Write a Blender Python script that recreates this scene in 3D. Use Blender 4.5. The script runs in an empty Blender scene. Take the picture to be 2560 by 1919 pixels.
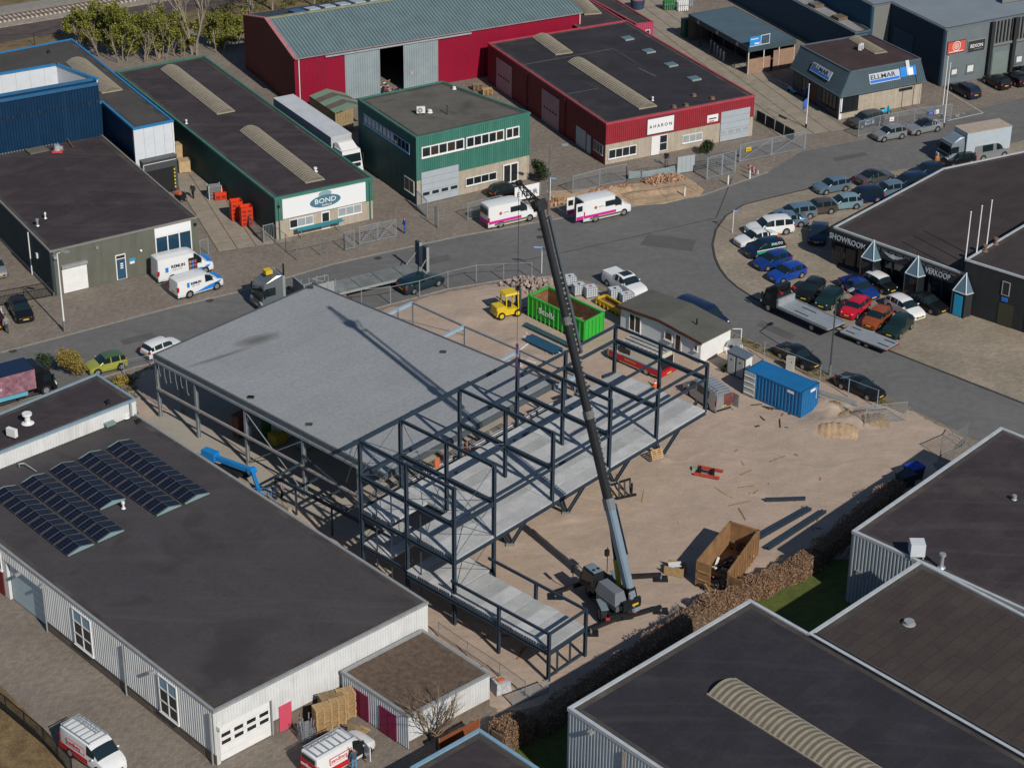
import bpy,math,random
import numpy as np
from mathutils import Vector,Matrix
random.seed(7);RNG=np.random.default_rng(7)
scene=bpy.context.scene
COL=scene.collection
# ------------------------------------------------------------------ camera, sky, sun, exposure
LENS_PX,PITCH,ROLL,CAM_H=5300.0,math.radians(28.0),math.radians(0.6),88.5
FW=np.array([0,math.cos(PITCH),-math.sin(PITCH)]);_r=np.array([1.0,0,0]);_u=np.cross(_r,FW)
RT=math.cos(ROLL)*_r+math.sin(ROLL)*_u;UP=-math.sin(ROLL)*_r+math.cos(ROLL)*_u
CAM=np.array([0,-CAM_H/math.tan(PITCH),CAM_H])
cam_d=bpy.data.cameras.new('camera');cam=bpy.data.objects.new('camera',cam_d);COL.objects.link(cam)
cam_d.sensor_width=36;cam_d.lens=LENS_PX/2560*36;cam_d.clip_start=1;cam_d.clip_end=3000
cam.matrix_world=Matrix(((RT[0],UP[0],-FW[0],CAM[0]),(RT[1],UP[1],-FW[1],CAM[1]),(RT[2],UP[2],-FW[2],CAM[2]),(0,0,0,1)))
scene.camera=cam
SUN_AZ,SUN_EL=math.radians(-58.2),math.radians(36.5)
world=bpy.data.worlds.new('World');scene.world=world;world.use_nodes=True
wn=world.node_tree.nodes;wl=world.node_tree.links
sky=wn.new('ShaderNodeTexSky');sky.sky_type='NISHITA';sky.sun_disc=False
sky.sun_elevation=SUN_EL;sky.sun_rotation=math.pi/2-SUN_AZ;sky.air_density=1.0;sky.dust_density=0.2;sky.ozone_density=3.0
wl.new(sky.outputs[0],wn['Background'].inputs[0]);wn['Background'].inputs[1].default_value=0.065
sun_d=bpy.data.lights.new('sun','SUN');sun_d.energy=4.0;sun_d.angle=math.radians(0.5);sun_d.color=(1,0.94,0.86)
sun=bpy.data.objects.new('sun',sun_d);COL.objects.link(sun)
sun.rotation_euler=Vector((math.cos(SUN_EL)*math.cos(SUN_AZ),math.cos(SUN_EL)*math.sin(SUN_AZ),math.sin(SUN_EL))).to_track_quat('Z','Y').to_euler()
scene.view_settings.view_transform='Standard';scene.view_settings.look='None';scene.view_settings.gamma=1
scene.view_settings.exposure=0.0;scene.render.engine='CYCLES'
# ------------------------------------------------------------------ survey: photo point -> point of the place at height z
def P(p,z=0.0):
 d=FW*LENS_PX+RT*(p[0]-1280)-UP*(p[1]-959.5)
 t=(z-CAM[2])/d[2];q=CAM+d*t
 return np.array([q[0],q[1],z])
def proj(p):
 d=np.asarray(p,float)-CAM;k=d@FW
 return(1280+LENS_PX*(d@RT)/k,959.5-LENS_PX*(d@UP)/k)
def sheet(x0,y0,s):return lambda x,y:(x0+x*s,y0+y*s)
tA=sheet(0,0,.28947);tB=sheet(560,0,.28947);tC=sheet(1150,0,.28947);tD=sheet(1700,0,.1944);tE=sheet(2080,0,.2171)
tF=sheet(0,460,.28947);tG=sheet(560,440,.28947);tH=sheet(1150,400,.28947);tI=sheet(1780,300,.35262);tJ=sheet(1480,780,.36166)
tK=sheet(0,880,.31357);tL=sheet(0,1360,.33713);tM=sheet(640,1400,.33454);tN=sheet(840,1080,.37393);tO=sheet(1300,1100,.31646)
tP=sheet(1800,1050,.34358);tQ=sheet(1300,1450,.56962);tR=sheet(380,780,.36195);tS=sheet(1850,850,.18091);tT=sheet(1480,700,.18091)
tU=sheet(880,980,.18091);tV=sheet(1230,780,.18091);tW=sheet(1230,1000,.25769);tX=sheet(880,780,.41609);tZ=sheet(0,0,1.15732)
def V2(a):return np.array([a[0],a[1]],float)
def unit(a):a=np.asarray(a,float);return a/np.linalg.norm(a)
# ------------------------------------------------------------------ materials
MATS={}
def mat(name,col,rough=.75,metal=0.0,var=.10,scale=1.5,fine=0.0,bump=0.0,spec=.35,wear=None,wear_amt=0.0,wear_scale=.4,emit=None):
 """Principled material; colour broken up by two noises, an optional wear colour in patches and a fine bump."""
 if name in MATS:return MATS[name]
 m=bpy.data.materials.new(name);m.use_nodes=True;nt=m.node_tree;b=nt.nodes['Principled BSDF'];L=nt.links
 b.inputs['Roughness'].default_value=rough;b.inputs['Metallic'].default_value=metal
 b.inputs['Specular IOR Level'].default_value=spec
 c=(*col,1.0)
 if var<=0 and not wear:
  b.inputs['Base Color'].default_value=c
 else:
  tc=nt.nodes.new('ShaderNodeTexCoord')
  n1=nt.nodes.new('ShaderNodeTexNoise');n1.inputs['Scale'].default_value=scale;n1.inputs['Detail'].default_value=6;n1.inputs['Roughness'].default_value=.62
  L.new(tc.outputs['Object'],n1.inputs['Vector'])
  r=nt.nodes.new('ShaderNodeMapRange');r.inputs[1].default_value=.3;r.inputs[2].default_value=.7
  r.inputs[3].default_value=1-var;r.inputs[4].default_value=1+var;L.new(n1.outputs[0],r.inputs[0])
  mx=nt.nodes.new('ShaderNodeVectorMath');mx.operation='SCALE';mx.inputs[0].default_value=col;L.new(r.outputs[0],mx.inputs['Scale'])
  out=mx.outputs[0]
  if fine>0:
   n2=nt.nodes.new('ShaderNodeTexNoise');n2.inputs['Scale'].default_value=scale*14;n2.inputs['Detail'].default_value=3
   L.new(tc.outputs['Object'],n2.inputs['Vector'])
   r2=nt.nodes.new('ShaderNodeMapRange');r2.inputs[1].default_value=.3;r2.inputs[2].default_value=.7
   r2.inputs[3].default_value=1-fine;r2.inputs[4].default_value=1+fine;L.new(n2.outputs[0],r2.inputs[0])
   m2=nt.nodes.new('ShaderNodeVectorMath');m2.operation='SCALE';L.new(out,m2.inputs[0]);L.new(r2.outputs[0],m2.inputs['Scale']);out=m2.outputs[0]
  if wear:
   n3=nt.nodes.new('ShaderNodeTexNoise');n3.inputs['Scale'].default_value=wear_scale;n3.inputs['Detail'].default_value=7;n3.inputs['Roughness'].default_value=.7
   L.new(tc.outputs['Object'],n3.inputs['Vector'])
   r3=nt.nodes.new('ShaderNodeMapRange');r3.inputs[1].default_value=.52;r3.inputs[2].default_value=.72;r3.inputs[4].default_value=wear_amt
   L.new(n3.outputs[0],r3.inputs[0])
   m3=nt.nodes.new('ShaderNodeMix');m3.data_type='RGBA';L.new(r3.outputs[0],m3.inputs[0]);L.new(out,m3.inputs[6]);m3.inputs[7].default_value=(*wear,1);out=m3.outputs[2]
  L.new(out,b.inputs['Base Color'])
  if bump>0:
   nb=nt.nodes.new('ShaderNodeTexNoise');nb.inputs['Scale'].default_value=scale*10;nb.inputs['Detail'].default_value=4
   L.new(tc.outputs['Object'],nb.inputs['Vector'])
   bp=nt.nodes.new('ShaderNodeBump');bp.inputs['Strength'].default_value=bump;bp.inputs['Distance'].default_value=.05
   L.new(nb.outputs[0],bp.inputs['Height']);L.new(bp.outputs[0],b.inputs['Normal'])
 if emit:b.inputs['Emission Color'].default_value=(*emit,1);b.inputs['Emission Strength'].default_value=1
 MATS[name]=m;return m
def strip_mat(name,col,ang,w,h,joint,jw=.02,rough=.85,var=.12,scale=.5,wear=None,wear_amt=0,offs=.5,wear_scale=.12,tone=.10,bump=.15):
 """Laid sheets / bricks: brick texture turned to the building's own direction, world coordinates in metres."""
 if name in MATS:return MATS[name]
 m=mat(name,col,rough=rough,var=var,scale=scale,fine=.10,wear=wear,wear_amt=wear_amt,wear_scale=wear_scale,bump=bump)
 nt=m.node_tree;L=nt.links;b=nt.nodes['Principled BSDF'];src=b.inputs['Base Color'].links[0].from_socket
 tc=nt.nodes.new('ShaderNodeTexCoord');mp=nt.nodes.new('ShaderNodeMapping');mp.inputs['Rotation'].default_value=(0,0,-ang)
 L.new(tc.outputs['Object'],mp.inputs['Vector'])
 nz=nt.nodes.new('ShaderNodeTexNoise');nz.inputs['Scale'].default_value=.8;L.new(tc.outputs['Object'],nz.inputs['Vector'])
 dv=nt.nodes.new('ShaderNodeVectorMath');dv.operation='MULTIPLY_ADD';dv.inputs[1].default_value=(.06,.06,0);L.new(nz.outputs[1],dv.inputs[0]);L.new(mp.outputs[0],dv.inputs[2])
 br=nt.nodes.new('ShaderNodeTexBrick');br.offset=offs;br.inputs['Scale'].default_value=1;br.inputs['Brick Width'].default_value=w;br.inputs['Row Height'].default_value=h
 br.inputs['Mortar Size'].default_value=jw;br.inputs['Mortar Smooth'].default_value=.3
 br.inputs['Color1'].default_value=(1-tone,1-tone,1-tone,1);br.inputs['Color2'].default_value=(1+tone,1+tone,1+tone,1);br.inputs['Mortar'].default_value=(joint,joint,joint,1)
 L.new(dv.outputs[0],br.inputs['Vector'])
 mu=nt.nodes.new('ShaderNodeVectorMath');mu.operation='MULTIPLY';L.new(src,mu.inputs[0]);L.new(br.outputs[0],mu.inputs[1]);L.new(mu.outputs[0],b.inputs['Base Color'])
 return m
def tracks(m,sx,sy,ang,col,lo=.55,hi=.68,amt=.5,sz=1.0,warp=9):
 nt=m.node_tree;L=nt.links;b=nt.nodes['Principled BSDF'];src=b.inputs['Base Color'].links[0].from_socket;tc=nt.nodes.new('ShaderNodeTexCoord');mp=nt.nodes.new('ShaderNodeMapping');mp.inputs['Rotation'].default_value=(0,0,-ang);mp.inputs['Scale'].default_value=(sx,sy,sz)
 w=nt.nodes.new('ShaderNodeTexNoise');w.inputs['Scale'].default_value=.12;L.new(tc.outputs['Object'],w.inputs['Vector']);ad=nt.nodes.new('ShaderNodeVectorMath');ad.operation='MULTIPLY_ADD';ad.inputs[1].default_value=(warp,warp,0);L.new(w.outputs[1],ad.inputs[0]);L.new(tc.outputs['Object'],ad.inputs[2]);L.new(ad.outputs[0],mp.inputs['Vector'])
 n=nt.nodes.new('ShaderNodeTexNoise');n.inputs['Scale'].default_value=1;n.inputs['Detail'].default_value=3;L.new(mp.outputs[0],n.inputs['Vector']);r=nt.nodes.new('ShaderNodeMapRange');r.inputs[1].default_value=lo;r.inputs[2].default_value=hi;r.inputs[4].default_value=amt;L.new(n.outputs[0],r.inputs[0])
 x=nt.nodes.new('ShaderNodeMix');x.data_type='RGBA';L.new(r.outputs[0],x.inputs[0]);L.new(src,x.inputs[6]);x.inputs[7].default_value=(*col,1);L.new(x.outputs[2],b.inputs['Base Color'])
 # ------------------------------------------------------------------ mesh builder and scene objects
class MB:
 def __init__(s):s.v=[];s.f=[]
 def add(s,verts,faces):
  o=len(s.v);s.v+=[tuple(map(float,q))for q in verts];s.f+=[tuple(i+o for i in f)for f in faces];return s
 def quad(s,a,b,c,d):return s.add([a,b,c,d],[(0,1,2,3)])
 def hexa(s,b4,t4):
  return s.add(list(b4)+list(t4),[(3,2,1,0),(4,5,6,7),(0,1,5,4),(1,2,6,5),(2,3,7,6),(3,0,4,7)])
 def box(s,x0,x1,y0,y1,z0,z1):
  return s.hexa([(x0,y0,z0),(x1,y0,z0),(x1,y1,z0),(x0,y1,z0)],[(x0,y0,z1),(x1,y0,z1),(x1,y1,z1),(x0,y1,z1)])
 def prism(s,poly,z0,z1,bottom=True,top=True):
  n=len(poly);a=sum(poly[i][0]*poly[(i+1)%n][1]-poly[(i+1)%n][0]*poly[i][1]for i in range(n))
  if a<0:poly=poly[::-1]
  zz0=z0 if hasattr(z0,'__len__')else[z0]*n;zz1=z1 if hasattr(z1,'__len__')else[z1]*n
  if a<0:zz0=list(zz0)[::-1];zz1=list(zz1)[::-1]
  vs=[(p[0],p[1],z)for p,z in zip(poly,zz0)]+[(p[0],p[1],z)for p,z in zip(poly,zz1)]
  fs=[(i,(i+1)%n,n+(i+1)%n,n+i)for i in range(n)]
  if top:fs.append(tuple(range(n,2*n)))
  if bottom:fs.append(tuple(range(n-1,-1,-1)))
  return s.add(vs,fs)
 def frame_axes(s,a,b,up=(0,0,1)):
  d=unit(np.subtract(b,a));u=np.asarray(up,float)
  if abs(d@u)>.97:u=np.array([1.0,0,0])
  x=unit(np.cross(d,u));y=np.cross(x,d);return d,x,y
 def bar(s,a,b,w,h=None,up=(0,0,1)):
  h=h or w;d,x,y=s.frame_axes(a,b,up);a=np.asarray(a,float);b=np.asarray(b,float)
  o=[(-w/2,-h/2),(w/2,-h/2),(w/2,h/2),(-w/2,h/2)]
  return s.hexa([b+x*p+y*q for p,q in o],[a+x*p+y*q for p,q in o])
 def ibar(s,a,b,w,h,up=(0,0,1),t=.03):
  d,x,y=s.frame_axes(a,b,up);a=np.asarray(a,float);b=np.asarray(b,float)
  for(x0,x1,y0,y1)in((-w/2,w/2,h/2-t,h/2),(-w/2,w/2,-h/2,-h/2+t),(-t*.5,t*.5,-h/2+t,h/2-t)):
   o=[(x0,y0),(x1,y0),(x1,y1),(x0,y1)]
   s.hexa([b+x*p+y*q for p,q in o],[a+x*p+y*q for p,q in o])
  return s
 def tube(s,a,b,r0,r1=None,n=8,cap=True):
  r1=r0 if r1 is None else r1;d,x,y=s.frame_axes(a,b);a=np.asarray(a,float);b=np.asarray(b,float)
  cs=[(math.cos(2*math.pi*i/n),math.sin(2*math.pi*i/n))for i in range(n)]
  vs=[a+(x*p+y*q)*r0 for p,q in cs]+[b+(x*p+y*q)*r1 for p,q in cs]
  fs=[(i,(i+1)%n,n+(i+1)%n,n+i)for i in range(n)]
  if cap:fs+=[tuple(range(n-1,-1,-1)),tuple(range(n,2*n))]
  return s.add(vs,fs)
 def path(s,pts,r,n=6):
  for i in range(len(pts)-1):s.tube(pts[i],pts[i+1],r,r,n)
  return s
 def ball(s,c,rx,ry=None,rz=None,n=8,m=6):
  ry=rx if ry is None else ry;rz=rx if rz is None else rz;vs=[];fs=[]
  for j in range(m+1):
   t=math.pi*j/m
   for i in range(n):
    p=2*math.pi*i/n;vs.append((c[0]+rx*math.sin(t)*math.cos(p),c[1]+ry*math.sin(t)*math.sin(p),c[2]+rz*math.cos(t)))
  for j in range(m):
   for i in range(n):fs.append((j*n+i,(j+1)*n+i,(j+1)*n+(i+1)%n,j*n+(i+1)%n))
  return s.add(vs,fs)
 def mesh(s,name,smooth=False):
  me=bpy.data.meshes.new(name);me.from_pydata(s.v,[],s.f);me.validate();me.update()
  if smooth:
   me.polygons.foreach_set('use_smooth',[True]*len(me.polygons));me.set_sharp_from_angle(angle=math.radians(smooth if smooth is not True else 40))
  return me
 def build(s,name,m,parent=None,smooth=False):
  return put(name,s.mesh(name,smooth),m,parent)
def put(name,me,m,parent=None):
 o=bpy.data.objects.new(name,me);COL.objects.link(o)
 if m is not None:
  me.materials.clear();me.materials.append(m)
 if parent is not None:
  o.parent=parent
  if not parent.get('_local',0):
   w=Vector((0,0,0));q=parent
   while q is not None:w+=q.location;q=q.parent
   o.location=-w
 return o
def thing(name,label,cat,loc,group=None):
 o=bpy.data.objects.new(name,None);COL.objects.link(o);o.location=Vector((float(loc[0]),float(loc[1]),float(loc[2])if len(loc)>2 else 0.0));o.empty_display_size=.2
 o['label']=label;o['category']=cat
 if group:o['group']=group
 return o
def tag(o,label,cat,group=None):
 o['label']=label;o['category']=cat
 if group:o['group']=group
 return o
def struct(o):o['kind']='structure';return o
def rotz(root,loc,ang):
 root.location=Vector((float(loc[0]),float(loc[1]),float(loc[2])if len(loc)>2 else 0.0));root.rotation_euler=(0,0,ang);return root
def local(name,label,cat,group=None):
 o=thing(name,label,cat,(0,0,0),group);o['_local']=1;return o
def copy_tree(o,parent=None):
 c=o.copy();COL.objects.link(c)
 if parent is not None:c.parent=parent
 for ch in list(o.children):copy_tree(ch,c)
 return c
def letters(text,size,m,parent,origin,right,up,name='lettering',depth=.02,align='LEFT',bold=0.0,sx=1.0,shear=0.0):
 """Flat raised lettering laid in the plane (right, up) with its lower left (or middle) at origin."""
 cu=bpy.data.curves.new('txt','FONT');cu.body=text;cu.size=size;cu.extrude=depth/2;cu.align_x=align;cu.offset=bold*.35;cu.resolution_u=2;cu.shear=shear
 ob=bpy.data.objects.new('txt',cu);me=bpy.data.meshes.new_from_object(ob);bpy.data.objects.remove(ob)
 right=unit(right);up=unit(up);nrm=np.cross(right,up);o3=np.asarray(origin,float)
 M4=Matrix(((right[0]*sx,up[0],nrm[0],o3[0]),(right[1]*sx,up[1],nrm[1],o3[1]),(right[2]*sx,up[2],nrm[2],o3[2]),(0,0,0,1)))
 me.transform(M4);bpy.data.curves.remove(cu)
 return put(name,me,m,parent)
class Wall:
 """Upright wall plane from A to B (seen from outside A is on the left)."""
 def __init__(s,A,B,h,z0=0.0):
  s.A=V2(A);s.B=V2(B);s.h=h;s.z0=z0;s.L=float(np.linalg.norm(s.B-s.A));s.d=(s.B-s.A)/s.L;s.n=np.array([s.d[1],-s.d[0]])
 def at(s,t,z,off=0.0):
  q=s.A+s.d*t+s.n*off;return(q[0],q[1],z)
 def sz(s,p):
  d=FW*LENS_PX+RT*(p[0]-1280)-UP*(p[1]-959.5);n3=np.array([s.n[0],s.n[1],0]);a3=np.array([s.A[0],s.A[1],0])
  k=((a3-CAM)@n3)/(d@n3);q=CAM+d*k;return float((q[:2]-s.A)@s.d),float(q[2])
 def box(s,mb,t0,t1,z0,z1,o0,o1):
  return mb.hexa([s.at(t0,z0,o1),s.at(t1,z0,o1),s.at(t1,z0,o0),s.at(t0,z0,o0)],[s.at(t0,z1,o1),s.at(t1,z1,o1),s.at(t1,z1,o0),s.at(t0,z1,o0)])
 def ribs(s,mb,t0,t1,z0,z1,pitch=.25,dep=.04,off=0.0):
  """Profiled sheet: trapezoid ribs standing dep proud."""
  n=max(1,int(round((t1-t0)/pitch)));w=(t1-t0)/n;prof=[]
  for i in range(n):
   b=t0+i*w;prof+=[(b,0),(b+w*.45,0),(b+w*.55,dep),(b+w*.9,dep)]
  prof.append((t1,0));vs=[s.at(t,z0,o+off)for t,o in prof]+[s.at(t,z1,o+off)for t,o in prof];k=len(prof)
  return mb.add(vs,[(i,i+1,k+i+1,k+i)for i in range(k-1)])
 def pt(s,t,z,off=0.0):return np.array(s.at(t,z,off))
 @property
 def r3(s):return np.array([s.d[0],s.d[1],0])
UPV=np.array([0,0,1.0])
M_GLASS=mat('dark_glass',(.016,.020,.024),rough=.08,var=0,spec=.6)
M_GLASSB=mat('pale_blind_glass',(.30,.33,.34),rough=.25,var=.1)
M_WHITE=mat('white_paint',(.72,.72,.70),rough=.5,var=.05)
M_STEELG=mat('galvanised_steel',(.27,.30,.33),rough=.45,metal=.35,var=.12,scale=4)
M_BLACK=mat('black_plastic',(.012,.012,.013),rough=.6,var=0)
M_RUBBER=mat('tyre_rubber',(.014,.014,.015),rough=.85,var=0)
M_ALU=mat('bare_aluminium',(.45,.47,.50),rough=.4,metal=.5,var=.08)
def window(W,t0,t1,z0,z1,n,parent,fm=None,gm=None,rows=1,fr=.07,name='window',off=.0,sill=True):
 fm=fm or M_WHITE;gm=gm or M_GLASS;mb=MB()
 W.box(mb,t0,t1,z1-fr,z1,off,off+.09);W.box(mb,t0,t1,z0,z0+fr,off,off+.09)
 for i in range(n+1):
  c=t0+fr/2+(t1-t0-fr)*i/n;W.box(mb,c-fr/2,c+fr/2,z0+fr,z1-fr,off,off+.088)
 for j in range(1,rows):
  c=z0+(z1-z0)*j/rows;W.box(mb,t0+fr,t1-fr,c-fr*.4,c+fr*.4,off,off+.086)
 w=mb.build(name,fm,parent)
 for i in range(n):
  a=t0+fr/2+(t1-t0-fr)*i/n;b=t0+fr/2+(t1-t0-fr)*(i+1)/n
  g=gm[i%len(gm)]if isinstance(gm,list)else gm
  pm=MB();W.box(pm,a+fr/2,b-fr/2,z0+fr,z1-fr,off,off+.045);pm.build('pane',g,w)
 if sill:
  sm=MB();W.box(sm,t0-.05,t1+.05,z0-.07,z0-.003,off,off+.14);sm.build('sill',fm,w)
 return w
def window_px(W,p0,p1,n,parent,**k):
 t0,z0=W.sz(p0);t1,z1=W.sz(p1);return window(W,min(t0,t1),max(t0,t1),min(z0,z1),max(z0,z1),n,parent,**k)
def panel(W,t0,t1,z0,z1,o0,o1,name,m,parent):
 mb=MB();W.box(mb,t0,t1,z0,z1,o0,o1);return mb.build(name,m,parent)
def door_sect(W,t0,t1,z0,z1,m,parent,n=5,lights=None,off=.0,name='overhead_door',gm=None):
 """Sectional overhead door: n panels with grooves, optional row of small windows (row, count)."""
 d=panel(W,t0,t1,z0,z1,off,off+.03,name,M_BLACK,parent)
 for i in range(n):
  a=z0+(z1-z0)*i/n;b=z0+(z1-z0)*(i+1)/n;panel(W,t0+.01,t1-.01,a+.015,b-.015,off+.03,off+.07,'door_panel',m,d)
 for(row,cnt)in(lights or[]):
  a=z0+(z1-z0)*row/n;b=z0+(z1-z0)*(row+1)/n
  for k in range(cnt):
   w=(t1-t0)/cnt;panel(W,t0+w*(k+.15),t0+w*(k+.85),a+(b-a)*.25,b-(b-a)*.25,off+.07,off+.085,'door_light',gm or M_GLASS,d)
 return d
def inset(poly,d):
 n=len(poly);out=[];ar=sum(poly[i][0]*poly[(i+1)%n][1]-poly[(i+1)%n][0]*poly[i][1]for i in range(n));sg=1 if ar>0 else-1
 for i in range(n):
  p0=V2(poly[i-1]);p1=V2(poly[i]);p2=V2(poly[(i+1)%n]);e1=unit(p1-p0);e2=unit(p2-p1)
  n1=np.array([-e1[1],e1[0]])*sg;n2=np.array([-e2[1],e2[0]])*sg;k=unit(n1+n2);c=max(.3,k@n1);out.append(p1+k*d/c)
 return out
def flat_roof(root,poly,h,m,trim,tw=.16,th=.18,drop=.12,name='roof',out=.06,edge=.45):
 """Roof deck sunk behind an edge trim that runs round the whole outline."""
 MB().prism([tuple(q)for q in inset(poly,tw)],h-.3,h-drop+th-.1).build(name,m,root)
 n=len(poly);o=inset(poly,-out);i2=inset(poly,tw);ar=sum(poly[i][0]*poly[(i+1)%n][1]-poly[(i+1)%n][0]*poly[i][1]for i in range(n))
 mb=MB()
 for k in range(n):
  j=(k+1)%n;q=[o[k],o[j],i2[j],i2[k]]
  if ar<0:q=q[::-1]
  mb.hexa([(a[0],a[1],h-.12)for a in q],[(a[0],a[1],h+th-.1)for a in q])
 mb.build(name+'_trim',trim,root)
 i3=inset(poly,tw+.002);i4=inset(poly,tw+edge);mb=MB()
 for k in range(n):
  j=(k+1)%n;q=[i3[k],i3[j],i4[j],i4[k]]
  if ar<0:q=q[::-1]
  mb.hexa([(a[0],a[1],h-.2)for a in q],[(a[0],a[1],h-drop+th-.1+.012)for a in q])
 if edge:mb.build('edge_strip',MATS.get('roof_edge_dust')or mat('roof_edge_dust',(.058,.050,.046),rough=.95,var=.35,scale=.5,wear=(.11,.098,.080),wear_amt=.8,wear_scale=.35),root)
def barrel(root,a,b,w,rise,z,m,rib_m,pitch=.42,name='skylight'):
 """Barrel-vault rooflight from a to b (plan), with raised ribs across it."""
 a=V2(a);b=V2(b);d=unit(b-a);nrm=np.array([-d[1],d[0]]);L=np.linalg.norm(b-a);K=10
 def arc(t,grow=0.0):
  pts=[]
  for i in range(K+1):
   s=-1+2*i/K;q=a+d*t+nrm*s*(w/2+grow);pts.append((q[0],q[1],z+.12+(rise+grow)*(1-s*s)))
  return pts
 mb=MB();vs=arc(0)+arc(L);mb.add(vs,[(i,K+1+i,K+2+i,i+1)for i in range(K)]+[tuple(range(K,-1,-1)),tuple(range(K+1,2*K+2))])
 o=mb.build(name,m,root,smooth=50)
 kb=MB();q=[a+nrm*w*.52-d*.08,a-nrm*w*.52-d*.08,b-nrm*w*.52+d*.08,b+nrm*w*.52+d*.08];kb.prism([tuple(x)for x in q],z-.02,z+.14).build('kerb',rib_m,o)
 rb=MB();n=max(2,int(L/pitch))
 for k in range(n+1):
  rw=pitch*.42;t=.02+(L-rw-.04)*k/n;A1=arc(t,.028);B1=arc(t+rw,.028)
  rb.add(A1+B1,[(i,K+1+i,K+2+i,i+1)for i in range(K)])
  A2=arc(t,0);rb.add(A1+A2,[(i,i+1,K+2+i,K+1+i)for i in range(K)]);B2=arc(t+rw,0);rb.add(B1+B2,[(i,K+1+i,K+2+i,i+1)for i in range(K)])
 rb.build('ribs',rib_m,o)
 return o
 # ------------------------------------------------------------------ the ground
ANG_B=math.radians(49.1)
M_PAVE=strip_mat('brick_paving',(.212,.180,.146),ANG_B,.42,.21,.72,jw=.018,var=.13,scale=.15,wear=(.165,.140,.114),wear_amt=.6,wear_scale=.16,tone=.14)
M_ASPH=mat('asphalt',(.136,.135,.131),rough=.9,var=.10,scale=.10,fine=.10,bump=.1,wear=(.165,.158,.145),wear_amt=.6,wear_scale=.07)
M_SAND=mat('site_sand',(.385,.298,.232),rough=.95,var=.09,scale=.3,fine=.07,bump=.4,wear=(.43,.345,.275),wear_amt=.5,wear_scale=.14)
tracks(M_SAND,.10,2.2,math.radians(20),(.31,.235,.175),amt=.38);tracks(M_SAND,.08,2.6,math.radians(75),(.50,.41,.33),.56,.7,.35)
tracks(M_ASPH,.05,.9,math.radians(20),(.105,.10,.095),.5,.75,.5)
M_KERB=mat('kerb_concrete',(.26,.24,.21),rough=.9,var=.15,scale=2)
M_SLAB=mat('yard_slab_concrete',(.285,.245,.19),rough=.9,var=.14,scale=.7,fine=.10,wear=(.15,.13,.10),wear_amt=.6,wear_scale=.5)
M_DARKG=mat('dark_joint_soil',(.07,.06,.05),rough=.95,var=.2)
M_FORE=strip_mat('forecourt_brick',(.285,.240,.180),math.radians(20),.42,.21,.75,jw=.018,var=.20,scale=.20,wear=(.20,.17,.13),wear_amt=.7,wear_scale=.13,tone=.12)
M_LAWN=mat('lawn_green',(.085,.105,.022),rough=.95,var=.30,scale=1.2,fine=.35,bump=.6)
M_DRY=mat('dry_grass',(.17,.125,.065),rough=.95,var=.35,scale=.6,fine=.35,bump=.6,wear=(.10,.10,.035),wear_amt=.8,wear_scale=.35)
def gpoly(pts,z=0.0):return[tuple(P(p,z)[:2])for p in pts]
def flat(name,pts,z,m):return struct(MB().prism(gpoly(pts),-.25,z).build(name,m))
struct(MB().box(-450,450,-300,700,-.5,-.03).build('ground',M_PAVE))
N_EDGE=[(-60,897),(0,881),(162,839),(434,767),(598,729),(829,661),(988,625),(1150,590),(1338,556),(1593,514),(1752,490),(1920,430),(2005,378),(2175,347),(2330,300),(2640,225)]
FORE_N=[(2640,330),(2480,372),(2340,408),(2130,447),(1940,492),(1860,512),(1815,540),(1790,575),(1782,612),(1788,645),(1800,672),(1818,696),(1842,717),(1886,746),(2050,810),(2221,876),(2640,1040)]
S_EDGE=[(2640,1190),(2440,1097),(2276,1019),(2073,939),(1845,838),(1760,800),(1640,768),(1560,735),(1468,700),(1380,690),(1257,700),(1119,722),(930,773),(600,850),(340,917),(250,945),(-60,1030)]
flat('road',N_EDGE+FORE_N+S_EDGE,-.012,M_ASPH)
flat('forecourt',[(2640,330)]+FORE_N[1:]+[(2640,1000)],.022,M_FORE)
def kerb(name,pts,w=.14,h=.10,step=1.0,m=None):
 """Kerb line laid as separate kerb stones with open joints."""
 q=[P(p)[:2]for p in pts];root=None;k=0;pieces=[]
 for a,b in zip(q[:-1],q[1:]):
  L=np.linalg.norm(b-a);n=max(1,int(round(L/step)));d=(b-a)/L;nn=np.array([-d[1],d[0]])
  for i in range(n):
   s=a+d*(L*i/n+.01);e=a+d*(L*(i+1)/n-.01)
   pieces.append([s-nn*w/2,e-nn*w/2,e+nn*w/2,s+nn*w/2])
 mb=MB()
 for pc in pieces:mb.prism([tuple(x)for x in pc],-.1,h+random.uniform(-.008,.008))
 return struct(mb.build(name,m or M_KERB))
kerb('kerb_north',N_EDGE[1:12],h=.035,w=.22)
kerb('kerb_forecourt',FORE_N[3:],h=.06,w=.18,m=mat('kerb_dark',(.06,.055,.05),rough=.9,var=.2))
kerb('kerb_side_road',S_EDGE[2:7],h=.05)
kerb('kerb_site',S_EDGE[9:],h=.03)
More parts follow.
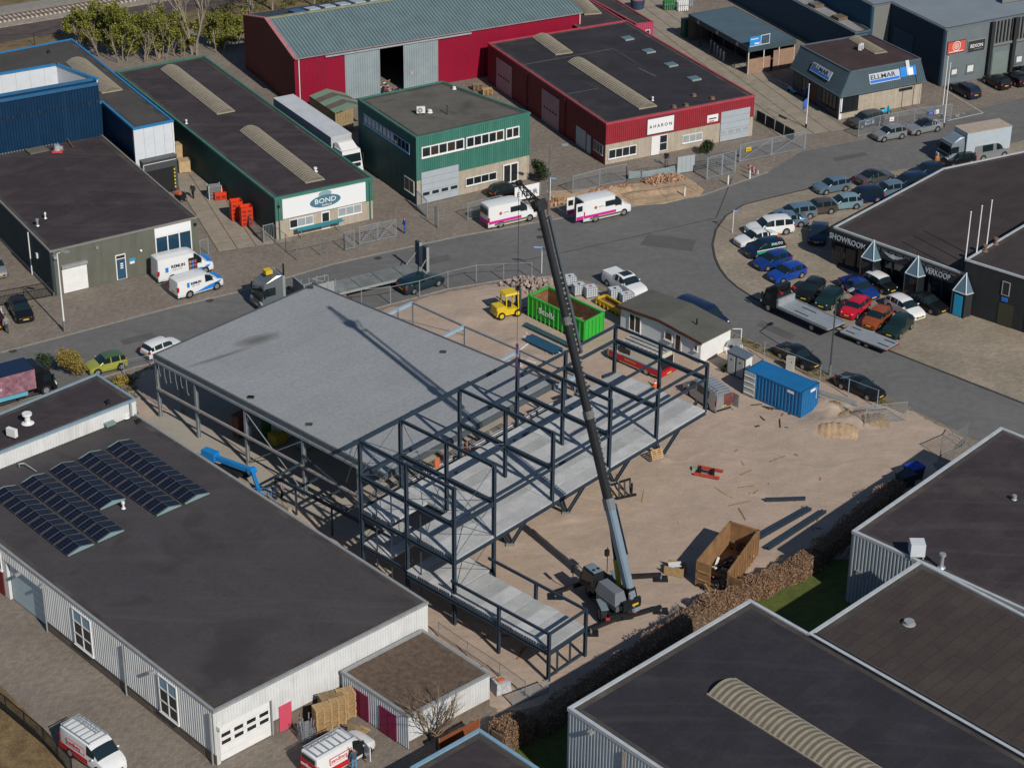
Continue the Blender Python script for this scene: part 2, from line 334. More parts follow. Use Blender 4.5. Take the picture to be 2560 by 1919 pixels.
# seam between two lays of asphalt, drains
mb=MB();sm=[tH(300,935),tH(520,872),tH(1000,775),tH(1600,640),tH(2211,500),tI(140,415)]
q=[P(p)[:2]for p in sm]
for a,b in zip(q[:-1],q[1:]):
 d=unit(b-a);nn=np.array([-d[1],d[0]])*.05;mb.prism([tuple(a-nn),tuple(b-nn),tuple(b+nn),tuple(a+nn)],-.05,-.004)
struct(mb.build('road_seam',mat('seam_tar',(.05,.048,.045),var=.2)))
for k,p in enumerate([tH(700,600),tH(690,665),tF(1810,1005),tF(110,1440),tG(1330,708)]):
 c=P(p);mb=MB();mb.tube((c[0],c[1],-.04),(c[0],c[1],.004),.38,n=16);o=mb.build('drain_cover',mat('cast_iron',(.055,.045,.04),rough=.7,var=.2))
 tag(o,['round iron drain cover in the road below the first white and magenta van','second round iron drain cover in the road, nearer the crane jib','small drain grate in the kerb below the parked blue and white vans','drain grate in the kerb at the far left of the road','drain grate at the kerb behind the low-loader trailer'][k],'drain cover')
M_PATCH=mat('asphalt_patch',(.098,.097,.095),rough=.9,var=.12,scale=.5,fine=.1)
for pts in([(1010,660),(1120,636),(1128,650),(1016,675)],[(1620,585),(1740,600),(1730,628),(1600,612)],[(1905,800),(1990,838),(1975,850),(1890,812)],[(300,850),(380,830),(392,842),(310,862)],[(2080,395),(2160,380),(2170,388),(2090,404)]):struct(MB().prism(gpoly(pts),-.05,-.006).build('road_patch',M_PATCH))
# building site sand: one sheet whose edge sinks below the paving, with heaps
SITE=[(300,985),(345,925),(930,776),(1119,725),(1257,703),(1380,694),(1468,704),(1560,742),(1700,790),(1850,852),(2060,946),(2276,1027),(2420,1092),(2330,1190),(2200,1300),(2060,1440),(1880,1500),(1560,1650),(1380,1760),(1240,1790),(1080,1640),(1060,1600),(700,1370),(420,1180)]
SP=np.array(gpoly(SITE))
def sdist(pts,poly):
 n=len(poly);best=np.full(len(pts),1e9);inside=np.zeros(len(pts),bool)
 for i in range(n):
  a=poly[i];b=poly[(i+1)%n];ab=b-a;t=np.clip(((pts-a)@ab)/(ab@ab),0,1);d=np.linalg.norm(pts-(a+t[:,None]*ab),axis=1);best=np.minimum(best,d)
  c=((a[1]>pts[:,1])!=(b[1]>pts[:,1]))&(pts[:,0]<(b[0]-a[0])*(pts[:,1]-a[1])/(b[1]-a[1]+1e-12)+a[0]);inside^=c
 return np.where(inside,best,-best)
def vnoise(x,y,s,seed):
 r=np.random.default_rng(seed);G=r.random((64,64));X=x/s;Y=y/s;i=np.floor(X).astype(int);j=np.floor(Y).astype(int);fx=X-i;fy=Y-j
 fx=fx*fx*(3-2*fx);fy=fy*fy*(3-2*fy);g=lambda a,b:G[a%64,b%64]
 return(g(i,j)*(1-fx)+g(i+1,j)*fx)*(1-fy)+(g(i,j+1)*(1-fx)+g(i+1,j+1)*fx)*fy
HEAPS=[(tS(1250,950),2.0,.75),(tS(1180,1180),2.4,.55),(tS(1750,1080),2.2,.6),(tS(1500,1130),1.5,.35),(tJ(1560,640),1.4,.5),
  (tX(1290,1230),1.1,.16),(tX(960,1390),1.1,.16),(tX(1570,1045),1.0,.16),(tX(1860,890),1.1,.16),(tS(1300,900),1.0,-.35),(tS(1480,990),.8,-.5),(tG(2100,1230),2.0,.25),(tV(560,620),1.6,.2),(tV(300,440),1.4,.22),(tM(1560,760),1.6,.12)]
HP=[(P(p)[:2],r,h)for p,r,h in HEAPS]
def sand_z(pts):
 d=sdist(pts,SP);x,y=pts[:,0],pts[:,1]
 z=np.minimum(.05,d*.10-.06)+(vnoise(x,y,3.1,1)-.5)*.09+(vnoise(x,y,.9,2)-.5)*.05+(vnoise(x,y,.4,3)-.5)*.03
 for c,r,h in HP:
  q=np.linalg.norm(pts-c,axis=1)/r;z+=h*np.clip(1-q,0,1)**1.3*(1+.35*(vnoise(x,y,.5,4)-.5))
 return z
lo=SP.min(0)-1;hi=SP.max(0)+1;st=.26;nx=int((hi[0]-lo[0])/st)+1;ny=int((hi[1]-lo[1])/st)+1
gx,gy=np.meshgrid(lo[0]+np.arange(nx)*st,lo[1]+np.arange(ny)*st);pts=np.stack([gx.ravel(),gy.ravel()],1)
gz=sand_z(pts);keep=sdist(pts,SP)>-.7
idx=np.arange(nx*ny).reshape(ny,nx);f=np.stack([idx[:-1,:-1],idx[:-1,1:],idx[1:,1:],idx[1:,:-1]],-1).reshape(-1,4);f=f[keep[f].all(1)]
me=bpy.data.meshes.new('sand');me.from_pydata(np.column_stack([pts,gz]).tolist(),[],f.tolist());me.polygons.foreach_set('use_smooth',[True]*len(me.polygons));me.update()
struct(put('sand_yard',me,M_SAND))
# lawn and dry verge
flat('lawn',[(1880,1505),(2040,1395),(2170,1400),(2330,1480),(2300,1560),(2060,1720),(1500,1900),(1420,1960),(1280,2010),(1215,1840),(1330,1790),(1560,1660)],.01,M_LAWN)
flat('verge',[(-60,1640),(0,1712),(60,1770),(130,1850),(190,1960),(-60,1960)],.03,mat('verge_litter',(.17,.115,.055),rough=.95,var=.4,scale=.9,fine=.4,bump=.7))
flat('planting_strip',[(1840,838),(2073,936),(2276,1016),(2260,1035),(2060,955),(1830,850)],.07,mat('weedy_soil',(.20,.155,.10),rough=.95,var=.3,scale=.9,fine=.3,wear=(.075,.085,.03),wear_amt=.9,wear_scale=.9))
# concrete slab yards, slab by slab
def slab_yard(name,origin,dirn,across,nl,nw,L,W,skip=None,z=.035,m=None):
 """nl x nw slabs; dirn and across are unit vectors, L and W slab sizes."""
 o=V2(origin);dirn=unit(dirn);across=unit(across)
 base=MB();c=[o,o+dirn*nl*L,o+dirn*nl*L+across*nw*W,o+across*nw*W];b=struct(base.prism([tuple(x)for x in c],-.3,-.005).build(name,M_DARKG))
 g=.035
 for i in range(nl):
  for j in range(nw):
   if skip and skip(i,j):continue
   p=o+dirn*L*i+across*W*j;q=[p+dirn*g+across*g,p+dirn*(L-g)+across*g,p+dirn*(L-g)+across*(W-g),p+dirn*g+across*(W-g)]
   dz=[z+random.uniform(-.006,.006)for _ in range(4)]
   MB().prism([tuple(x)for x in q],-.1,dz).build('concrete_slab',m or M_SLAB,b)
 return b
 # lane between the dark red unit and the gas dealer
a0=P(tD(1130,1640));a1=P(tD(-200,620));dA=unit((a1-a0)[:2]);cr=np.array([dA[1],-dA[0]])
slab_yard('slab_lane',a0[:2]-dA*3.5,dA,cr,26,4,2.35,2.05)
# yard beside the white-signed seafood unit
b0=P(tF(1890,590));b1=P(tF(1560,60));dB=unit((b1-b0)[:2]);cb=np.array([dB[1],-dB[0]])
slab_yard('slab_yard',b0[:2]+dB*.2,dB,cb,10,4,2.3,1.95)
# white parking bay lines in front of the dark office block
mb=MB()
def pline(p0,p1,w=.1):
 a=P(p0)[:2];b=P(p1)[:2];d=unit(b-a);nn=np.array([-d[1],d[0]])*w/2;mb.prism([tuple(a-nn),tuple(b-nn),tuple(b+nn),tuple(a+nn)],-.05,.004)
pline(tE(1340,1060),tE(1740,1300));pline(tE(1740,1300),tE(1330,1390));pline(tE(1420,1320),tE(1460,1345));pline(tE(1430,1340),tE(1470,1315));pline(tE(1500,1300),tE(1530,1310))
struct(mb.build('parking_line',mat('road_paint',(.55,.54,.50),rough=.8,var=.2,scale=3)))
# ------------------------------------------------------------------ buildings
M_BIT=strip_mat('roof_bitumen_brown',(.040,.031,.035),ANG_B,6.0,1.05,1.35,jw=.02,rough=.9,var=.20,scale=.30,wear=(.072,.060,.056),wear_amt=.7,wear_scale=.2,tone=.10,offs=.4)
M_BITG=strip_mat('roof_bitumen_grey',(.056,.051,.054),ANG_B-math.pi/2,6.0,1.05,1.06,jw=.012,rough=.9,var=.12,scale=.25,wear=(.072,.060,.052),wear_amt=.45,wear_scale=.12,tone=.03)
M_BITB=strip_mat('roof_bitumen_black',(.026,.024,.030),ANG_B,6.0,1.05,1.3,jw=.02,rough=.85,var=.18,scale=.30,wear=(.055,.050,.045),wear_amt=.5,wear_scale=.15,tone=.06)
M_BITW=strip_mat('roof_bitumen_weathered',(.115,.108,.090),math.radians(20),5.0,1.05,.8,jw=.02,rough=.95,var=.14,scale=.35,wear=(.055,.05,.042),wear_amt=.5,wear_scale=.2,tone=.05)
M_CHAR0=mat('gutter_black',(.012,.013,.014),rough=.8,var=.2)
M_GRAV=mat('gravel_roof',(.125,.088,.062),rough=.98,var=.35,scale=2.2,fine=.45,bump=1.0)
M_TRIMG=mat('trim_grey',(.32,.33,.33),rough=.5,metal=.2,var=.12,scale=2)
M_CLADW=mat('white_cladding',(.62,.63,.62),rough=.45,var=.06,scale=.8,wear=(.45,.45,.43),wear_amt=.4,wear_scale=.5)
M_CLADB=mat('pale_blue_grey_cladding',(.40,.44,.47),rough=.4,metal=.2,var=.07,scale=.8)
M_BRICKB=strip_mat('brown_brick_plinth',(.16,.125,.10),0,.22,.07,.8,jw=.008,var=.2,scale=1.5,tone=.12)
M_BRICKC=strip_mat('cream_brick',(.40,.345,.27),0,.22,.07,.85,jw=.008,var=.12,scale=1.5,tone=.08)
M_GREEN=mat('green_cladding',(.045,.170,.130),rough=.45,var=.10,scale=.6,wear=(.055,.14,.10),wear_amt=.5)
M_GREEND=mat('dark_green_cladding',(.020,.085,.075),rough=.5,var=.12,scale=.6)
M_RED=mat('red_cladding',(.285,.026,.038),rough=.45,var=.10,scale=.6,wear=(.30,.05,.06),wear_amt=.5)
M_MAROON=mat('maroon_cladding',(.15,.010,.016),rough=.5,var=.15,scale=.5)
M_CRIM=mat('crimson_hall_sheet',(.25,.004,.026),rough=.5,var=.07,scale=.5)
M_BLUE=mat('blue_profiled_sheet',(.007,.034,.082),rough=.4,var=.12,scale=.7,metal=.1)
M_BLUET=mat('blue_trim',(.022,.185,.40),rough=.45,var=.1)
M_PANELW=mat('white_panel',(.58,.61,.64),rough=.5,var=.05)
M_OLIVE=mat('olive_render',(.118,.122,.098),rough=.9,var=.08,scale=.8,fine=.05)
M_SLATE=mat('slate_cladding',(.055,.085,.105),rough=.5,var=.10,scale=.6)
M_SLATEL=mat('slate_roof_membrane',(.20,.235,.26),rough=.7,var=.08,scale=.25,wear=(.16,.19,.21),wear_amt=.5,wear_scale=.15)
M_CHAR=mat('charcoal_wall',(.022,.024,.026),rough=.7,var=.15)
M_GREYW=mat('grey_painted_wall',(.13,.155,.165),rough=.8,var=.08,scale=.8)
M_SKYL=mat('rooflight_sheet',(.150,.128,.095),rough=.6,var=.16,scale=1.2,wear=(.12,.105,.08),wear_amt=.6,wear_scale=.8)
M_SKYR=mat('rooflight_rib',(.31,.275,.205),rough=.6,var=.15)
M_DOORG=mat('grey_door_sheet',(.36,.40,.43),rough=.45,var=.05)
M_WOOD=mat('new_pallet_wood',(.40,.265,.130),rough=.85,var=.22,scale=3,fine=.15)
M_WOODW=mat('weathered_wood',(.24,.17,.10),rough=.9,var=.25,scale=3)
M_SIGNW=mat('sign_white',(.74,.75,.75),rough=.4,var=0)
M_INK=mat('sign_black',(.02,.02,.022),rough=.5,var=0)
for m_,c_ in((M_BIT,(.075,.064,.060)),(M_BITG,(.078,.070,.068)),(M_BITB,(.052,.048,.050)),(M_BITW,(.085,.078,.062))):tracks(m_,.05,1.1,ANG_B,c_,.52,.75,.55,warp=2);tracks(m_,.22,.22,0,tuple(x*.35 for x in c_),.56,.70,.55)
for m_,c_ in((M_CLADW,(.44,.43,.40)),(M_GREEN,(.085,.20,.165)),(M_RED,(.22,.045,.05)),(M_CRIM,(.19,.01,.03)),(M_BLUE,(.013,.045,.10)),(M_CLADB,(.30,.33,.35)),(M_GREEND,(.035,.10,.09)),(M_MAROON,(.11,.02,.025)),(M_OLIVE,(.085,.085,.07)),(M_BRICKC,(.30,.26,.20))):tracks(m_,1.6,1.6,0,c_,.50,.72,.6,sz=.10,warp=1)
def poly_at(pxs,z):return[V2(P(p,z))for p in pxs]
def centre(poly):return np.mean(np.array(poly),0)
def walls_of(poly,h):return[Wall(poly[i],poly[(i+1)%len(poly)],h)for i in range(len(poly))]
def pipe(W,t,z0,z1,parent,m=None,r=.06,off=.12):
 MB().tube(W.at(t,z0,off),W.at(t,z1,off),r,n=6).build('downpipe',m or M_TRIMG,parent)
def vent(label,p,z,h=.55,r=.14,cat='roof vent',m=None,style=0,name='roof_vent'):
 c=P(p,z);t=thing(name,label,cat,(c[0],c[1],z));m=m or M_ALU
 MB().tube((c[0],c[1],z),(c[0],c[1],z+h),r*.7,n=10).build('pipe',m,t,smooth=40)
 MB().tube((c[0],c[1],z),(c[0],c[1],z+.09),r*1.6,r*1.2,n=10).build('flashing',m,t,smooth=40)
 mb=MB();mb.tube((c[0],c[1],z+h),(c[0],c[1],z+h+.16),r*1.25,r*(.7 if style else 1.2),n=10);mb.build('cowl',m,t,smooth=40)
 return t
def aircon(label,p,z,ang,m=None):
 c=P(p,z);t=local('air_conditioner',label,'air conditioner');m=m or M_WHITE
 MB().box(-.45,.45,-.17,.17,.14,.82).build('casing',m,t)
 for sx in(-1,1):MB().box(sx*.32-.04,sx*.32+.04,-.22,.22,0,.14).build('foot',M_BLACK,t)
 f=MB().tube((-.1,-.17,.48),(-.1,-.2,.48),.29,n=16).build('fan_grille',mat('fan_grille_grey',(.25,.26,.26),var=0),t)
 MB().tube((-.1,-.2,.48),(-.1,-.215,.48),.08,n=10).build('hub',M_WHITE,f)
 rotz(t,(c[0],c[1],z),ang);return t
 # ---- white-clad hall with solar panels, lower left
h=4.4
poly=poly_at([(534,1778),(1069,1506),(334,1032),(-172,1232)],h)
R=thing('white_hall','white clad hall with solar panels on its dark flat roof','warehouse',centre(poly))
Wf,Wr,Wb,Wl=walls_of(poly,h)
flat_roof(R,poly,h,M_BITG,M_TRIMG)
for W in(Wr,Wb):
 mb=MB();W.ribs(mb,0,W.L,0,h-.12,.28,.04);mb.build('wall',M_CLADW,R)
 # left long wall: brick plinth, ribbed sheet between openings
def L2(p):return Wl.sz(p)
tdo0=L2(tL(85,460))[0];tdo1=L2(tL(345,640))[0];dtop=L2(tL(200,250))[1]
plz=.85
panel(Wl,0,tdo0-.05,0,h-.15,-.3,0,'wall',M_CLADW,R)
panel(Wl,tdo0-.05,tdo1,dtop,h-.15,-.3,-.02,'wall',M_CLADW,R)
panel(Wl,tdo1,Wl.L-.02,0,plz,-.3,.01,'plinth',M_BRICKB,R)
panel(Wl,tdo1,Wl.L-.02,plz,h-.15,-.3,-.002,'wall',M_CLADW,R)
mb=MB();Wl.ribs(mb,tdo1,Wl.L,plz+.02,h-.14,.26,.045,.012);mb.build('cladding',M_CLADW,R)
mb=MB();Wl.ribs(mb,0,tdo1-.02,dtop+.05,h-.14,.26,.045,.002);mb.build('cladding',M_CLADW,R)
panel(Wl,tdo1,Wl.L-.02,plz-.03,plz+.03,.0,.07,'drip_sill',M_TRIMG,R)
d=door_sect(Wl,tdo0+.1,tdo1-.1,.05,dtop-.05,mat('pale_blue_door',(.42,.52,.56),rough=.45,var=.05),R,n=5,off=-.28)
for p0,p1 in((tL(585,800),tL(675,560)),(tL(1215,1310),tL(1315,1050))):
 ta=Wl.sz(tL(555,600)if p0[0]<300 else tL(1190,1100))[0];tb=Wl.sz(tL(700,800)if p0[0]<300 else tL(1335,1300))[0]
 w_=window(Wl,ta,tb,plz+.15,h-.32,2,R,rows=3,fr=.1,off=.05,gm=M_GLASS);zz_=plz+.15+(h-.47-plz)*2/3
 for u0,u1 in((ta+.1,(ta+tb)/2-.05),((ta+tb)/2+.05,tb-.1)):panel(Wl,u0,u1,zz_+.05,h-.42,.095,.1,'top_pane_reflection',mat('painted_sky_reflection',(.22,.36,.44),rough=.2,var=.05),w_)  # sky reflection in the top row, painted as pale panels over the glass
ta,_=L2(tL(10,300));window(Wl,ta-.5,ta+.55,2.3,3.9,1,R,fr=.1,off=.02);panel(Wl,ta-.45,ta+.5,.05,2.2,.0,.07,'door',mat('oxblood_door',(.16,.018,.015),var=.05),R)
for px in(tL(935,900),tL(345,450),tL(1590,1400)):
 t,_=L2(px);pipe(Wl,min(t,Wl.L-.25),0,h-.2,R,off=.16)
for px in(tL(330,300),tL(1140,935),tL(150,212)):
 t,z=L2(px);panel(Wl,t-.12,t+.12,z-.1,z+.05,.05,.45,'wall_lamp',M_TRIMG,R)
 # front gable wall
t0=Wf.sz(tL(1650,1640))[0];t1=Wf.sz(tL(2025,1500))[0];zt=Wf.sz(tL(2010,1160))[1]
panel(Wf,.02,t0-.1,0,h-.15,-.3,0,'wall',M_CLADW,R);panel(Wf,t0-.1,t1+.1,zt+.05,h-.15,-.3,0,'wall',M_CLADW,R);panel(Wf,t1+.1,Wf.L,0,h-.15,-.3,0,'wall',M_CLADW,R)
mb=MB();Wf.ribs(mb,.02,t0-.15,.3,h-.14,.24,.04,.002);Wf.ribs(mb,t0-.15,t1+.15,zt+.08,h-.14,.24,.04,.002);Wf.ribs(mb,t1+.15,Wf.L,1.25,h-.14,.24,.04,.002);mb.build('cladding',M_CLADW,R)
panel(Wf,t1+.12,Wf.L*.6,0,1.22,0,.03,'plinth',M_BRICKB,R)
door_sect(Wf,t0,t1,.03,zt,M_WHITE,R,n=5,lights=[(3,4),(2,4)],off=-.2)
td=Wf.sz(tL(2120,1400))[0];panel(Wf,td-.55,td+.5,.1,2.15,.03,.1,'door',mat('pink_door',(.55,.07,.12),var=.04),R)
for px in(tL(1620,1310),):panel(Wf,.1,.4,2.9,3.2,.05,.4,'camera_bracket',M_WHITE,R)
SOLAR_H=h+.05
# raised rear part of the hall
h2=5.75
poly=poly_at([(-60,1155),(339,998),(241,935),(-60,1058)],h2);RR=thing('white_rear_block','raised rear block of the white hall with brown flat roof','warehouse',centre(poly))
flat_roof(RR,poly,h2,M_BIT,mat('trim_blue_grey',(.22,.30,.36),rough=.5,var=.1));
for W in walls_of(poly,h2):
 mb=MB();W.ribs(mb,0,W.L,0,h2-.12,.26,.04);mb.build('wall',M_CLADW,RR)
W=walls_of(poly,h2)[0];t,z=W.sz(tK(860,560));panel(W,t-.45,t+.45,z-.12,z+.12,.05,.5,'duct_outlet',mat('duct_green',(.18,.26,.24),var=.1),RR);t,z=W.sz(tK(1035,450));pipe(W,t,h+.1,z+.6,RR,r=.1)
vent('white cylindrical fan housing on the raised rear roof',tK(222,565),h2,.75,.33,m=M_WHITE,name='roof_fan')
aircon('white outdoor unit on the raised rear roof at the left edge',tK(100,680),h2,math.radians(150))
vent('small dark cowl on the raised rear roof near its right corner',tK(862,415),h2,.25,.13,m=M_BLACK)
vent('round white rain-water outlet at the foot of the white rear wall',tK(1005,520),h+.05,.12,.2,m=M_WHITE)
vent('low dark vent beside the roof edge pipe of the white hall',tK(1105,562),h+.05,.15,.16,m=M_BLACK)
vent('white pipe vent in the gap between the solar rows',tK(985,1245),h+.05,.45,.11,m=M_WHITE)
t=thing('roof_hose_bracket','bent pale pipe lying on the roof above the solar rows','pipe',P(tK(170,905),h+.05));MB().path([P(tK(155,915),h+.1),P(tK(150,890),h+.4),P(tK(195,885),h+.4),P(tK(290,950),h+.1)],.05).build('pipe',M_TRIMG,t)
# ---- low annex with gravel roof
h=2.75
poly=poly_at([(854,1678),(1021,1790),(1224,1684),(1055,1574)],h);R=thing('gravel_roof_annex','low white annex with brown gravel roof and purple doors','annex',centre(poly))
flat_roof(R,poly,h,M_GRAV,M_TRIMG,drop=.16,edge=0)
Wl2,Wf2,Wr2,Wb2=walls_of(poly,h)
mb=MB();Wl2.ribs(mb,0,Wl2.L,.05,h-.12,.22,.04);mb.build('wall',mat('grey_cladding',(.42,.46,.49),rough=.45,var=.08),R)
panel(Wf2,0,Wf2.L,0,.7,-.3,.02,'plinth',M_BRICKB,R);mb=MB();Wf2.ribs(mb,0,Wf2.L,.7,h-.12,.24,.035);mb.build('wall',M_CLADW,R)
mb=MB();Wr2.ribs(mb,0,Wr2.L,0,h-.12,.24,.035);mb.build('wall',M_CLADW,R);panel(Wb2,0,Wb2.L,0,h-.12,-.2,0,'wall',M_CLADW,R)
M_PURP=mat('purple_door',(.20,.012,.060),rough=.5,var=.06)
for a,b in((tM(725,1200),tM(850,1260)),(tM(935,1350),tM(1058,1420))):
 ta=Wl2.sz(a)[0];tb=Wl2.sz(b)[0];dd=panel(Wl2,ta,tb,.05,2.15,.04,.1,'door',M_PURP,R);panel(Wl2,(ta+tb)/2-.015,(ta+tb)/2+.015,.07,2.13,.1,.112,'joint',M_INK,dd)
 # ---- dark hall, lower right (front), and its two neighbours
h=7.0
pA,pB,pC=(1421,1772),(1875,1502),(2022,1586);a,b,c=poly_at([pA,pB,pC],h)
dd=c-b;poly=[a,a+dd*5.5,b+dd*5.5,b];RA=thing('grey_clad_hall','pale blue clad hall with black flat roof and long ribbed rooflight in the foreground','warehouse',centre([a,b,c]))
flat_roof(RA,poly,h,M_BITB,mat('trim_white',(.42,.45,.47),rough=.45,var=.12),tw=.2,th=.25)
for W in walls_of(poly,h):
 mb=MB();W.ribs(mb,0,W.L,0,h-.12,.28,.045);mb.build('wall',M_CLADB,RA)
W=walls_of(poly,h)[0];t,z=W.sz(tQ(462,780));pipe(W,t,0,h-.25,RA,m=M_WOODW,off=.15);t,z=W.sz(tQ(320,660));panel(W,t-.15,t+.15,z-.1,z+.1,.05,.4,'wall_lamp',M_TRIMG,RA)
s0=P(tQ(885,470),h)[:2];s1=P(tQ(1480,840),h)[:2];barrel(RA,s0,s0+(s1-s0)*1.25,2.6,.45,h-.02,M_SKYL,M_SKYR,pitch=.46)
MB().tube(P(tQ(700,640),h+.2),P(tQ(705,640),h+.2),.02).build('cable_clip',M_BLACK,RA)
MB().bar((*(c+unit(dd)*.25),h+.17),(*(c+unit(dd)*42),h+.17),.55,.08).build('gutter',M_CHAR0,RA)
hb=7.1
b1,b2=poly_at([pC,(2300,1404)],hb);e=unit(dd)
poly=[b1,b1+e*45,b2+e*45,b2];RB=thing('brown_roof_hall','hall with brown sheeted flat roof behind the foreground black roof','warehouse',centre([b1,b2]))
flat_roof(RB,poly,hb,strip_mat('roof_brown_sheets',(.050,.039,.034),ANG_B-.03,5.0,.95,.62,jw=.03,rough=.92,var=.16,scale=.4,wear=(.07,.058,.05),wear_amt=.5,wear_scale=.15,tone=.08),mat('trim_white',(.5,.5,.5)),tw=.2,th=.22)
for W in walls_of(poly,hb):
 mb=MB();W.ribs(mb,0,W.L,0,hb-.12,.28,.045);mb.build('wall',mat('slate_blue_cladding',(.05,.10,.15),rough=.5,var=.1),RB)
vent('flat grey roof outlet on the brown sheeted roof',tQ(1707,190),hb+.05,.1,.3,m=M_TRIMG)
hc=6.05
c0,c1,c2=poly_at([tP(965,812),tP(1440,1030),tP(2045,60)],hc)
e2=unit(c1-c0);poly=[c0,c0+e2*45,c2+e2*45,c2];RC=thing('striped_wall_hall','dark flat-roofed hall with ribbed pale wall beside the lawn','warehouse',centre([c0,c1,c2]))
flat_roof(RC,poly,hc,M_BIT,mat('trim_white',(.5,.5,.5)),tw=.2,th=.22)
for W in walls_of(poly,hc):
 mb=MB();W.ribs(mb,0,W.L,0,hc-.12,.3,.06);mb.build('wall',M_CLADB,RC)
W=walls_of(poly,hc)[0];t,z=W.sz(tP(1022,1120));panel(W,t-.35,t+.35,z-.25,z+.25,.05,.12,'wall_grille',M_TRIMG,RC)
c=P(tP(1425,985),hc+.05);t=thing('ventilation_box','square white ventilation box on the dark roof beside the lawn','vent box',c);MB().prism([(c[0]-.5,c[1]-.5),(c[0]+.55,c[1]-.5),(c[0]+.55,c[1]+.5),(c[0]-.5,c[1]+.5)],hc+.25,hc+1.25).build('casing',M_PANELW,t)
for sx in(-.4,.45):MB().box(c[0]+sx-.06,c[0]+sx+.06,c[1]-.45,c[1]+.45,hc,hc+.25).build('foot',M_TRIMG,t)
vent('tall steel flue with round cap on the dark roof beside the lawn',tP(1610,1070),hc+.08,1.0,.2,cat='flue',name='flue')
vent('small double vent stub on the dark roof at the right edge',tP(2140,575),hc+.08,.2,.15,m=M_TRIMG)
# ---- small garage with blue trim at the bottom edge
h=3.0
a,b,c=poly_at([tM(1160,1551),tM(1668,1265),tM(2100,1551)],h);dd=c-b;poly=[a,a+dd*2.2,b+dd*2.2,b];R=thing('low_garage','low building with brown flat roof and blue trim at the bottom edge','garage',centre(poly))
flat_roof(R,poly,h,M_BIT,mat('trim_steel_blue',(.20,.34,.44),rough=.45,var=.1),tw=.22,th=.2)
for W in walls_of(poly,h):panel(W,0,W.L,0,h-.12,-.2,0,'wall',M_BRICKB,R)
W=Wall(P(tM(1375,1490))[:2],P(tM(1668,1340))[:2],1.8);F_=thing('rust_fence','rust brown plank fence behind the blue trimmed garage roof','fence',(W.A[0],W.A[1],0))
n=int(W.L/.16)
for i in range(n):panel(W,i*W.L/n+.006,(i+1)*W.L/n-.006,.05,1.8+random.uniform(-.01,.01),0,.03,'plank',mat('rust_brown_board',(.22,.065,.025),rough=.8,var=.2),F_)
for i in(0,.5,1):panel(W,W.L*i-.05,W.L*i+.05,0,1.75,-.1,-.003,'post',M_WOODW,F_)
# ------------------------------------------------------------------ north side of the road
def pxw(W,p0,p1):
 a=W.sz(p0);b=W.sz(p1);return min(a[0],b[0]),max(a[0],b[0]),min(a[1],b[1]),max(a[1],b[1])
def sign(W,p0,p1,m,parent,text=None,ink=None,edge=None,dep=.1,size=.6,bold=.01,sx=1.0,dy=0.0,name='sign',shear=0):
 t0,t1,z0,z1=pxw(W,p0,p1);s=panel(W,t0,t1,z0,z1,.02,dep,name,edge or m,parent);panel(W,t0+.06,t1-.06,z0+.06,z1-.06,dep,dep+.015,'face',m,s)
 if text:letters(text,size,ink,s,W.pt((t0+t1)/2,(z0+z1)/2-size*.36+dy,dep+.03),W.r3,UPV,align='CENTER',bold=bold,sx=sx,shear=shear)
 return s,(t0,t1,z0,z1)
 # ---- seafood unit: green, white sign
h=4.5;poly=poly_at([(687,498),(930.5,446),(509.5,140.4),(289,181)],h)
R=thing('green_trim_unit','long low green unit with white sign and seafood logo on its front','warehouse',centre(poly));Wf,Wr,Wb,Wl=walls_of(poly,h)
flat_roof(R,poly,h,M_BIT,M_GREEN,tw=.2,th=.2)
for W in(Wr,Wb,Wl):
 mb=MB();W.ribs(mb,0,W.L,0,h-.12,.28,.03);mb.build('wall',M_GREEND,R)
t0,t1,z0,z1=pxw(Wf,tG(505,365),tG(1215,60));zs=2.05
panel(Wf,0,Wf.L,0,zs,-.25,0,'wall',M_BRICKC,R);panel(Wf,0,Wf.L,zs,h-.12,-.25,0,'wall',M_GREEN,R)
for a,b in((0,.7),(Wf.L-.8,Wf.L)):
 mb=MB();Wf.ribs(mb,a,b,zs,h-.14,.2,.04,.01);mb.build('cladding',M_GREEN,R)
S=panel(Wf,.75,Wf.L-.85,zs+.12,h-.2,.0,.12,'sign_board',M_SIGNW,R)
lt,lz=Wf.sz(tG(870,210));lm=mat('logo_petrol_blue',(.06,.16,.22),var=0);el=MB();n=28
el.add([Wf.at(lt+1.75*math.cos(2*math.pi*i/n),lz+.66*math.sin(2*math.pi*i/n),.14)for i in range(n)],[tuple(range(n))]).build('logo_ellipse',lm,S)
el=MB();el.add([Wf.at(lt+.75*math.cos(2*math.pi*i/n),lz+.80+.32*math.sin(2*math.pi*i/n),.132)for i in range(n)],[tuple(range(n))]).build('logo_crest',mat('logo_grey_green',(.22,.33,.35),var=0),S)
letters('BOND',.74,M_SIGNW,S,Wf.pt(lt,lz-.16,.16),Wf.r3,UPV,align='CENTER',bold=.015,sx=1.15);letters('Seafood',.34,M_SIGNW,S,Wf.pt(lt+.1,lz-.52,.16),Wf.r3,UPV,align='CENTER',shear=.3)
window_px(Wf,tG(565,455),tG(768,335),3,R,gm=[M_GLASS,M_GLASSB,M_GLASSB]);window_px(Wf,tG(982,355),tG(1185,235),3,R,gm=M_GLASSB)
d0,d1,_,_=pxw(Wf,tG(842,470),tG(912,305));panel(Wf,d0,d1,.05,2.0,0,.07,'door',M_WHITE,R);panel(Wf,d0+.12,d1-.12,.9,1.85,.07,.08,'door_pane',M_GLASS,R)
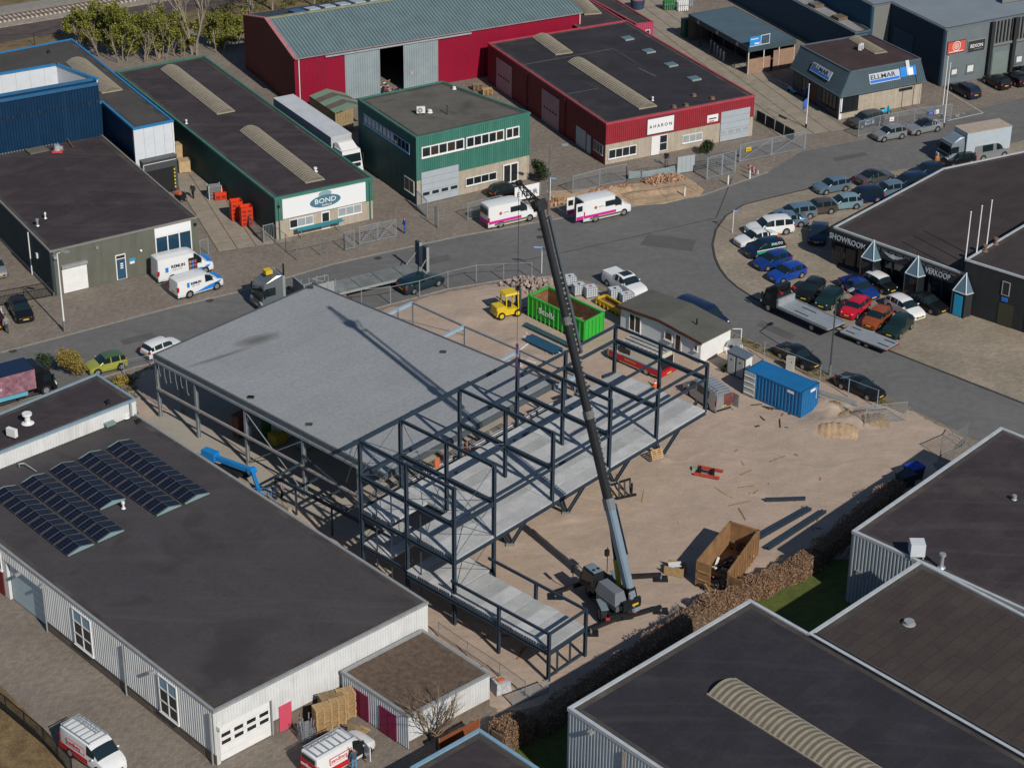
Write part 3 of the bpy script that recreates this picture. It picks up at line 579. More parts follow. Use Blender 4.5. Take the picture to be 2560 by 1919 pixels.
a0,a1,_,_=pxw(Wf,tG(600,470),tG(995,385));aw=MB();aw.hexa([Wf.at(a0,.95,1.1),Wf.at(a1,.95,1.1),Wf.at(a1,1.02,.5),Wf.at(a0,1.02,.5)],[Wf.at(a0,1.0,1.1),Wf.at(a1,1.0,1.1),Wf.at(a1,1.07,.5),Wf.at(a0,1.07,.5)])
T=thing('picnic_shelf','long teal table top standing in front of the white signed unit','table',Wf.at(a0,0,.8));aw.build('table_top',mat('teal_top',(.02,.22,.25),rough=.5,var=.1),T)
for k in(.1,.9):MB().bar(Wf.at(a0+(a1-a0)*k,0,.8),Wf.at(a0+(a1-a0)*k,.97,.8),.08).build('leg',M_STEELG,T)
for t in(.35,Wf.L-.35):pipe(Wf,t,0,h-.3,R,m=M_GREEN,off=.13)
panel(Wf,.2,.4,3.6,3.8,.05,.3,'floodlight',M_BLACK,R)
s=[P(tA(1462,592),h)[:2],P(tA(1950,975),h)[:2]];barrel(R,s[0],s[1],2.1,.42,h-.05,M_SKYL,M_SKYR)
s=[P(tB(215,1120),h)[:2],P(tB(785,1566),h)[:2]];barrel(R,s[0],s[1],2.1,.42,h-.05,M_SKYL,M_SKYR)
vent('small white pipe vent on the long brown roof of the seafood unit',tA(1610,1068),h,.3,.1,m=M_WHITE);vent('white mushroom vent beside the second rooflight of the seafood unit',tB(790,1482),h,.3,.16,m=M_WHITE)
# ---- green office
h=7.6;poly=poly_at([(1040.5,344.5),(1325,282),(1105.7,204),(894,247.5)],h)
R=thing('green_office','two storey green ribbed office block with white ribbon windows','office building',centre(poly));Wf,Wr,Wb,Wl=walls_of(poly,h)
flat_roof(R,poly,h,M_BITW,M_GREEN,tw=.16,th=.16)
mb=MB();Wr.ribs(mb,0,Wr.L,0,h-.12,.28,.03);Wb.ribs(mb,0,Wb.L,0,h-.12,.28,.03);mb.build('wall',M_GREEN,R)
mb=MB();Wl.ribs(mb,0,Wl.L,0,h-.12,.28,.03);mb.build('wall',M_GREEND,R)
zg=2.75;panel(Wf,0,Wf.L,0,zg,-.25,0,'wall',M_BRICKC,R);mb=MB();Wf.ribs(mb,0,Wf.L,zg,h-.12,.26,.05);mb.build('wall',M_GREEN,R)
t0,t1,z0,z1=pxw(Wf,tB(1702,1366),tC(508,1084));zA=Wf.sz(tB(1702,1366))[1];zB=Wf.sz(tB(1702,1272))[1]
gl=[M_GLASS,M_GLASS,M_GLASS,M_GLASS,mat('brownish_glass',(.045,.030,.024),rough=.1,var=0)]
w1=(t1-t0);
for(u0,u1,n_)in((0,.43,5),(.45,.84,5),(.86,1,2)):
 window(Wf,t0+w1*u0,t0+w1*u1,zA,zB,n_,R,gm=gl if u0 else[M_GLASS,gl[4],M_GLASS,gl[4]],off=.05,fr=.12)
d0,d1,_,_=pxw(Wf,tG(1702,240),tG(2022,180));_,dz=Wf.sz(tB(2022,1415))[0],Wf.sz(tB(2022,1415))[1]
door_sect(Wf,d0,d1,.05,dz,M_DOORG,R,n=5,lights=[(1,4)],off=.05)
window_px(Wf,tH(45,226),tH(312,96),4,R,off=.05);e0,e1,_,_=pxw(Wf,tH(365,215),tH(498,180));window(Wf,e0,e1,.1,2.35,2,R,off=.05,fr=.14,sill=False)
t0,t1,z0,z1=pxw(Wl,tB(1212,1062),tB(1605,1238));zA=Wl.sz(tB(1212,1062))[1];zB=Wl.sz(tB(1212,978))[1]
window(Wl,t0,t1,zA,zB,12,R,fm=mat('blue_frame',(.12,.25,.40),var=.05),gm=[M_GLASSB]*8+[M_GLASS]*4,fr=.1)
window(Wl,Wl.L-2.6,Wl.L-.5,1.0,2.5,2,R)
aircon('white outdoor unit on the grey roof of the green office',tB(1700,985),h,math.radians(10));vent('low white roof outlet beside the outdoor unit on the green office',tB(1778,972),h,.15,.2,m=M_WHITE)
vent('slim dark flue pipe with white base on the green office roof',tB(1928,985),h,.85,.1,m=mat('flue_dark',(.03,.05,.05),var=0),style=1,name='flue');vent('white roof outlet at the far corner of the green office',tB(1988,770),h,.12,.16,m=M_WHITE)
# ---- dark red unit with white sign
h=4.8;poly=poly_at([(1516,310),(1886.6,240),(1565,52),(1219.5,108.5)],h)
R=thing('dark_red_unit','dark red flat-roofed unit with white AHARON sign above cream brick front','warehouse',centre(poly));Wf,Wr,Wb,Wl=walls_of(poly,h)
flat_roof(R,poly,h,M_BITB,mat('red_trim',(.38,.06,.08),rough=.45,var=.15),tw=.18,th=.18)
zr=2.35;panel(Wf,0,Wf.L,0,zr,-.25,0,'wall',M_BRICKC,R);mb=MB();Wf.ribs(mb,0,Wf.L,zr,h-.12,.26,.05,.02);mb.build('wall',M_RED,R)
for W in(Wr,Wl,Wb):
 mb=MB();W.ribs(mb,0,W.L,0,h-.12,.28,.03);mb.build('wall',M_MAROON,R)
sign(Wf,tC(1607,1168),tC(1848,985),M_SIGNW,R,'A H A R O N',M_INK,edge=mat('sign_dark_edge',(.05,.04,.06),var=0),size=.52,bold=.012,dy=.0,dep=.14)
sign(Wf,tD(342,1580),tD(488,1460),M_SIGNW,R,None,None,dep=.1)
t0,t1,z0,z1=pxw(Wf,tD(342,1580),tD(488,1460));
for k in range(2):panel(Wf,t0+.2,t1-.25-.3*k,z1-.5-.3*k,z1-.36-.3*k,.12,.125,'print_line',M_INK if k==0 else mat('print_red',(.5,.12,.1),var=0),R)
window_px(Wf,tC(1278,1375),tC(1522,1248),4,R,off=.01);d0,d1,_,_=pxw(Wf,tC(1645,1372),tC(1783,1330));panel(Wf,d0,(d0+d1)/2,.05,2.25,0,.08,'door',M_WHITE,R);window(Wf,(d0+d1)/2,d1,.35,2.25,1,R,rows=2,sill=False)
window_px(Wf,tC(1917,1240),tC(2092,1138),3,R,off=.01,gm=M_GLASSB)
d0,d1,_,_=pxw(Wf,tD(515,1640),tD(885,1600));dz=Wf.sz(tD(885,1362))[1];door_sect(Wf,d0,d1,.05,dz-.1,M_DOORG,R,n=5,lights=[(1,4)],off=.03,gm=M_GLASSB)
M_PDOOR=mat('pinkish_shutter',(.36,.22,.23),rough=.6,var=.12,scale=.5)
for p0,p1 in((tC(318,780),tC(452,640)),(tC(708,1080),tC(860,980))):
 a,b,_,_=pxw(Wl,p0,p1);dd=panel(Wl,a,b,.05,3.9,.04,.09,'overhead_door',M_PDOOR,R)
 for k in range(5):panel(Wl,a+(b-a)*(.12+.16*k),a+(b-a)*(.22+.16*k),1.75,2.0,.09,.1,'worn_letter',M_INK,dd)
window(Wl,Wl.L-2.6,Wl.L-.5,.95,2.1,3,R,fm=mat('frame_shaded_white',(.5,.52,.55),var=.05));panel(Wl,Wl.L-4.2,Wl.L-3.3,.05,2.2,.03,.09,'door',M_DOORG,R);panel(Wl,Wl.L-6.8,Wl.L-4.5,.05,2.3,.03,.06,'shutter',M_DOORG,R)
for f_ in(.36,.68):pipe(Wl,Wl.L*f_,0,h-.25,R,m=mat('pipe_maroon',(.12,.03,.03),var=.1),off=.1)
barrel(R,P(tC(700,320),h)[:2],P(tC(898,465),h)[:2],2.2,.42,h-.05,M_SKYL,M_SKYR);barrel(R,P(tC(1003,528),h)[:2],P(tC(1622,930),h)[:2],2.2,.42,h-.05,M_SKYL,M_SKYR)
for k,p in enumerate((tC(1445,335),tC(1630,445),tC(1822,562),tC(2022,682))):
 c=P(p,h);e=Wf.r3*.62;f2=np.array([-Wf.r3[1],Wf.r3[0],0])*.62;q=[c-e-f2,c+e-f2,c+e+f2,c-e+f2]
 o=MB().prism([tuple(x[:2])for x in q],h-.05,h+.13).build('roof_window',M_TRIMG,R);MB().prism([tuple((c+(x-c)*.86)[:2])for x in q],h+.13,h+.16).build('pane',mat('rooflight_pane',(.10,.17,.20),rough=.12,var=0),o)
vent('white pipe vent right of the long rooflight on the dark red unit',tC(1664,870),h,.3,.1,m=M_WHITE)
for k,p in enumerate((tC(1850,930),tC(1955,915),tC(2022,830),tC(2180,855))):vent(['squat terracotta cowl at the front edge of the dark red unit','flat brown outlet right of the squat cowl on the dark red unit','round brown cowl further back on the dark red unit roof','twin brown vent near the right front corner of the dark red unit'][k],p,h,.1,.2,m=mat('terracotta',(.20,.11,.08),var=.15))
def roof_line(R,pts,z,w=.14,m=None,nm='lap_seam'):
 for a,b in zip(pts[:-1],pts[1:]):MB().bar(P(a,z),P(b,z),w,.03).build(nm,m or mat('seam_dust',(.085,.08,.078),rough=.95,var=.3),R)
roof_line(R,(tC(545,560),tC(1320,422),tC(1512,540)),h-.01);roof_line(R,(tC(930,812),tC(1200,762)),h-.01);roof_line(R,(tC(1040,700),tC(1180,760)),h-.01,.08);roof_line(R,(tC(1540,590),tC(1690,660)),h-.01,.3)
# units behind it
for nm,lab,pts,hh,wm in(('rear_red_unit','flat-roofed rear unit behind the dark red unit at the top edge',[tC(1050,250),tC(1430,184),tC(700,-260),tC(250,-200)],4.82,M_MAROON),('pink_end_unit','narrow flat-roofed unit with pink ribbed end wall at the top edge',[tC(1520,206),tC(1672,190),tC(1000,-215),tC(820,-180)],4.6,mat('pink_cladding',(.42,.06,.12),rough=.5,var=.1))):
 poly=poly_at(pts,hh);R2=thing(nm,lab,'warehouse',centre(poly));flat_roof(R2,poly,hh,M_BIT,mat('red_trim',(.4,.1,.1)),tw=.15,th=.1)
 for W in walls_of(poly,hh):mb=MB();W.ribs(mb,0,W.L,0,hh-.12,.26,.04);mb.build('wall',wm,R2)
 if nm=='rear_red_unit':barrel(R2,P(tC(960,-60),hh)[:2],P(tC(1148,122),hh)[:2],2.2,.42,hh-.05,M_SKYL,M_SKYR)
 else:window_px(walls_of(poly,hh)[0],tC(1600,300),tC(1640,255),1,R2,sill=False)
 # ---- crimson hall with corrugated gable roof
ze,zri=6.3,8.5
e0,e1=[V2(P(p,ze))for p in(tB(605,497),tC(1050,97))];d=unit(e1-e0);n_=np.array([-d[1],d[0]])
bk=V2(P(tB(165,135),ze+.4));dep=(bk-e0)@n_;g=unit(bk-e0)*1.0;dep_v=bk-e0;Lh=np.linalg.norm(e1-e0)
mid=e0+dep_v*.52
R=thing('crimson_hall','big crimson hall with grey corrugated gable roof and half open sliding doors','warehouse',(e0+e1)/2)
def roof_ribs(a,b,c,dd,pitch,rise,name,m,parent):
 """corrugated sheet: a-b along the eave, c-d along the ridge (b->c up the slope)."""
 a,b,c,dd=map(np.array,(a,b,c,dd));L=np.linalg.norm(b-a);n=int(L/pitch);nr=unit(np.cross(b-a,dd-a));mb=MB();lo=[];hi=[]
 for i in range(n):
  for f_,o in((0,0),(.5,0),(.6,rise),(.9,rise)):
   t=(i+f_)/n;lo.append(a+(b-a)*t+nr*o);hi.append(dd+(c-dd)*t+nr*o)
 k=len(lo);mb.add(lo+hi,[(i,i+1,k+i+1,k+i)for i in range(k-1)]);return mb.build(name,m,parent)
M_CORR=mat('weathered_corrugated_roof',(.135,.198,.210),rough=.75,var=.12,scale=.4,wear=(.12,.15,.14),wear_amt=.6,wear_scale=.3)
F0=(*e0,ze);F1=(*e1,ze);G0=(*mid,zri);G1=(*(mid+e1-e0),zri);K0=(*bk,ze+.4);K1=(*(bk+e1-e0),ze+.4)
ov=d*.12;sl=unit(np.array(F0)-np.array(G0))*.35
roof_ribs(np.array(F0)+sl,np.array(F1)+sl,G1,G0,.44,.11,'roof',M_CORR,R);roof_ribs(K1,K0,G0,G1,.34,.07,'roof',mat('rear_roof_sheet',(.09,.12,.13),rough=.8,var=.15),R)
rc=MB();rc.bar(np.array(G0)+np.array([0,0,.06]),np.array(G1)+np.array([0,0,.06]),.55,.1);rc.build('ridge_cap',mat('lichen_ridge',(.27,.27,.17),rough=.95,var=.3,scale=1.5,wear=(.3,.22,.06),wear_amt=.8),R)
M_FASC=mat('pink_barge_board',(.40,.16,.18),rough=.6,var=.15)
mb=MB();mb.bar(np.array(F0)+sl+np.array([0,0,.1]),np.array(G0)+np.array([0,0,.12]),.5,.12);mb.bar(np.array(G0)+np.array([0,0,.12]),np.array(K0)+np.array([0,0,.12]),.5,.12);mb.build('barge_board',M_FASC,R)
# gable wall
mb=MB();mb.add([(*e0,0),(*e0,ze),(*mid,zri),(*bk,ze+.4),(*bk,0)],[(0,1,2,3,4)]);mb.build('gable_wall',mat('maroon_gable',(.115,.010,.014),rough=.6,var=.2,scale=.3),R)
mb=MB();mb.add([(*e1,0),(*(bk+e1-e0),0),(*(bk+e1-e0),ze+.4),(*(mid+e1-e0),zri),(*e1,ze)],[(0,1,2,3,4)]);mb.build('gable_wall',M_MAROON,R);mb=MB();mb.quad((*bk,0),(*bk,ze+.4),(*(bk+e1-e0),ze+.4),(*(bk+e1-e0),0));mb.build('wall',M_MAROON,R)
Wf=Wall(e0,e1,ze);ta=Wf.sz(tB(1048,600))[0];tb=Wf.sz(tB(1345,600))[0];tc=Wf.sz(tB(1548,600))[0];td=Wf.sz(tB(1840,600))[0]
for a,b in((0,ta),(td,Wf.L)):
 mb=MB();Wf.ribs(mb,a,b,0,ze-.2,.5,.025);mb.build('wall',M_CRIM,R)
panel(Wf,ta,td,ze-.75,ze-.2,-.05,.0,'lintel',M_CRIM,R)
M_SLIDE=mat('sliding_door_sheet',(.30,.36,.38),rough=.45,metal=.2,var=.12,scale=.5,wear=(.22,.27,.28),wear_amt=.5)
for a,b in((ta-.1,tb),(tc,td+.1)):
 mb=MB();Wf.ribs(mb,a,b,.05,ze-.6,.3,.05,.12);dd=mb.build('sliding_door',M_SLIDE,R);panel(Wf,a,b,.05,ze-.6,.09,.115,'door_core',M_SLIDE,dd)
panel(Wf,tc+.9,tc+1.15,1.9,2.25,.18,.19,'notice',mat('notice_pink',(.55,.3,.3),var=0),R)
panel(Wf,ta-2.6,td+4.5,ze-.52,ze-.36,.14,.34,'door_rail',M_CLADB,R);panel(Wf,0,Wf.L,ze-.22,ze-.05,.02,.3,'gutter',mat('gutter_grey',(.25,.22,.23),var=.15),R);pipe(Wf,.5,0,ze-.2,R,m=M_WHITE,off=.15);pipe(Wf,Wf.L-.3,3,ze-.2,R,m=M_WHITE,off=.15)
# stuff just inside the open doors
T=thing('scrap_heap','heap of mixed scrap just inside the open hall door','scrap heap',Wf.at((tb+tc)/2,0,-.8))
for k in range(26):
 c=np.array(Wf.at(random.uniform(tb+.2,tc-.6),random.uniform(.1,.7),random.uniform(-2.2,.2)));mb=MB();s_=random.uniform(.15,.4);ax=np.array([random.gauss(0,1),random.gauss(0,1),random.gauss(0,.6)]);mb.bar(c-unit(ax)*s_,c+unit(ax)*s_,s_*.6,s_*.5);mb.build('piece',[M_WHITE,M_WOODW,M_BLACK,mat('scrap_pink',(.4,.15,.2)),M_STEELG][k%5],T)
 # rooflights along the ridge: a glazed strip on the far slope
for k in range(11):
 f0=.10+.052*k;a=np.array(G0)+(np.array(G1)-np.array(G0))*f0;b=np.array(G0)+(np.array(G1)-np.array(G0))*(f0+.036);up2=unit(np.array(K0)-np.array(G0))
 o=MB();o.hexa([a+up2*.5+UPV*.1,b+up2*.5+UPV*.1,b+up2*2.6+UPV*.1,a+up2*2.6+UPV*.1],[a+up2*.5+UPV*.28,b+up2*.5+UPV*.28,b+up2*2.6+UPV*.42,a+up2*2.6+UPV*.42]);o.build('rooflight',mat('rooflight_blue_grey',(.36,.44,.52),rough=.25,var=.1)if k else mat('blue_tarp',(.03,.10,.28),rough=.5),R)
 # ---- blue complex, top left
h=7.6;poly=poly_at([(333,323),(432.8,302.5),(179.5,98.4),(-80,148),(-80,322),(255,256)],h)
R=thing('blue_trim_block','grey flat-roofed block with bright blue trim and white loading dock front','warehouse',centre(poly));WS=walls_of(poly,h)
flat_roof(R,poly,h,strip_mat('roof_grey_brown',(.066,.062,.056),ANG_B,6,1.05,1.1,jw=.02,rough=.9,var=.15,scale=.3,wear=(.05,.04,.035),wear_amt=.6,tone=.05),M_BLUET,tw=.2,th=.2)
Wf,Wr,Wb=WS[0],WS[1],WS[2]
panel(Wf,0,Wf.L,0,h-.12,-.3,0,'wall',M_PANELW,R)
for k in range(1,4):panel(Wf,Wf.L*k/4-.015,Wf.L*k/4+.015,.1,h-.15,0,.006,'panel_joint',M_TRIMG,R)
for W in WS[1:]:
 mb=MB();W.ribs(mb,0,W.L,0,h-.12,.3,.03);mb.build('wall',M_BLUE,R)
t0,t1,z0,z1=pxw(Wf,tA(1225,1560),tA(1505,1400));z1=Wf.sz(tA(1225,1385))[1]
D=panel(Wf,t0-.1,t1,.0,z1,.02,.7,'dock_shelter',mat('dock_dark_grey',(.055,.06,.065),var=.1),R);panel(Wf,t0+.25,t1-.3,.05,z1-1.1,.70,.71,'opening',M_INK,D);panel(Wf,t0-.12,t1+.02,z1,z1+.12,0,.85,'canopy',mat('dock_grey',(.10,.105,.11),var=.1),D);panel(Wf,t0,t0+.06,.05,z1-.3,.70,.715,'white_edge',M_WHITE,D);panel(Wf,t0,t1-.1,z1-.36,z1-.3,.70,.715,'white_edge',M_WHITE,D)
for k in range(6):panel(Wf,t1-.42,t1-.28,.4+.4*k,.62+.4*k,.715,.725,'guide_mark',mat('guide_yellow',(.6,.5,.02),var=0),D)
panel(Wf,Wf.L-.2,Wf.L-.05,0,h-.2,.01,.12,'corner_trim',M_WHITE,R)
barrel(R,P(tA(655,530),h)[:2],P(tA(968,792),h)[:2],2.3,.42,h-.05,M_SKYL,M_SKYR);vent('small dark cowl with white cap on the blue trimmed roof',tA(420,458),h,.15,.14,m=M_BLACK)
# tall blue screen around the plant well
zt=10.9;zf=8.6
c_fr=V2(P(tA(845,690),zt));c_br=V2(P(tA(492,560),zt));dx=unit(V2(P(tA(845,690),zt))-V2(P(tA(0,838),zt)));Ls=22.0
c_fl=c_fr-dx*Ls;c_bl=c_br-dx*Ls
T=thing('blue_roof_screen','tall dark blue ribbed screen wall around a white lined roof well','screen wall',(c_fr+c_fl)/2)
W=Wall(c_fl,c_fr,zt);mb=MB();W.ribs(mb,0,W.L,4.0,zt-.5,.32,.08);mb.build('wall',M_BLUE,T);panel(W,0,W.L,4.0,zt-.1,-.25,-.01,'wall_core',M_BLUE,T)
cp=MB();cp.hexa([W.at(0,zt-.55,.22),W.at(W.L,zt-.55,.22),W.at(W.L,zt-.1,-.6),W.at(0,zt-.1,-.6)],[W.at(0,zt-.4,.22),W.at(W.L,zt-.4,.22),W.at(W.L,zt+.12,-.6),W.at(0,zt+.12,-.6)]);cp.build('coping',mat('blue_coping',(.03,.12,.24),rough=.4,metal=.2,var=.1),T)
W2=Wall(c_bl,c_br,zt);panel(W2,0,W2.L,h-.2,zt,0,.15,'wall',M_PANELW,T);panel(W2,0,W2.L,zt,zt+.18,-.1,.25,'coping',M_BLUET,T)
for k in range(1,14):panel(W2,W2.L*k/14-.012,W2.L*k/14+.012,h,zt-.05,.15,.156,'panel_joint',M_TRIMG,T)
W3=Wall(c_fr,c_br,zt);panel(W3,0,W3.L,h-3,zt,-.15,0,'wall',M_PANELW,T);panel(W3,0,W3.L,zt,zt+.18,-.25,.1,'coping',M_BLUET,T);MB().prism([tuple(c_fl),tuple(c_fr),tuple(c_br),tuple(c_bl)],zf-.3,zf).build('well_floor',M_BITW,T)
gp=MB();gp.tube(P(tA(0,1290),5.0),P(tA(575,1190),5.0),.07,n=6);gp.tube(P(tA(575,1190),5.0),P(tA(632,1272),4.8),.05,n=6);o=thing('copper_pipe','rust brown pipe running along the foot of the blue screen wall','pipe',P(tA(300,1240),4.8));gp.build('pipe',mat('rusty_pipe',(.28,.10,.04),var=.2),o)
# ---- olive unit with white service vans
h=4.7;poly=poly_at([(124.5,628),(492,542.5),(253,336),(-100,403)],h)
R=thing('olive_unit','olive rendered unit with dark brown flat roof and white roller door','warehouse',centre(poly));Wf,Wr,Wb,Wl=walls_of(poly,h)
flat_roof(R,poly,h,M_BIT,mat('trim_thin_grey',(.22,.21,.19),var=.1),tw=.12,th=.12)
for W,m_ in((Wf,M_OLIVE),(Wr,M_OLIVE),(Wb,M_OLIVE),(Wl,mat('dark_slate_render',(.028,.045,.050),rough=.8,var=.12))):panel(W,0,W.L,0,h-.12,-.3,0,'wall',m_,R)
panel(Wl,0,Wl.L,0,.35,0,.06,'plinth',M_KERB,R);t,z=Wl.sz(tF(270,600));pipe(Wl,t,0,h-.2,R,m=M_WHITE);t,z=Wl.sz(tF(335,670));panel(Wl,t-.15,t+.15,2.6,3.1,0,.2,'wall_vent',M_WHITE,R)
t0,t1,z0,z1=pxw(Wf,tF(552,940),tF(745,690));z1=Wf.sz(tF(545,725))[1];D=panel(Wf,t0,t1,.03,z1,.0,.06,'roller_door',M_WHITE,R)
for k in range(12):panel(Wf,t0+.05,t1-.05,.06+(z1-.1)*k/12,.05+(z1-.1)*(k+.86)/12,.06,.075,'slat',M_WHITE,D)
panel(Wf,t0-.05,t1+.05,z1,z1+.3,0,.3,'shutter_box',M_TRIMG,R)
t0,t1,_,_=pxw(Wf,tF(1010,830),tF(1098,810));zz=Wf.sz(tF(1000,615))[1];D=panel(Wf,t0,t1,.05,zz,0,.06,'door_frame',M_WHITE,R);panel(Wf,t0+.1,t1-.1,.1,2.2,.06,.08,'door',mat('petrol_door',(.02,.07,.13),var=.05),D);panel(Wf,t0+.1,t1-.1,2.3,zz-.1,.06,.08,'fanlight',mat('brownish_glass',(.04,.03,.02)),D)
for k in range(3):panel(Wf,t0+.45,t0+.75,1.2+.22*k,1.33+.22*k,.08,.085,'print_line',M_SIGNW,D)
for p,m_ in((tF(1143,650),mat('sky_blue_plate',(.02,.28,.55),var=0)),(tF(1137,677),M_WHITE)):
 t,z=Wf.sz(p);panel(Wf,t-.35 if m_ is not M_WHITE else t-.2,t+.3,z-.13,z+.13,.0,.03,'name_plate',m_,R)
t,z=Wf.sz(tF(1213,572));MB().ball(Wf.at(t,z,.12),.14).build('globe_lamp',M_WHITE,R);t,z=Wf.sz(tF(833,545));panel(Wf,t-.1,t+.1,z-.15,z+.1,0,.2,'floodlight',M_TRIMG,R);t,z=Wf.sz(tF(470,628));panel(Wf,t-.2,t+.2,z-.1,z+.15,0,.4,'floodlight',M_TRIMG,R);t,z=Wf.sz(tF(1680,345));panel(Wf,t-.12,t+.12,z-.1,z+.1,0,.25,'floodlight',M_BLACK,R)
t0,t1,z0,z1=pxw(Wf,tF(1345,600),tF(1648,400));zt_=Wf.sz(tF(1350,455))[1];window(Wf,t0,t1,.5,zt_,3,R,fr=.12,off=.02,gm=mat('blue_tinted_glass',(.015,.05,.085),rough=.06,var=0));panel(Wf,t0,t1,zt_+.02,h-.2,0,.1,'white_fascia',M_SIGNW,R)
vent('steel flue with round cap on the olive unit roof, nearer one',tF(325,360),h,.55,.14,name='flue');vent('thin white pipe vent on the olive unit roof, farther one',tF(393,298),h,.5,.1,m=M_WHITE,style=1)
c=P(tA(500,1310),h);T=thing('extractor_fan','grey extractor fan on a red base on the olive unit roof','extractor fan',c);MB().box(c[0]-.55,c[0]+.55,c[1]-.5,c[1]+.5,h,h+.18).build('base',mat('fan_red',(.5,.06,.07),var=.1),T);MB().tube((c[0]-.05,c[1],h+.18),(c[0]-.05,c[1],h+.75),.38,.30,n=10).build('housing',M_CLADB,T,smooth=40);MB().bar((c[0]-.05,c[1],h+.5),(c[0]+.55,c[1],h+.42),.3).build('motor',M_CLADB,T)
c=P(tA(325,1298),h);T=tag(MB().prism([tuple(P(q,h)[:2])for q in(tA(215,1300),tA(262,1335),tA(425,1300),tA(372,1265))],h-.05,h+.12).build('roof_hatch',mat('hatch_grey',(.12,.115,.09),var=.15)),'flat grey hatch plate on the olive unit roof','roof hatch')
# ---- gas dealer: open shed and mansard office
h=3.5;poly=poly_at([tD(885,612),tD(1490,506),tD(690,87),tD(118,185)],h);R=thing('gas_shed','open sided shed with slate blue sheet roof and small blue roof sign','shed',centre(poly));Wf,Wr,Wb,Wl=walls_of(poly,h)
MB().prism([tuple(q)for q in poly],h-.12,h).build('roof',strip_mat('slate_blue_sheet_roof',(.070,.115,.145),math.atan2(Wf.d[1],Wf.d[0]),40,.95,.75,jw=.03,var=.1,scale=.5,tone=.03),R)
mb=MB()
for W in(Wf,Wr,Wb,Wl):W.box(mb,-.05,W.L+.05,h-.62,h+.03,.0,.07)
mb.build('fascia',mat('slate_fascia',(.045,.075,.085),var=.1),R)
panel(Wr,0,Wr.L,0,h-.2,-.2,0,'wall',M_BRICKB,R);panel(Wb,0,Wb.L,0,h-.2,-.2,0,'wall',M_BRICKB,R);M_TAN=mat('tan_panel',(.30,.19,.13),var=.15);panel(Wf,.05,Wf.L*.48,0,1.9,-.1,0,'low_wall',M_TAN,R);panel(Wf,Wf.L*.54,Wf.L,0,2.5,-.1,0,'low_wall',M_TAN,R)
for k in range(4):MB().bar(Wf.at(Wf.L*k/3*.97+.1,0,-.05),Wf.at(Wf.L*k/3*.97+.1,h-.2,-.05),.1).build('post',M_WHITE,R)
for k in range(6):MB().bar(Wl.at(Wl.L*k/5*.97+.15,0,-.05),Wl.at(Wl.L*k/5*.97+.15,h-.2,-.05),.12).build('post',M_CHAR,R)
for p in(tD(240,300),tD(483,440),tD(742,585)):t,z=Wl.sz(p);panel(Wl,t-.25,t+.25,h-.55,h-.1,.07,.09,'notice',mat('notice_grey_pink',(.4,.3,.33),var=0),R)
panel(Wl,.3,Wl.L-.3,0,1.2,-3.2,-3.0,'inner_rack',M_CHAR,R)
W=Wall(Wf.A+Wf.d*.1,Wf.A+Wf.d*3.4,5);sg=thing('roof_sign','small bright blue sign with white frame standing on the shed roof edge','sign',W.at(1,h,0));panel(W,.0,1.6,h+.1,h+1.25,-.04,.02,'board',mat('sign_sky_blue',(.02,.26,.62),var=.05),sg);panel(W,.7,1.4,h+.25,h+.45,.02,.03,'white_mark',M_SIGNW,sg);panel(W,.1,1.2,h+.9,h+1.0,.02,.03,'white_mark',M_SIGNW,sg)
mb=MB()
for a,b in(((1.65,.1),(1.65,1.25)),((2.9,.1),(2.9,1.3)),((1.6,1.25),(2.95,1.3)),((0,.05),(2.95,.12))):mb.bar(W.at(a[0],h+a[1],0),W.at(b[0],h+b[1],0),.06)
mb.build('frame',M_WHITE,sg)
for k in range(14):
 p=[tD(1250+28*k,830-6*k)if k<5 else(tD(1000+18*(k-5),900-6*(k-5))if k<9 else tD(400+40*(k-9),640+38*(k-9)))][0];c=P(p);cm=[mat('bottle_blue',(.03,.22,.50),rough=.4),mat('bottle_green',(.10,.40,.10),rough=.4),mat('bottle_grey',(.35,.38,.38),rough=.4)][0 if k<5 else(1 if k<8 else 2)]
 T=thing('gas_cylinder',['leftmost','second','third','fourth','fifth','left','middle','right','lone','farthest','second farthest','middle','second nearest','nearest'][k]+[' blue gas cylinder against the tan wall of the gas shed',' green gas cylinder of three before the gas shed',' grey gas cylinder at the open gas shed'][0 if k<5 else(1 if k<8 else 2)],'gas cylinder',c,['blue gas cylinders','green gas cylinders','grey gas cylinders'][0 if k<5 else(1 if k<8 else 2)])
 MB().tube((c[0],c[1],0),(c[0],c[1],1.15),.14,n=10).build('body',cm,T,smooth=40);MB().ball((c[0],c[1],1.15),.14,n=10).build('shoulder',M_WHITE,T,smooth=60);MB().tube((c[0],c[1],1.25),(c[0],c[1],1.42),.05,n=6).build('valve',M_STEELG,T)
ze_,zt_=2.9,5.35
eav=poly_at([tE(95,1122),tE(1085,932),(2170,110),tD(1415,868)],ze_);top=poly_at([tE(213,832),tE(1020,682),tE(420,397),tD(1552,592)],zt_)
eav[2]=top[2]+(eav[1]-top[1])*np.array([1,.2]);R=thing('mansard_office','small office with slate mansard roof, ELLMAR signs and cream brick front','office building',centre(eav))
mb=MB();vs=[(*q,ze_)for q in eav]+[(*q,zt_)for q in top];mb.add(vs,[(i,(i+1)%4,4+(i+1)%4,4+i)for i in range(4)]);mb.build('mansard',M_SLATE,R);MB().prism([tuple(q)for q in inset(top,.15)],zt_-.3,zt_+.02).build('roof',mat('roof_felt_oxblood',(.050,.030,.030),rough=.9,var=.2,scale=.4,wear=(.07,.05,.045),wear_amt=.5),R)
mb=MB();
for i in range(4):mb.bar((*top[i],zt_+.02),(*top[(i+1)%4],zt_+.02),.2,.16)
for i in range(4):mb.bar((*eav[i],ze_),(*eav[(i+1)%4],ze_),.18,.14)
mb.build('trim',mat('slate_trim',(.09,.12,.14),var=.1),R)
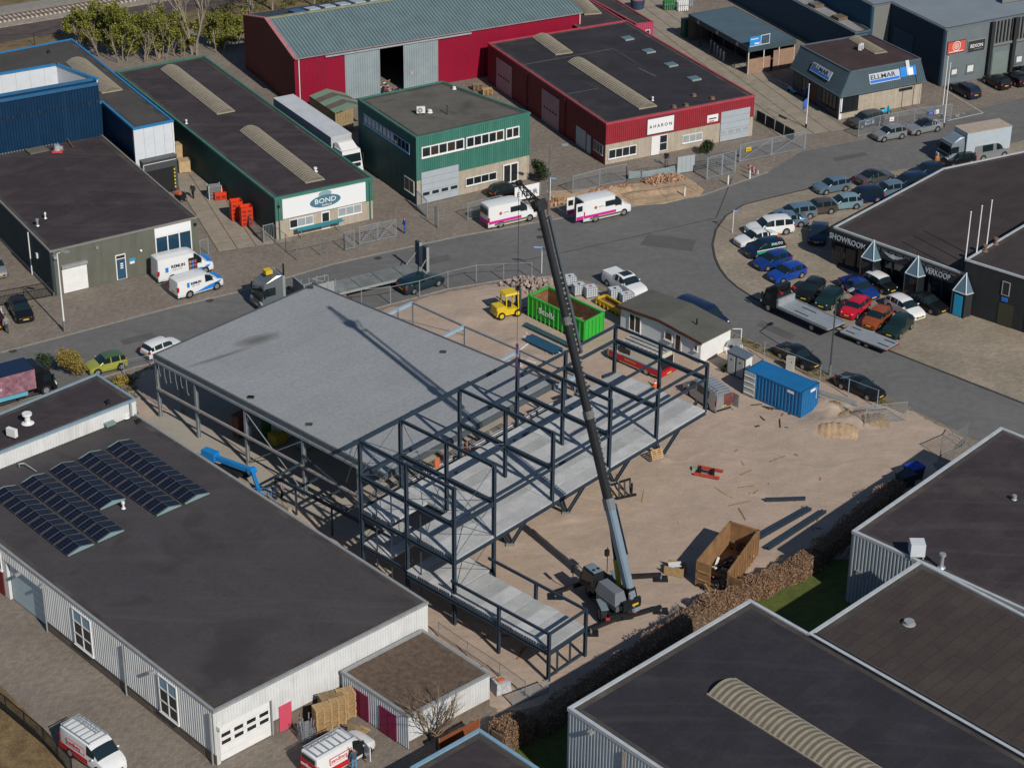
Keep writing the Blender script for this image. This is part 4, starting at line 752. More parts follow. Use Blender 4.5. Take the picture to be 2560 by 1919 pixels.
def slope_frame(i):
 a=np.array((*eav[i],ze_));b=np.array((*eav[(i+1)%4],ze_));c=np.array((*top[(i+1)%4],zt_));d_=np.array((*top[i],zt_));r=unit(b-a);nrm=unit(np.cross(b-a,d_-a));return a,b,c,d_,r,np.cross(nrm,r),nrm
def ray_slope(i,p):
 a,b,c,d_,r,u_,nrm=slope_frame(i);dd=FW*LENS_PX+RT*(p[0]-1280)-UP*(p[1]-959.5);k=((a-CAM)@nrm)/(dd@nrm);q=CAM+dd*k-a;return q@r,q@u_
for i in(0,3):
 a,b,c,d_,r,u_,nrm=slope_frame(i);mb=MB();n=44
 for k in range(n):
  f_=(k+.5)/n;mb.bar(a+(b-a)*f_+nrm*.02,d_+(c-d_)*f_+nrm*.02,.1,.05,up=nrm)
 mb.build('standing_rib',M_SLATE,R)
M_ELB=mat('ellmar_blue',(.02,.15,.55),var=0);M_ELS=mat('ellmar_silver',(.42,.46,.50),var=0)
for i,p0,p1 in((0,tE(430,975),tE(770,800)),(3,tD(1675,905),tD(1975,985))):
 a,b,c,d_,r,u_,nrm=slope_frame(i)
 if i==0:x0,y0=ray_slope(0,tE(430,978));x1,y1=ray_slope(0,tE(765,800));y0_,y1_=ray_slope(0,tE(430,978))[1],ray_slope(0,tE(440,855))[1]
 else:x0,_=ray_slope(3,tD(1690,880));x1,_=ray_slope(3,tD(1965,960));y0_,y1_=ray_slope(3,tD(1675,905))[1],ray_slope(3,tD(1710,785))[1]
 if x1<x0:x0,x1=x1,x0
 def SB(xa,xb,ya,yb,o0,o1,nm,m,par):
  q=lambda x,y,o:a+r*x+u_*y+nrm*o;mb=MB();mb.hexa([q(xa,ya,o0),q(xb,ya,o0),q(xb,yb,o0),q(xa,yb,o0)],[q(xa,ya,o1),q(xb,ya,o1),q(xb,yb,o1),q(xa,yb,o1)]);return mb.build(nm,m,par)
 s=SB(x0,x1,y0_,y1_,.06,.14,'sign',M_ELS,R);SB(x0+.1,x1-.1,y0_+.1,y0_+(y1_-y0_)*.34,.14,.15,'blue_band',M_ELB,s)
 letters('ELLMAR',(y1_-y0_)*.62,M_INK,s,a+r*(x0+.15)+u_*(y0_+(y1_-y0_)*.42)+nrm*.16,r,u_,bold=.02,sx=(x1-x0-.3)/((y1_-y0_)*.62*4.0))
 if i==0:
  s2=SB(x1+.1,x1+2.4,y0_+.15,y1_+.1,.06,.14,'picture_sign',mat('sign_mid_blue',(.02,.20,.60),var=.1),R);SB(x1+1.0,x1+1.5,y0_+.3,y1_+.8,.14,.22,'bottle_picture',mat('sign_silver',(.5,.55,.58),var=.05),s2);SB(x1+1.2,x1+1.9,y0_+.25,y0_+1.1,.22,.23,'white_picture',M_SIGNW,s2)
Wf=Wall(eav[0],eav[1],ze_);Wl=Wall(eav[3],eav[0],ze_);ins=-.35
panel(Wf,.3,Wf.L-.3,0,ze_-.05,ins-.2,ins,'wall',M_BRICKC,R);panel(Wl,.3,Wl.L-.35,0,ze_-.05,ins-.2,ins,'wall',mat('grey_timber_wall',(.065,.07,.075),var=.15),R)
W=Wall(eav[1],eav[2],ze_);panel(W,.3,W.L-.3,0,ze_-.05,ins-.2,ins,'wall',M_BRICKC,R)
window(Wf,.35,2.9,.85,2.7,2,R,fm=M_CHAR,off=ins);window_px(Wf,tE(790,1065),tE(945,1005),2,R,fm=M_CHAR,off=ins,sill=False)
for t in(.9,2.4,6.8):window(Wl,Wl.L-t-1.9,Wl.L-t-.3,.8,2.6,2,R,fm=M_CHAR,off=ins)
panel(Wl,Wl.L*.42,Wl.L*.42+.95,.05,2.2,ins,ins+.06,'door',mat('brown_door',(.10,.045,.03),var=.1),R);panel(Wf,.25,.6,0,ze_-.05,ins,ins+.08,'corner_post',M_WHITE,R)
barrel(R,P(tE(265,450),zt_)[:2],P(tE(560,615),zt_)[:2],1.7,.35,zt_-.03,M_SKYL,M_SKYR,pitch=.4);aircon('white outdoor unit beside the rooflight on the mansard office',tE(330,585),zt_,math.radians(60))
# ---- slate office block, top right
h=7.2;poly=poly_at([(2364,74),(2640,22),(2640,-170),(2050,-55),(2182,15),(2227.6,7.6)],h);R=thing('slate_office_block','large slate grey office block with red and black signs on its corner','office building',(V2(P((2364,74),h))));WS=walls_of(poly,h);Wf=WS[0]
flat_roof(R,poly,h,M_SLATEL,mat('slate_edge',(.12,.15,.165),var=.1),tw=.15,th=.14)
for k,W in enumerate(WS):panel(W,0,W.L,0,h-.12,-.3,0,'wall',[M_GREYW,M_GREYW,M_GREYW,mat('deep_blue_wall',(.012,.06,.11),var=.1),mat('warm_grey_wall',(.17,.175,.165),var=.06),mat('painted_shade_wall',(.012,.03,.055),var=.15)][k],R)  # last wall faces left: its shade is put into the dark navy colour
s,b_=sign(Wf,tE(1316,630),tE(1540,450),mat('sign_coral',(.58,.085,.055),var=.04),R,edge=M_INK);t0,t1,z0,z1=b_;n=24;cx,cz=(t0+t1)/2,(z0+z1)/2+.12
rg=MB();rg.add([Wf.at(cx+.62*math.cos(2*math.pi*i/n),cz+.62*math.sin(2*math.pi*i/n),.125)for i in range(n)]+[Wf.at(cx+.54*math.cos(2*math.pi*i/n),cz+.54*math.sin(2*math.pi*i/n),.125)for i in range(n)],[(i,(i+1)%n,n+(i+1)%n,n+i)for i in range(n)])
for i in range(3):rg.add([Wf.at(cx+(.36-.13*i)*math.cos(2*math.pi*k/n),cz+(.36-.13*i)*math.sin(2*math.pi*k/n),.126)for k in range(n)]+[Wf.at(cx+(.31-.13*i)*math.cos(2*math.pi*k/n),cz+(.31-.13*i)*math.sin(2*math.pi*k/n),.126)for k in range(n)],[(k,(k+1)%n,n+(k+1)%n,n+k)for k in range(n)])
rg.build('round_emblem',M_SIGNW,s);panel(Wf,t0+.3,t1-.3,z0+.18,z0+.26,.115,.125,'print_line',M_SIGNW,s)
s,b_=sign(Wf,tE(1548,615),tE(1768,435),mat('sign_graphite',(.03,.032,.034),var=.05),R,'BEXON',M_SIGNW,edge=M_TRIMG,size=.62,bold=.012,sx=.95,dy=.06);panel(Wf,b_[0]+1.0,b_[1]-.4,(b_[2]+b_[3])/2-.42,(b_[2]+b_[3])/2-.37,.115,.125,'print_line',M_TRIMG,s)
M_BLIND=mat('white_blind',(.62,.64,.60),rough=.6,var=.05)
for p0,p1 in((tE(1358,878),tE(1452,775)),(tE(1536,848),tE(1642,726)),(tE(2104,735),tE(2200,625))):window_px(Wf,p0,p1,1,R,gm=M_BLIND,fm=mat('frame_grey',(.12,.14,.15),var=.05),fr=.16)
t0=Wf.sz(tE(1800,600))[0];t2=Wf.sz(tE(2060,600))[0]
for t in(t0,t2):panel(Wf,t-.25,t+.25,0,h-.1,.0,.5,'buttress',M_CHAR,R)
for k in range(16):panel(Wf,t0+.4+k*.55,t0+.55+k*.55,4.3,h-.2,0,.22,'louvre',mat('louvre_brown_black',(.05,.042,.038),var=.2),R)
panel(Wf,t0+.3,Wf.L,3.95,4.25,0,.3,'ledge',mat('warm_grey_wall',(.2,.2,.2)),R);panel(Wf,t0+.8,t0+3.2,.05,3.0,0,.06,'door',mat('grey_green_door',(.16,.20,.19),var=.05),R)
W=WS[5];t,_=W.sz(tE(800,600));panel(W,t-2,t+2.2,.05,4.6,0,.08,'overhead_door',mat('navy_shutter',(.02,.05,.085),var=.1),R)
sk=poly_at([tE(1960,40),tE(2211,0),tE(2211,-60),tE(1980,-30)],h);o=MB().prism([tuple(q)for q in sk],h,h+.8).build('roof_kerb',mat('warm_grey_wall',(.2,.2,.2)),R)
h4=4.3;poly=poly_at([tE(268,382),tE(447,348),(2182-250,-80),(1982-200,-105)],h4);R=thing('slate_low_wing','low slate blue wing with pale roof strip and skylight boxes','warehouse',V2(P((2139,82),h4)))
flat_roof(R,poly,h4,mat('pale_roof_strip',(.27,.27,.27),rough=.8,var=.15,wear=(.2,.15,.12),wear_amt=.6),mat('slate_trim',(.1,.1,.1)),tw=.15,th=.12)
for k,W in enumerate(walls_of(poly,h4)):panel(W,0,W.L,0,h4-.12,-.3,0,'wall',mat('deep_blue_wall',(.012,.06,.11))if k!=3 else mat('slate_blue_wall',(.022,.06,.095),var=.1),R)
for p in(tD(1750,75),tD(2050,235)):
 c=P(p,h4);W=walls_of(poly,h4)[0];e=W.r3*.7;f2=np.array([-W.r3[1],W.r3[0],0])*.75;q=[c-e-f2,c+e-f2,c+e+f2,c-e+f2];MB().prism([tuple(x[:2])for x in q],h4,h4+.3).build('skylight_box',mat('brown_glass_box',(.16,.12,.08),rough=.3,var=.1),R)
 # ---- showroom, right
h=3.9;poly=poly_at([(2085,568),(2425,689),(2700,545),(2700,349),(2358,421.6)],h);R=thing('showroom','black car showroom with brown flat roof and triangular glass bays','showroom',V2(P((2240,600),h)));WS=walls_of(poly,h);Wf=WS[0]
flat_roof(R,poly,h,strip_mat('roof_showroom',(.044,.034,.034),math.atan2(Wf.d[1],Wf.d[0])+math.pi/2,5,1.05,.8,jw=.03,rough=.92,var=.18,scale=.35,wear=(.060,.05,.045),wear_amt=.5,wear_scale=.15,tone=.06),mat('trim_white',(.5,.5,.5)),tw=.14,th=.16)
zf_=2.65;panel(Wf,0,Wf.L,zf_,h-.12,-.3,.35,'fascia',M_CHAR,R);panel(Wf,0,Wf.L,0,.3,-.3,.05,'plinth',M_CHAR,R);panel(Wf,0,Wf.L,.3,zf_,-.3,-.25,'back_glass',M_GLASS,R)
for W in WS[1:]:panel(W,0,W.L,0,h-.12,-.3,0,'wall',M_CHAR,R)
n=11
for k in range(n+1):panel(Wf,Wf.L*k/n-.09,Wf.L*k/n+.09,.3,zf_,-.2,.05,'mullion',M_CHAR,R)
for k in range(n):panel(Wf,Wf.L*k/n+.1,Wf.L*(k+1)/n-.1,.35,zf_-.05,-.1,-.06,'pane',mat('showroom_glass',(.010,.014,.018),rough=.05,var=0,spec=.7),R)
for k in range(12):panel(Wf,Wf.L*(.27+.055*k),Wf.L*(.31+.055*k),h-.42,h-.24,.35,.4,'light_box',mat('light_box_grey',(.08,.09,.09),rough=.3,var=.1),R)
M_LETS=mat('letter_steel',(.50,.55,.60),rough=.4,var=.05)
for txt,p0,p1 in(('SHOWROOM',tI(845,845),tI(1080,925)),('VERKOOP',tI(1525,1075),tI(1715,1150))):
 ta,za=Wf.sz(p0);tb,zb=Wf.sz(p1);sz_=.85;letters(txt,sz_,M_LETS,R,Wf.pt(ta,zf_+.2,.38),Wf.r3,UPV,bold=.02,sx=(tb-ta)/(sz_*.70*len(txt)),name='lettering')
ta,za=Wf.sz(tI(1300,960));mb=MB()
for sx in(-1,1):
 for k in range(4):mb.add([Wf.at(ta+sx*.1,3.35-.1*k,.37),Wf.at(ta+sx*(1.35-.25*k),3.5-.12*k,.37),Wf.at(ta+sx*(1.3-.25*k),3.42-.12*k,.37),Wf.at(ta+sx*.1,3.28-.1*k,.37)],[(0,1,2,3)])
mb.add([Wf.at(ta+.3*math.cos(2*math.pi*i/12),3.2+.26*math.sin(2*math.pi*i/12),.375)for i in range(12)],[tuple(range(12))]);mb.build('winged_emblem',M_LETS,R)
for p in(tI(1145,1060),tI(1455,1180),tI(1790,1330)):
 t,_=Wf.sz(p);w=.98;d_=1.25;zb_=2.5;bay=MB();bay.add([Wf.at(t-w,zb_,.36),Wf.at(t+w,zb_,.36),Wf.at(t+w*.75,zb_,d_),Wf.at(t-w*.75,zb_,d_),Wf.at(t,h+.35,.36)],[(0,3,4),(3,2,4),(2,1,4)]);b_=bay.build('glass_gable',mat('bay_glass_blue',(.09,.15,.19),rough=.12,var=.05,spec=.6),R)
 fr=MB()
 for a_,c_ in(((-w*.75,zb_,d_),(w*.75,zb_,d_)),((-w*.75,zb_,d_),(0,h+.37,.36)),((w*.75,zb_,d_),(0,h+.37,.36)),((-w,zb_,.36),(-w*.75,zb_,d_)),((w,zb_,.36),(w*.75,zb_,d_))):fr.bar(Wf.at(t+a_[0],a_[1],a_[2]),Wf.at(t+c_[0],c_[1],c_[2]),.09)
 fr.build('bay_frame',M_LETS,b_);bs=MB()
 for sx in(-1,1):bs.bar(Wf.at(t+sx*w*.75,0,d_),Wf.at(t+sx*w*.75,zb_,d_),.1)
 bs.build('bay_post',M_CHAR,b_);MB().hexa([Wf.at(t-w*.72,.05,d_-.03),Wf.at(t+w*.72,.05,d_-.03),Wf.at(t+w*.95,.05,.36),Wf.at(t-w*.95,.05,.36)],[Wf.at(t-w*.72,zb_-.06,d_-.03),Wf.at(t+w*.72,zb_-.06,d_-.03),Wf.at(t+w*.95,zb_-.06,.36),Wf.at(t-w*.95,zb_-.06,.36)]).build('bay_glass',M_GLASS if p!=tI(1790,1330)else M_CHAR,b_)
 if p[0]>2405:
  D=panel(Wf,t-.45,t+.45,.1,2.2,d_,d_+.05,'blue_door',mat('cyan_poster',(.02,.30,.52),var=.05),b_)
h=5.45;poly=poly_at([(2415,649),(2760,757),(2900,640),(2632,520)],h);R=thing('black_tall_wing','taller black wing beside the showroom with brown flat roof','showroom',V2(P((2480,670),h)));WS=walls_of(poly,h);Wf2=WS[0];flat_roof(R,poly,h,MATS['roof_showroom'],mat('trim_white',(.5,.5,.5)),tw=.14,th=.16)
for W in WS:panel(W,0,W.L,0,h-.12,-.3,0,'wall',M_CHAR,R)
t,z=Wf2.sz(tI(2085,1195));window(Wf2,t-.4,t+.4,z-.7,z+.7,1,R,fm=M_TRIMG,sill=False);t,z=Wf2.sz(tI(2070,1360));panel(Wf2,t-.6,t+.9,.1,2.3,0,.05,'door',mat('olive_glass_door',(.05,.05,.03),rough=.2,var=0),R);panel(Wf2,t+2.2,t+3.8,.1,2.5,0,.05,'door',M_GLASS,R);t,z=Wf2.sz(tI(2075,1272));panel(Wf2,t-.3,t+.3,z-.2,z+.2,0,.08,'blue_plate',M_ELB,R)
for k,(p,q)in enumerate(((tI(1797,985),tI(1835,655)),(tI(1875,940),tI(1917,612)),(tI(1945,900),tI(1992,572)))):
 c=P(p,h);z=h
 while proj((c[0],c[1],z))[1]>q[1]:z+=.1
 T=thing('flagpole',['first white flagpole on the black wing, nearest the corner','middle white flagpole on the black wing','third white flagpole on the black wing, farthest back'][k],'flagpole',(c[0],c[1],h));MB().tube((c[0],c[1],h-.2),(c[0],c[1],z),.07,.05,n=8).build('pole',M_WHITE,T);MB().ball((c[0],c[1],z),.08).build('knob',M_WHITE,T)
for k,p in enumerate((tI(1935,930),tI(2010,880))):vent(['brown chimney cowl behind the first flagpoles','white topped chimney cowl behind the third flagpole'][k],p,h,.5,.2,m=mat('terracotta',(.2,.1,.1)),cat='chimney',name='chimney')
# ------------------------------------------------------------------ new grey-roofed hall
M_FRAME=mat('dark_blue_steel',(.032,.048,.068),rough=.42,var=.12,scale=1.5,metal=.1)
M_FRAMEG=mat('primed_grey_steel',(.20,.225,.24),rough=.5,var=.15,scale=2,wear=(.28,.26,.23),wear_amt=.6)
M_FRAMEB=mat('pale_blue_steel',(.30,.38,.45),rough=.45,var=.08)
M_CONC=mat('precast_concrete',(.40,.405,.40),rough=.9,var=.14,scale=.55,fine=.10,wear=(.50,.50,.49),wear_amt=.7,wear_scale=.7)
M_CONC2=mat('precast_concrete_pale',(.46,.465,.46),rough=.9,var=.16,scale=.6,fine=.1,wear=(.33,.33,.32),wear_amt=.7,wear_scale=.5);M_CONC3=mat('precast_concrete_dark',(.35,.355,.35),rough=.9,var=.16,scale=.5,fine=.1,wear=(.47,.47,.46),wear_amt=.7,wear_scale=.6)
M_CONCD=mat('plank_end_concrete',(.22,.22,.20),rough=.9,var=.2)
M_FLOOR=mat('poured_floor',(.34,.31,.26),rough=.9,var=.12,scale=.4,wear=(.26,.23,.19),wear_amt=.6)
h=6.05;HALL=poly_at([(385,886),(894,1158),(1385,991),(786,711)],h)
_o=np.array([-11.16,-30.94]);_b=np.array([math.cos(math.radians(49.15)),math.sin(math.radians(49.15))]);_a=unit(np.array([7.16,-6.75]))
HALL[1]=_o-_a*1.8+_b*4.3;HALL[2]=_o-_a*1.8+_b*24.5;eL,eB,eR,eT=HALL
M_ROOFN=strip_mat('new_roof_membrane',(.275,.285,.288),ANG_B,60,1.55,.86,jw=.03,rough=.7,var=.05,scale=.25,wear=(.215,.23,.235),wear_amt=.5,wear_scale=.16,tone=.025,bump=.02)
def add_stain(m,c,ang,sx,sy,col):
 nt=m.node_tree;L=nt.links;b=nt.nodes['Principled BSDF'];src=b.inputs['Base Color'].links[0].from_socket;tc=nt.nodes.new('ShaderNodeTexCoord');mp=nt.nodes.new('ShaderNodeMapping');mp.vector_type='TEXTURE'
 mp.inputs['Location'].default_value=(c[0],c[1],h);mp.inputs['Rotation'].default_value=(0,0,ang);mp.inputs['Scale'].default_value=(sx,sy,30);L.new(tc.outputs['Object'],mp.inputs['Vector'])
 nz=nt.nodes.new('ShaderNodeTexNoise');nz.inputs['Scale'].default_value=1.6;nz.inputs['Detail'].default_value=6;L.new(mp.outputs[0],nz.inputs['Vector']);ad=nt.nodes.new('ShaderNodeVectorMath');ad.operation='MULTIPLY_ADD';ad.inputs[1].default_value=(.7,.7,0);L.new(nz.outputs[1],ad.inputs[0]);L.new(mp.outputs[0],ad.inputs[2])
 sb=nt.nodes.new('ShaderNodeVectorMath');sb.operation='SUBTRACT';sb.inputs[1].default_value=(.35,.35,0);L.new(ad.outputs[0],sb.inputs[0]);ln=nt.nodes.new('ShaderNodeVectorMath');ln.operation='LENGTH';L.new(sb.outputs[0],ln.inputs[0])
 r=nt.nodes.new('ShaderNodeMapRange');r.inputs[1].default_value=.25;r.inputs[2].default_value=1.0;r.inputs[3].default_value=.8;r.inputs[4].default_value=0;L.new(ln.outputs['Value'],r.inputs[0]);mx=nt.nodes.new('ShaderNodeMix');mx.data_type='RGBA';L.new(r.outputs[0],mx.inputs[0]);L.new(src,mx.inputs[6]);mx.inputs[7].default_value=(*col,1);L.new(mx.outputs[2],b.inputs['Base Color'])
add_stain(M_ROOFN,P(tR(730,190),h),math.radians(33),2.6,1.0,(.10,.098,.09));add_stain(M_ROOFN,P(tR(470,310),h),math.radians(38),4.2,.35,(.13,.13,.125))
R=thing('new_hall','unfinished hall with pale grey membrane roof on open steel columns','building under construction',centre(HALL))
MB().prism([tuple(q)for q in inset(HALL,.1)],h-.35,h).build('roof',M_ROOFN,R)
mb=MB();o_=inset(HALL,-.05);i_=inset(HALL,.12)
for k in range(4):
 j=(k+1)%4;q=[o_[k],o_[j],i_[j],i_[k]];mb.hexa([(*a,h-.42)for a in q],[(*a,h+.07)for a in q])
mb.build('roof_edge',mat('roof_edge_dark',(.075,.09,.10),rough=.5,var=.15),R)
W=Wall(eL,eB,h);tops=[(386,889),(480,941),(608,1005),(746,1084),(888,1156)];ts=[W.sz(tK(1275,525))[0],]
ts=[float((P(p,h)[:2]-W.A)@W.d)for p in tops];ts[0]=max(ts[0],.15);ts[-1]=min(ts[-1],W.L-.2)
for t in ts:mb=MB();mb.ibar(W.at(t,0,-.05),W.at(t,h-.35,-.05),.26,.26,up=(*W.n,0));mb.build('column',M_FRAMEG,R)
mb=MB();mb.ibar(W.at(.8,0,-2.0),W.at(.8,h-.35,-2.0),.26,.26);mb.build('column',M_FRAMEG,R)
for a,b in zip(ts[:-1],ts[1:]):MB().bar(W.at(a,2.95,.12),W.at(b,2.95,.12),.14,.2).build('rail',mat('galvanised_rail',(.30,.28,.27),rough=.5,var=.15),R);MB().bar(W.at(a,h-.5,.1),W.at(b,h-.5,.1),.16,.22).build('eaves_beam',M_FRAMEG,R)
for a,b in((ts[2],ts[3]),):MB().bar(W.at(a,.4,.05),W.at(b,h-.8,.05),.07).build('brace',M_FRAMEG,R);MB().bar(W.at(b,.4,.05),W.at(a,h-.8,.05),.07).build('brace',M_FRAMEG,R)
MB().bar(W.at(ts[3],4.0,.1),W.at(ts[4],2.3,.1),.12,.18).build('rail',M_FRAME,R)
for k in range(6):t=ts[0]+.5+k*.75;MB().path([W.at(t,h-.5,.15),W.at(t+.1,h-1.2-.3*(k%3),.18),W.at(t+.25,h-1.7-.4*(k%2),.15)],.03,5).build('loose_cable',M_FRAMEG,R)
for i in range(1,5):
 for j in range(1,4):
  q=eL+(eB-eL)*i/5+(eT-eL)*j/4;MB().bar((*q,0),(*q,h-.35),.2).build('inner_column',M_FRAMEG,R)
for p in(tR(680,590),tR(1085,778),tR(2010,278),tG(745,968),tK(2000,365)):
 c=P(p,h);MB().prism([(c[0]-.25,c[1]-.16),(c[0]+.25,c[1]-.18),(c[0]+.28,c[1]+.16),(c[0]-.22,c[1]+.18)],h,h+.12).build('roof_drain_box',mat('drain_box_brown',(.05,.045,.035),var=.2),R)
FL=inset(HALL,-.2);q0=eL+W.n*1.7;q1=eB+W.n*1.7+W.d*2;struct(MB().prism([tuple(q0),tuple(q1),tuple(eR),tuple(eT)],-.2,.12).build('concrete_floor',M_FLOOR))
struct(MB().prism([tuple(eL+W.n*2.6-W.d*1.5),tuple(eL+W.n*2.6+W.d*20),tuple(eL+W.n*2.2+W.d*20),tuple(eL+W.n*2.2-W.d*1.5)],-.2,.55).build('retaining_edge',mat('retaining_concrete',(.30,.26,.20),var=.2)))
# things stored in the hall, seen under the eaves
def simple_box(name,label,cat,p,z0,sx,sy,sz,ang,m,lid=None):
 t=local(name,label,cat);MB().box(-sx/2,sx/2,-sy/2,sy/2,.12,sz).build('body',m,t);MB().box(-sx/2-.03,sx/2+.03,-sy/2-.03,sy/2+.03,sz+.002,sz+.08).build('lid',lid or m,t)
 for a in(-1,1):MB().box(-sx/2,sx/2,a*sy*.35-.06,a*sy*.35+.06,0,.118).build('skid',M_WOODW,t)
 c=P(p,z0);return rotz(t,(c[0],c[1],z0),ang)
simple_box('stored_crate','tall rust red crate standing inside the hall opening','crate',tR(615,850),.12,1.2,.8,2.0,ANG_B,mat('crate_rust',(.16,.06,.045),var=.2));simple_box('stored_crate','pale grey crate behind the second hall column','crate',tR(700,880),.12,1.2,.9,1.7,ANG_B,mat('crate_grey',(.22,.23,.24),var=.15))
simple_box('stored_drum_box','yellow box among goods inside the hall','box',tR(870,905),.12,1.3,1.0,1.0,ANG_B,mat('box_yellow',(.40,.32,.03),var=.15));simple_box('stored_tank','white tank box inside the hall beside the yellow box','tank',tR(915,860),.12,1.8,1.2,1.5,ANG_B,mat('tank_white',(.45,.5,.52),var=.1));simple_box('stored_bale','green bale stack inside the hall','bale',tR(780,830),.12,2.2,1.2,1.4,ANG_B,mat('bale_green',(.06,.22,.05),var=.2));simple_box('stored_bale','pale blue stack of sheets inside the hall near the fourth column','sheet stack',tR(1085,920),.12,2.0,1.1,.6,ANG_B,mat('sheet_pale_blue',(.22,.33,.38),var=.15))
# ------------------------------------------------------------------ side extension frame in pale steel
R=thing('extension_steelwork','pale blue and grey steel frame standing off the far side of the new hall','steel frame',(*V2(P(tX(1005,225),5.7)),0));ze=5.7
E_=[V2(P(p,ze))for p in(tG(1625,1088),tG(2072,1292),tX(1005,226),tX(1345,382))];We=Wall(eR,eT,h)
for k,q in enumerate(E_):
 MB().ibar((*q,0),(*q,ze),.2,.2).build('column',M_FRAMEG,R);t=(q-eR)@We.d;w=eR+We.d*t
 MB().ibar((*w,ze-.1),(*q,ze-.1),.22,.3).build('beam',M_FRAMEB,R)
for a,b in zip(E_[:-1],E_[1:]):MB().bar((*a,ze-.05),(*b,ze-.05),.14,.16).build('edge_beam',M_FRAMEG,R);MB().bar((*a,ze-2.3),(*b,ze-2.3),.13,.16).build('rail',M_FRAMEG,R)
q=E_[0]+We.n*0+We.d*-.0;MB().ibar((*(q-We.n*1.9),0),(*(q-We.n*1.9),ze),.18,.18).build('column',M_FRAMEG,R);MB().bar((*(q-We.n*1.9),ze-.9),(*E_[1],ze-.9),.06).build('brace',M_FRAMEG,R)
# ------------------------------------------------------------------ dark steel office frame with concrete floors
ZT,Z1,Z2,Z3,ZP=2.75,5.75,8.7,11.7,10.0
O_=np.array([-11.16,-30.94]);Bv=np.array([math.cos(math.radians(49.15)),math.sin(math.radians(49.15))]);Av=np.array([Bv[1],-Bv[0]])
Av=unit(np.array([7.16,-6.75]));bs=[0,4.3,10.9,17.7,23.7,30.2];as_=[0,4.9,9.8]
def G(a,b,z):q=O_+Av*a+Bv*b;return(q[0],q[1],z)
R=thing('office_steelwork','dark blue steel frame of an office under construction with three storeys','steel frame',G(5,10,0))
def col(a,b,z0,z1,s=.25):MB().ibar(G(a,b,z0),G(a,b,z1),s,s,up=(*Av,0),t=.035).build('column',M_FRAME,R)
def beam(p,q,w=.17,hh=.24,nm='beam'):MB().ibar(p,q,w,hh,t=.035).build(nm,M_FRAME,R)
def rod(p,q):MB().tube(p,q,.025,n=5).build('brace_rod',M_FRAME,R)
for i,b in enumerate(bs):
 zt=Z3 if i<4 else ZP
 for j,a in enumerate(as_):
  z0=0 if(j<2 or i<2)else Z1-.3;z1=zt if not(i==4 and j==1)else Z2
  col(a,b,z0,z1)
 if i<4:beam(G(0,b,Z3-.14),G(as_[2],b,Z3-.14));beam(G(0,b,Z2-.18),G(as_[2],b,Z2-.18),.24,.36)
 else:beam(G(0,b,Z2-.18),G(as_[2],b,Z2-.18),.24,.36)
 beam(G(0,b,Z1-.4),G(as_[2],b,Z1-.4),.26,.3)
beam(G(0,bs[5],ZP-.12),G(as_[2],bs[5],ZP-.12),.18,.2)
for i in range(5):
 a,b=bs[i],bs[i+1]
 for z in((Z3-.14,)if i<3 else()):beam(G(0,a,z),G(0,b,z))
 beam(G(0,a,Z2-.16),G(0,b,Z2-.16));beam(G(9.8,a,Z2-.16),G(9.8,b,Z2-.16),.16,.2)if i in(0,)else None
 beam(G(9.9,a,Z1-.28),G(9.9,b,Z1-.28),.2,.3)
 if i>=1:beam(G(9.8,a,Z2-.16),G(9.8,b,Z2-.16),.16,.2);beam(G(4.9,a,Z2-.16),G(4.9,b,Z2-.16),.16,.2)
 if i>=3:beam(G(0,a,ZP-.12),G(0,b,ZP-.12),.17,.2);beam(G(9.8,a,ZP-.12),G(9.8,b,ZP-.12),.17,.2)
beam(G(0,bs[0],Z3-.14),G(0,-1.6,Z3-.14));beam(G(0,0,ZT-.25),G(9.8,0,ZT-.25));beam(G(0,bs[1],ZT-.25),G(9.8,bs[1],ZT-.25))
beam(G(9.8,0,Z2-.3),G(9.8,bs[1],Z2-.3));beam(G(9.8,0,Z1-.3),G(9.8,bs[1],Z1-.3));beam(G(9.8,0,ZT-.3),G(9.8,bs[1],ZT-.3))
for z0,z1 in((ZT,Z1),(Z1,Z2),(Z2,Z3)):
 rod(G(9.8,0,z0),G(9.8,bs[1],z1));rod(G(9.8,bs[1],z0),G(9.8,0,z1));rod(G(0,0,z0),G(0,bs[1],z1));rod(G(0,bs[1],z0),G(0,0,z1))
rod(G(0,bs[1],Z3),G(4.9,bs[1],Z1));rod(G(4.9,bs[1],Z2),G(9.8,bs[1],Z1));rod(G(0,0,Z2),G(4.9,bs[1],Z2));rod(G(0,bs[1],Z2),G(4.9,0,Z2));rod(G(4.9,0,Z2),G(9.8,bs[1],Z2));rod(G(4.9,bs[1],Z2),G(9.8,0,Z2))
rod(G(0,0,Z3),G(0,-1.5,Z2));rod(G(0,bs[1],Z2),G(4.9,bs[2],Z2));rod(G(4.9,0,ZT),G(4.9,bs[1],Z1))
for a in(1.6,3.2,6.3):MB().bar(G(a,.05,0),G(a,.05,Z2-.3),.1).build('stair_post',M_FRAME,R)
# low frame running left along the white hall
LP=[V2(P(p,ZT))for p in(tR(850,1130),tR(990,1196),tR(1240,1336))];c0=V2(G(0,0,0));lowd=unit(LP[2]-LP[0])
for q in LP:MB().ibar((*q,0),(*q,ZT),.16,.16).build('column',M_FRAME,R)
beam((*LP[0],ZT-.1),(*(LP[0]+lowd*13),ZT-.1));qn=np.array([-lowd[1],lowd[0]]);beam((*(LP[0]+qn*2.6),ZT-.1),(*(LP[0]+qn*2.6+lowd*8.5),ZT-.1))
for k in range(4):s_=LP[0]+lowd*(2.6*k);beam((*s_,ZT-.1),(*(s_+qn*2.6),ZT-.1),.12,.16)
beam((*LP[0],ZT-.12),(*(V2(W.at(ts[3],0,0))),3.3),.12,.16)
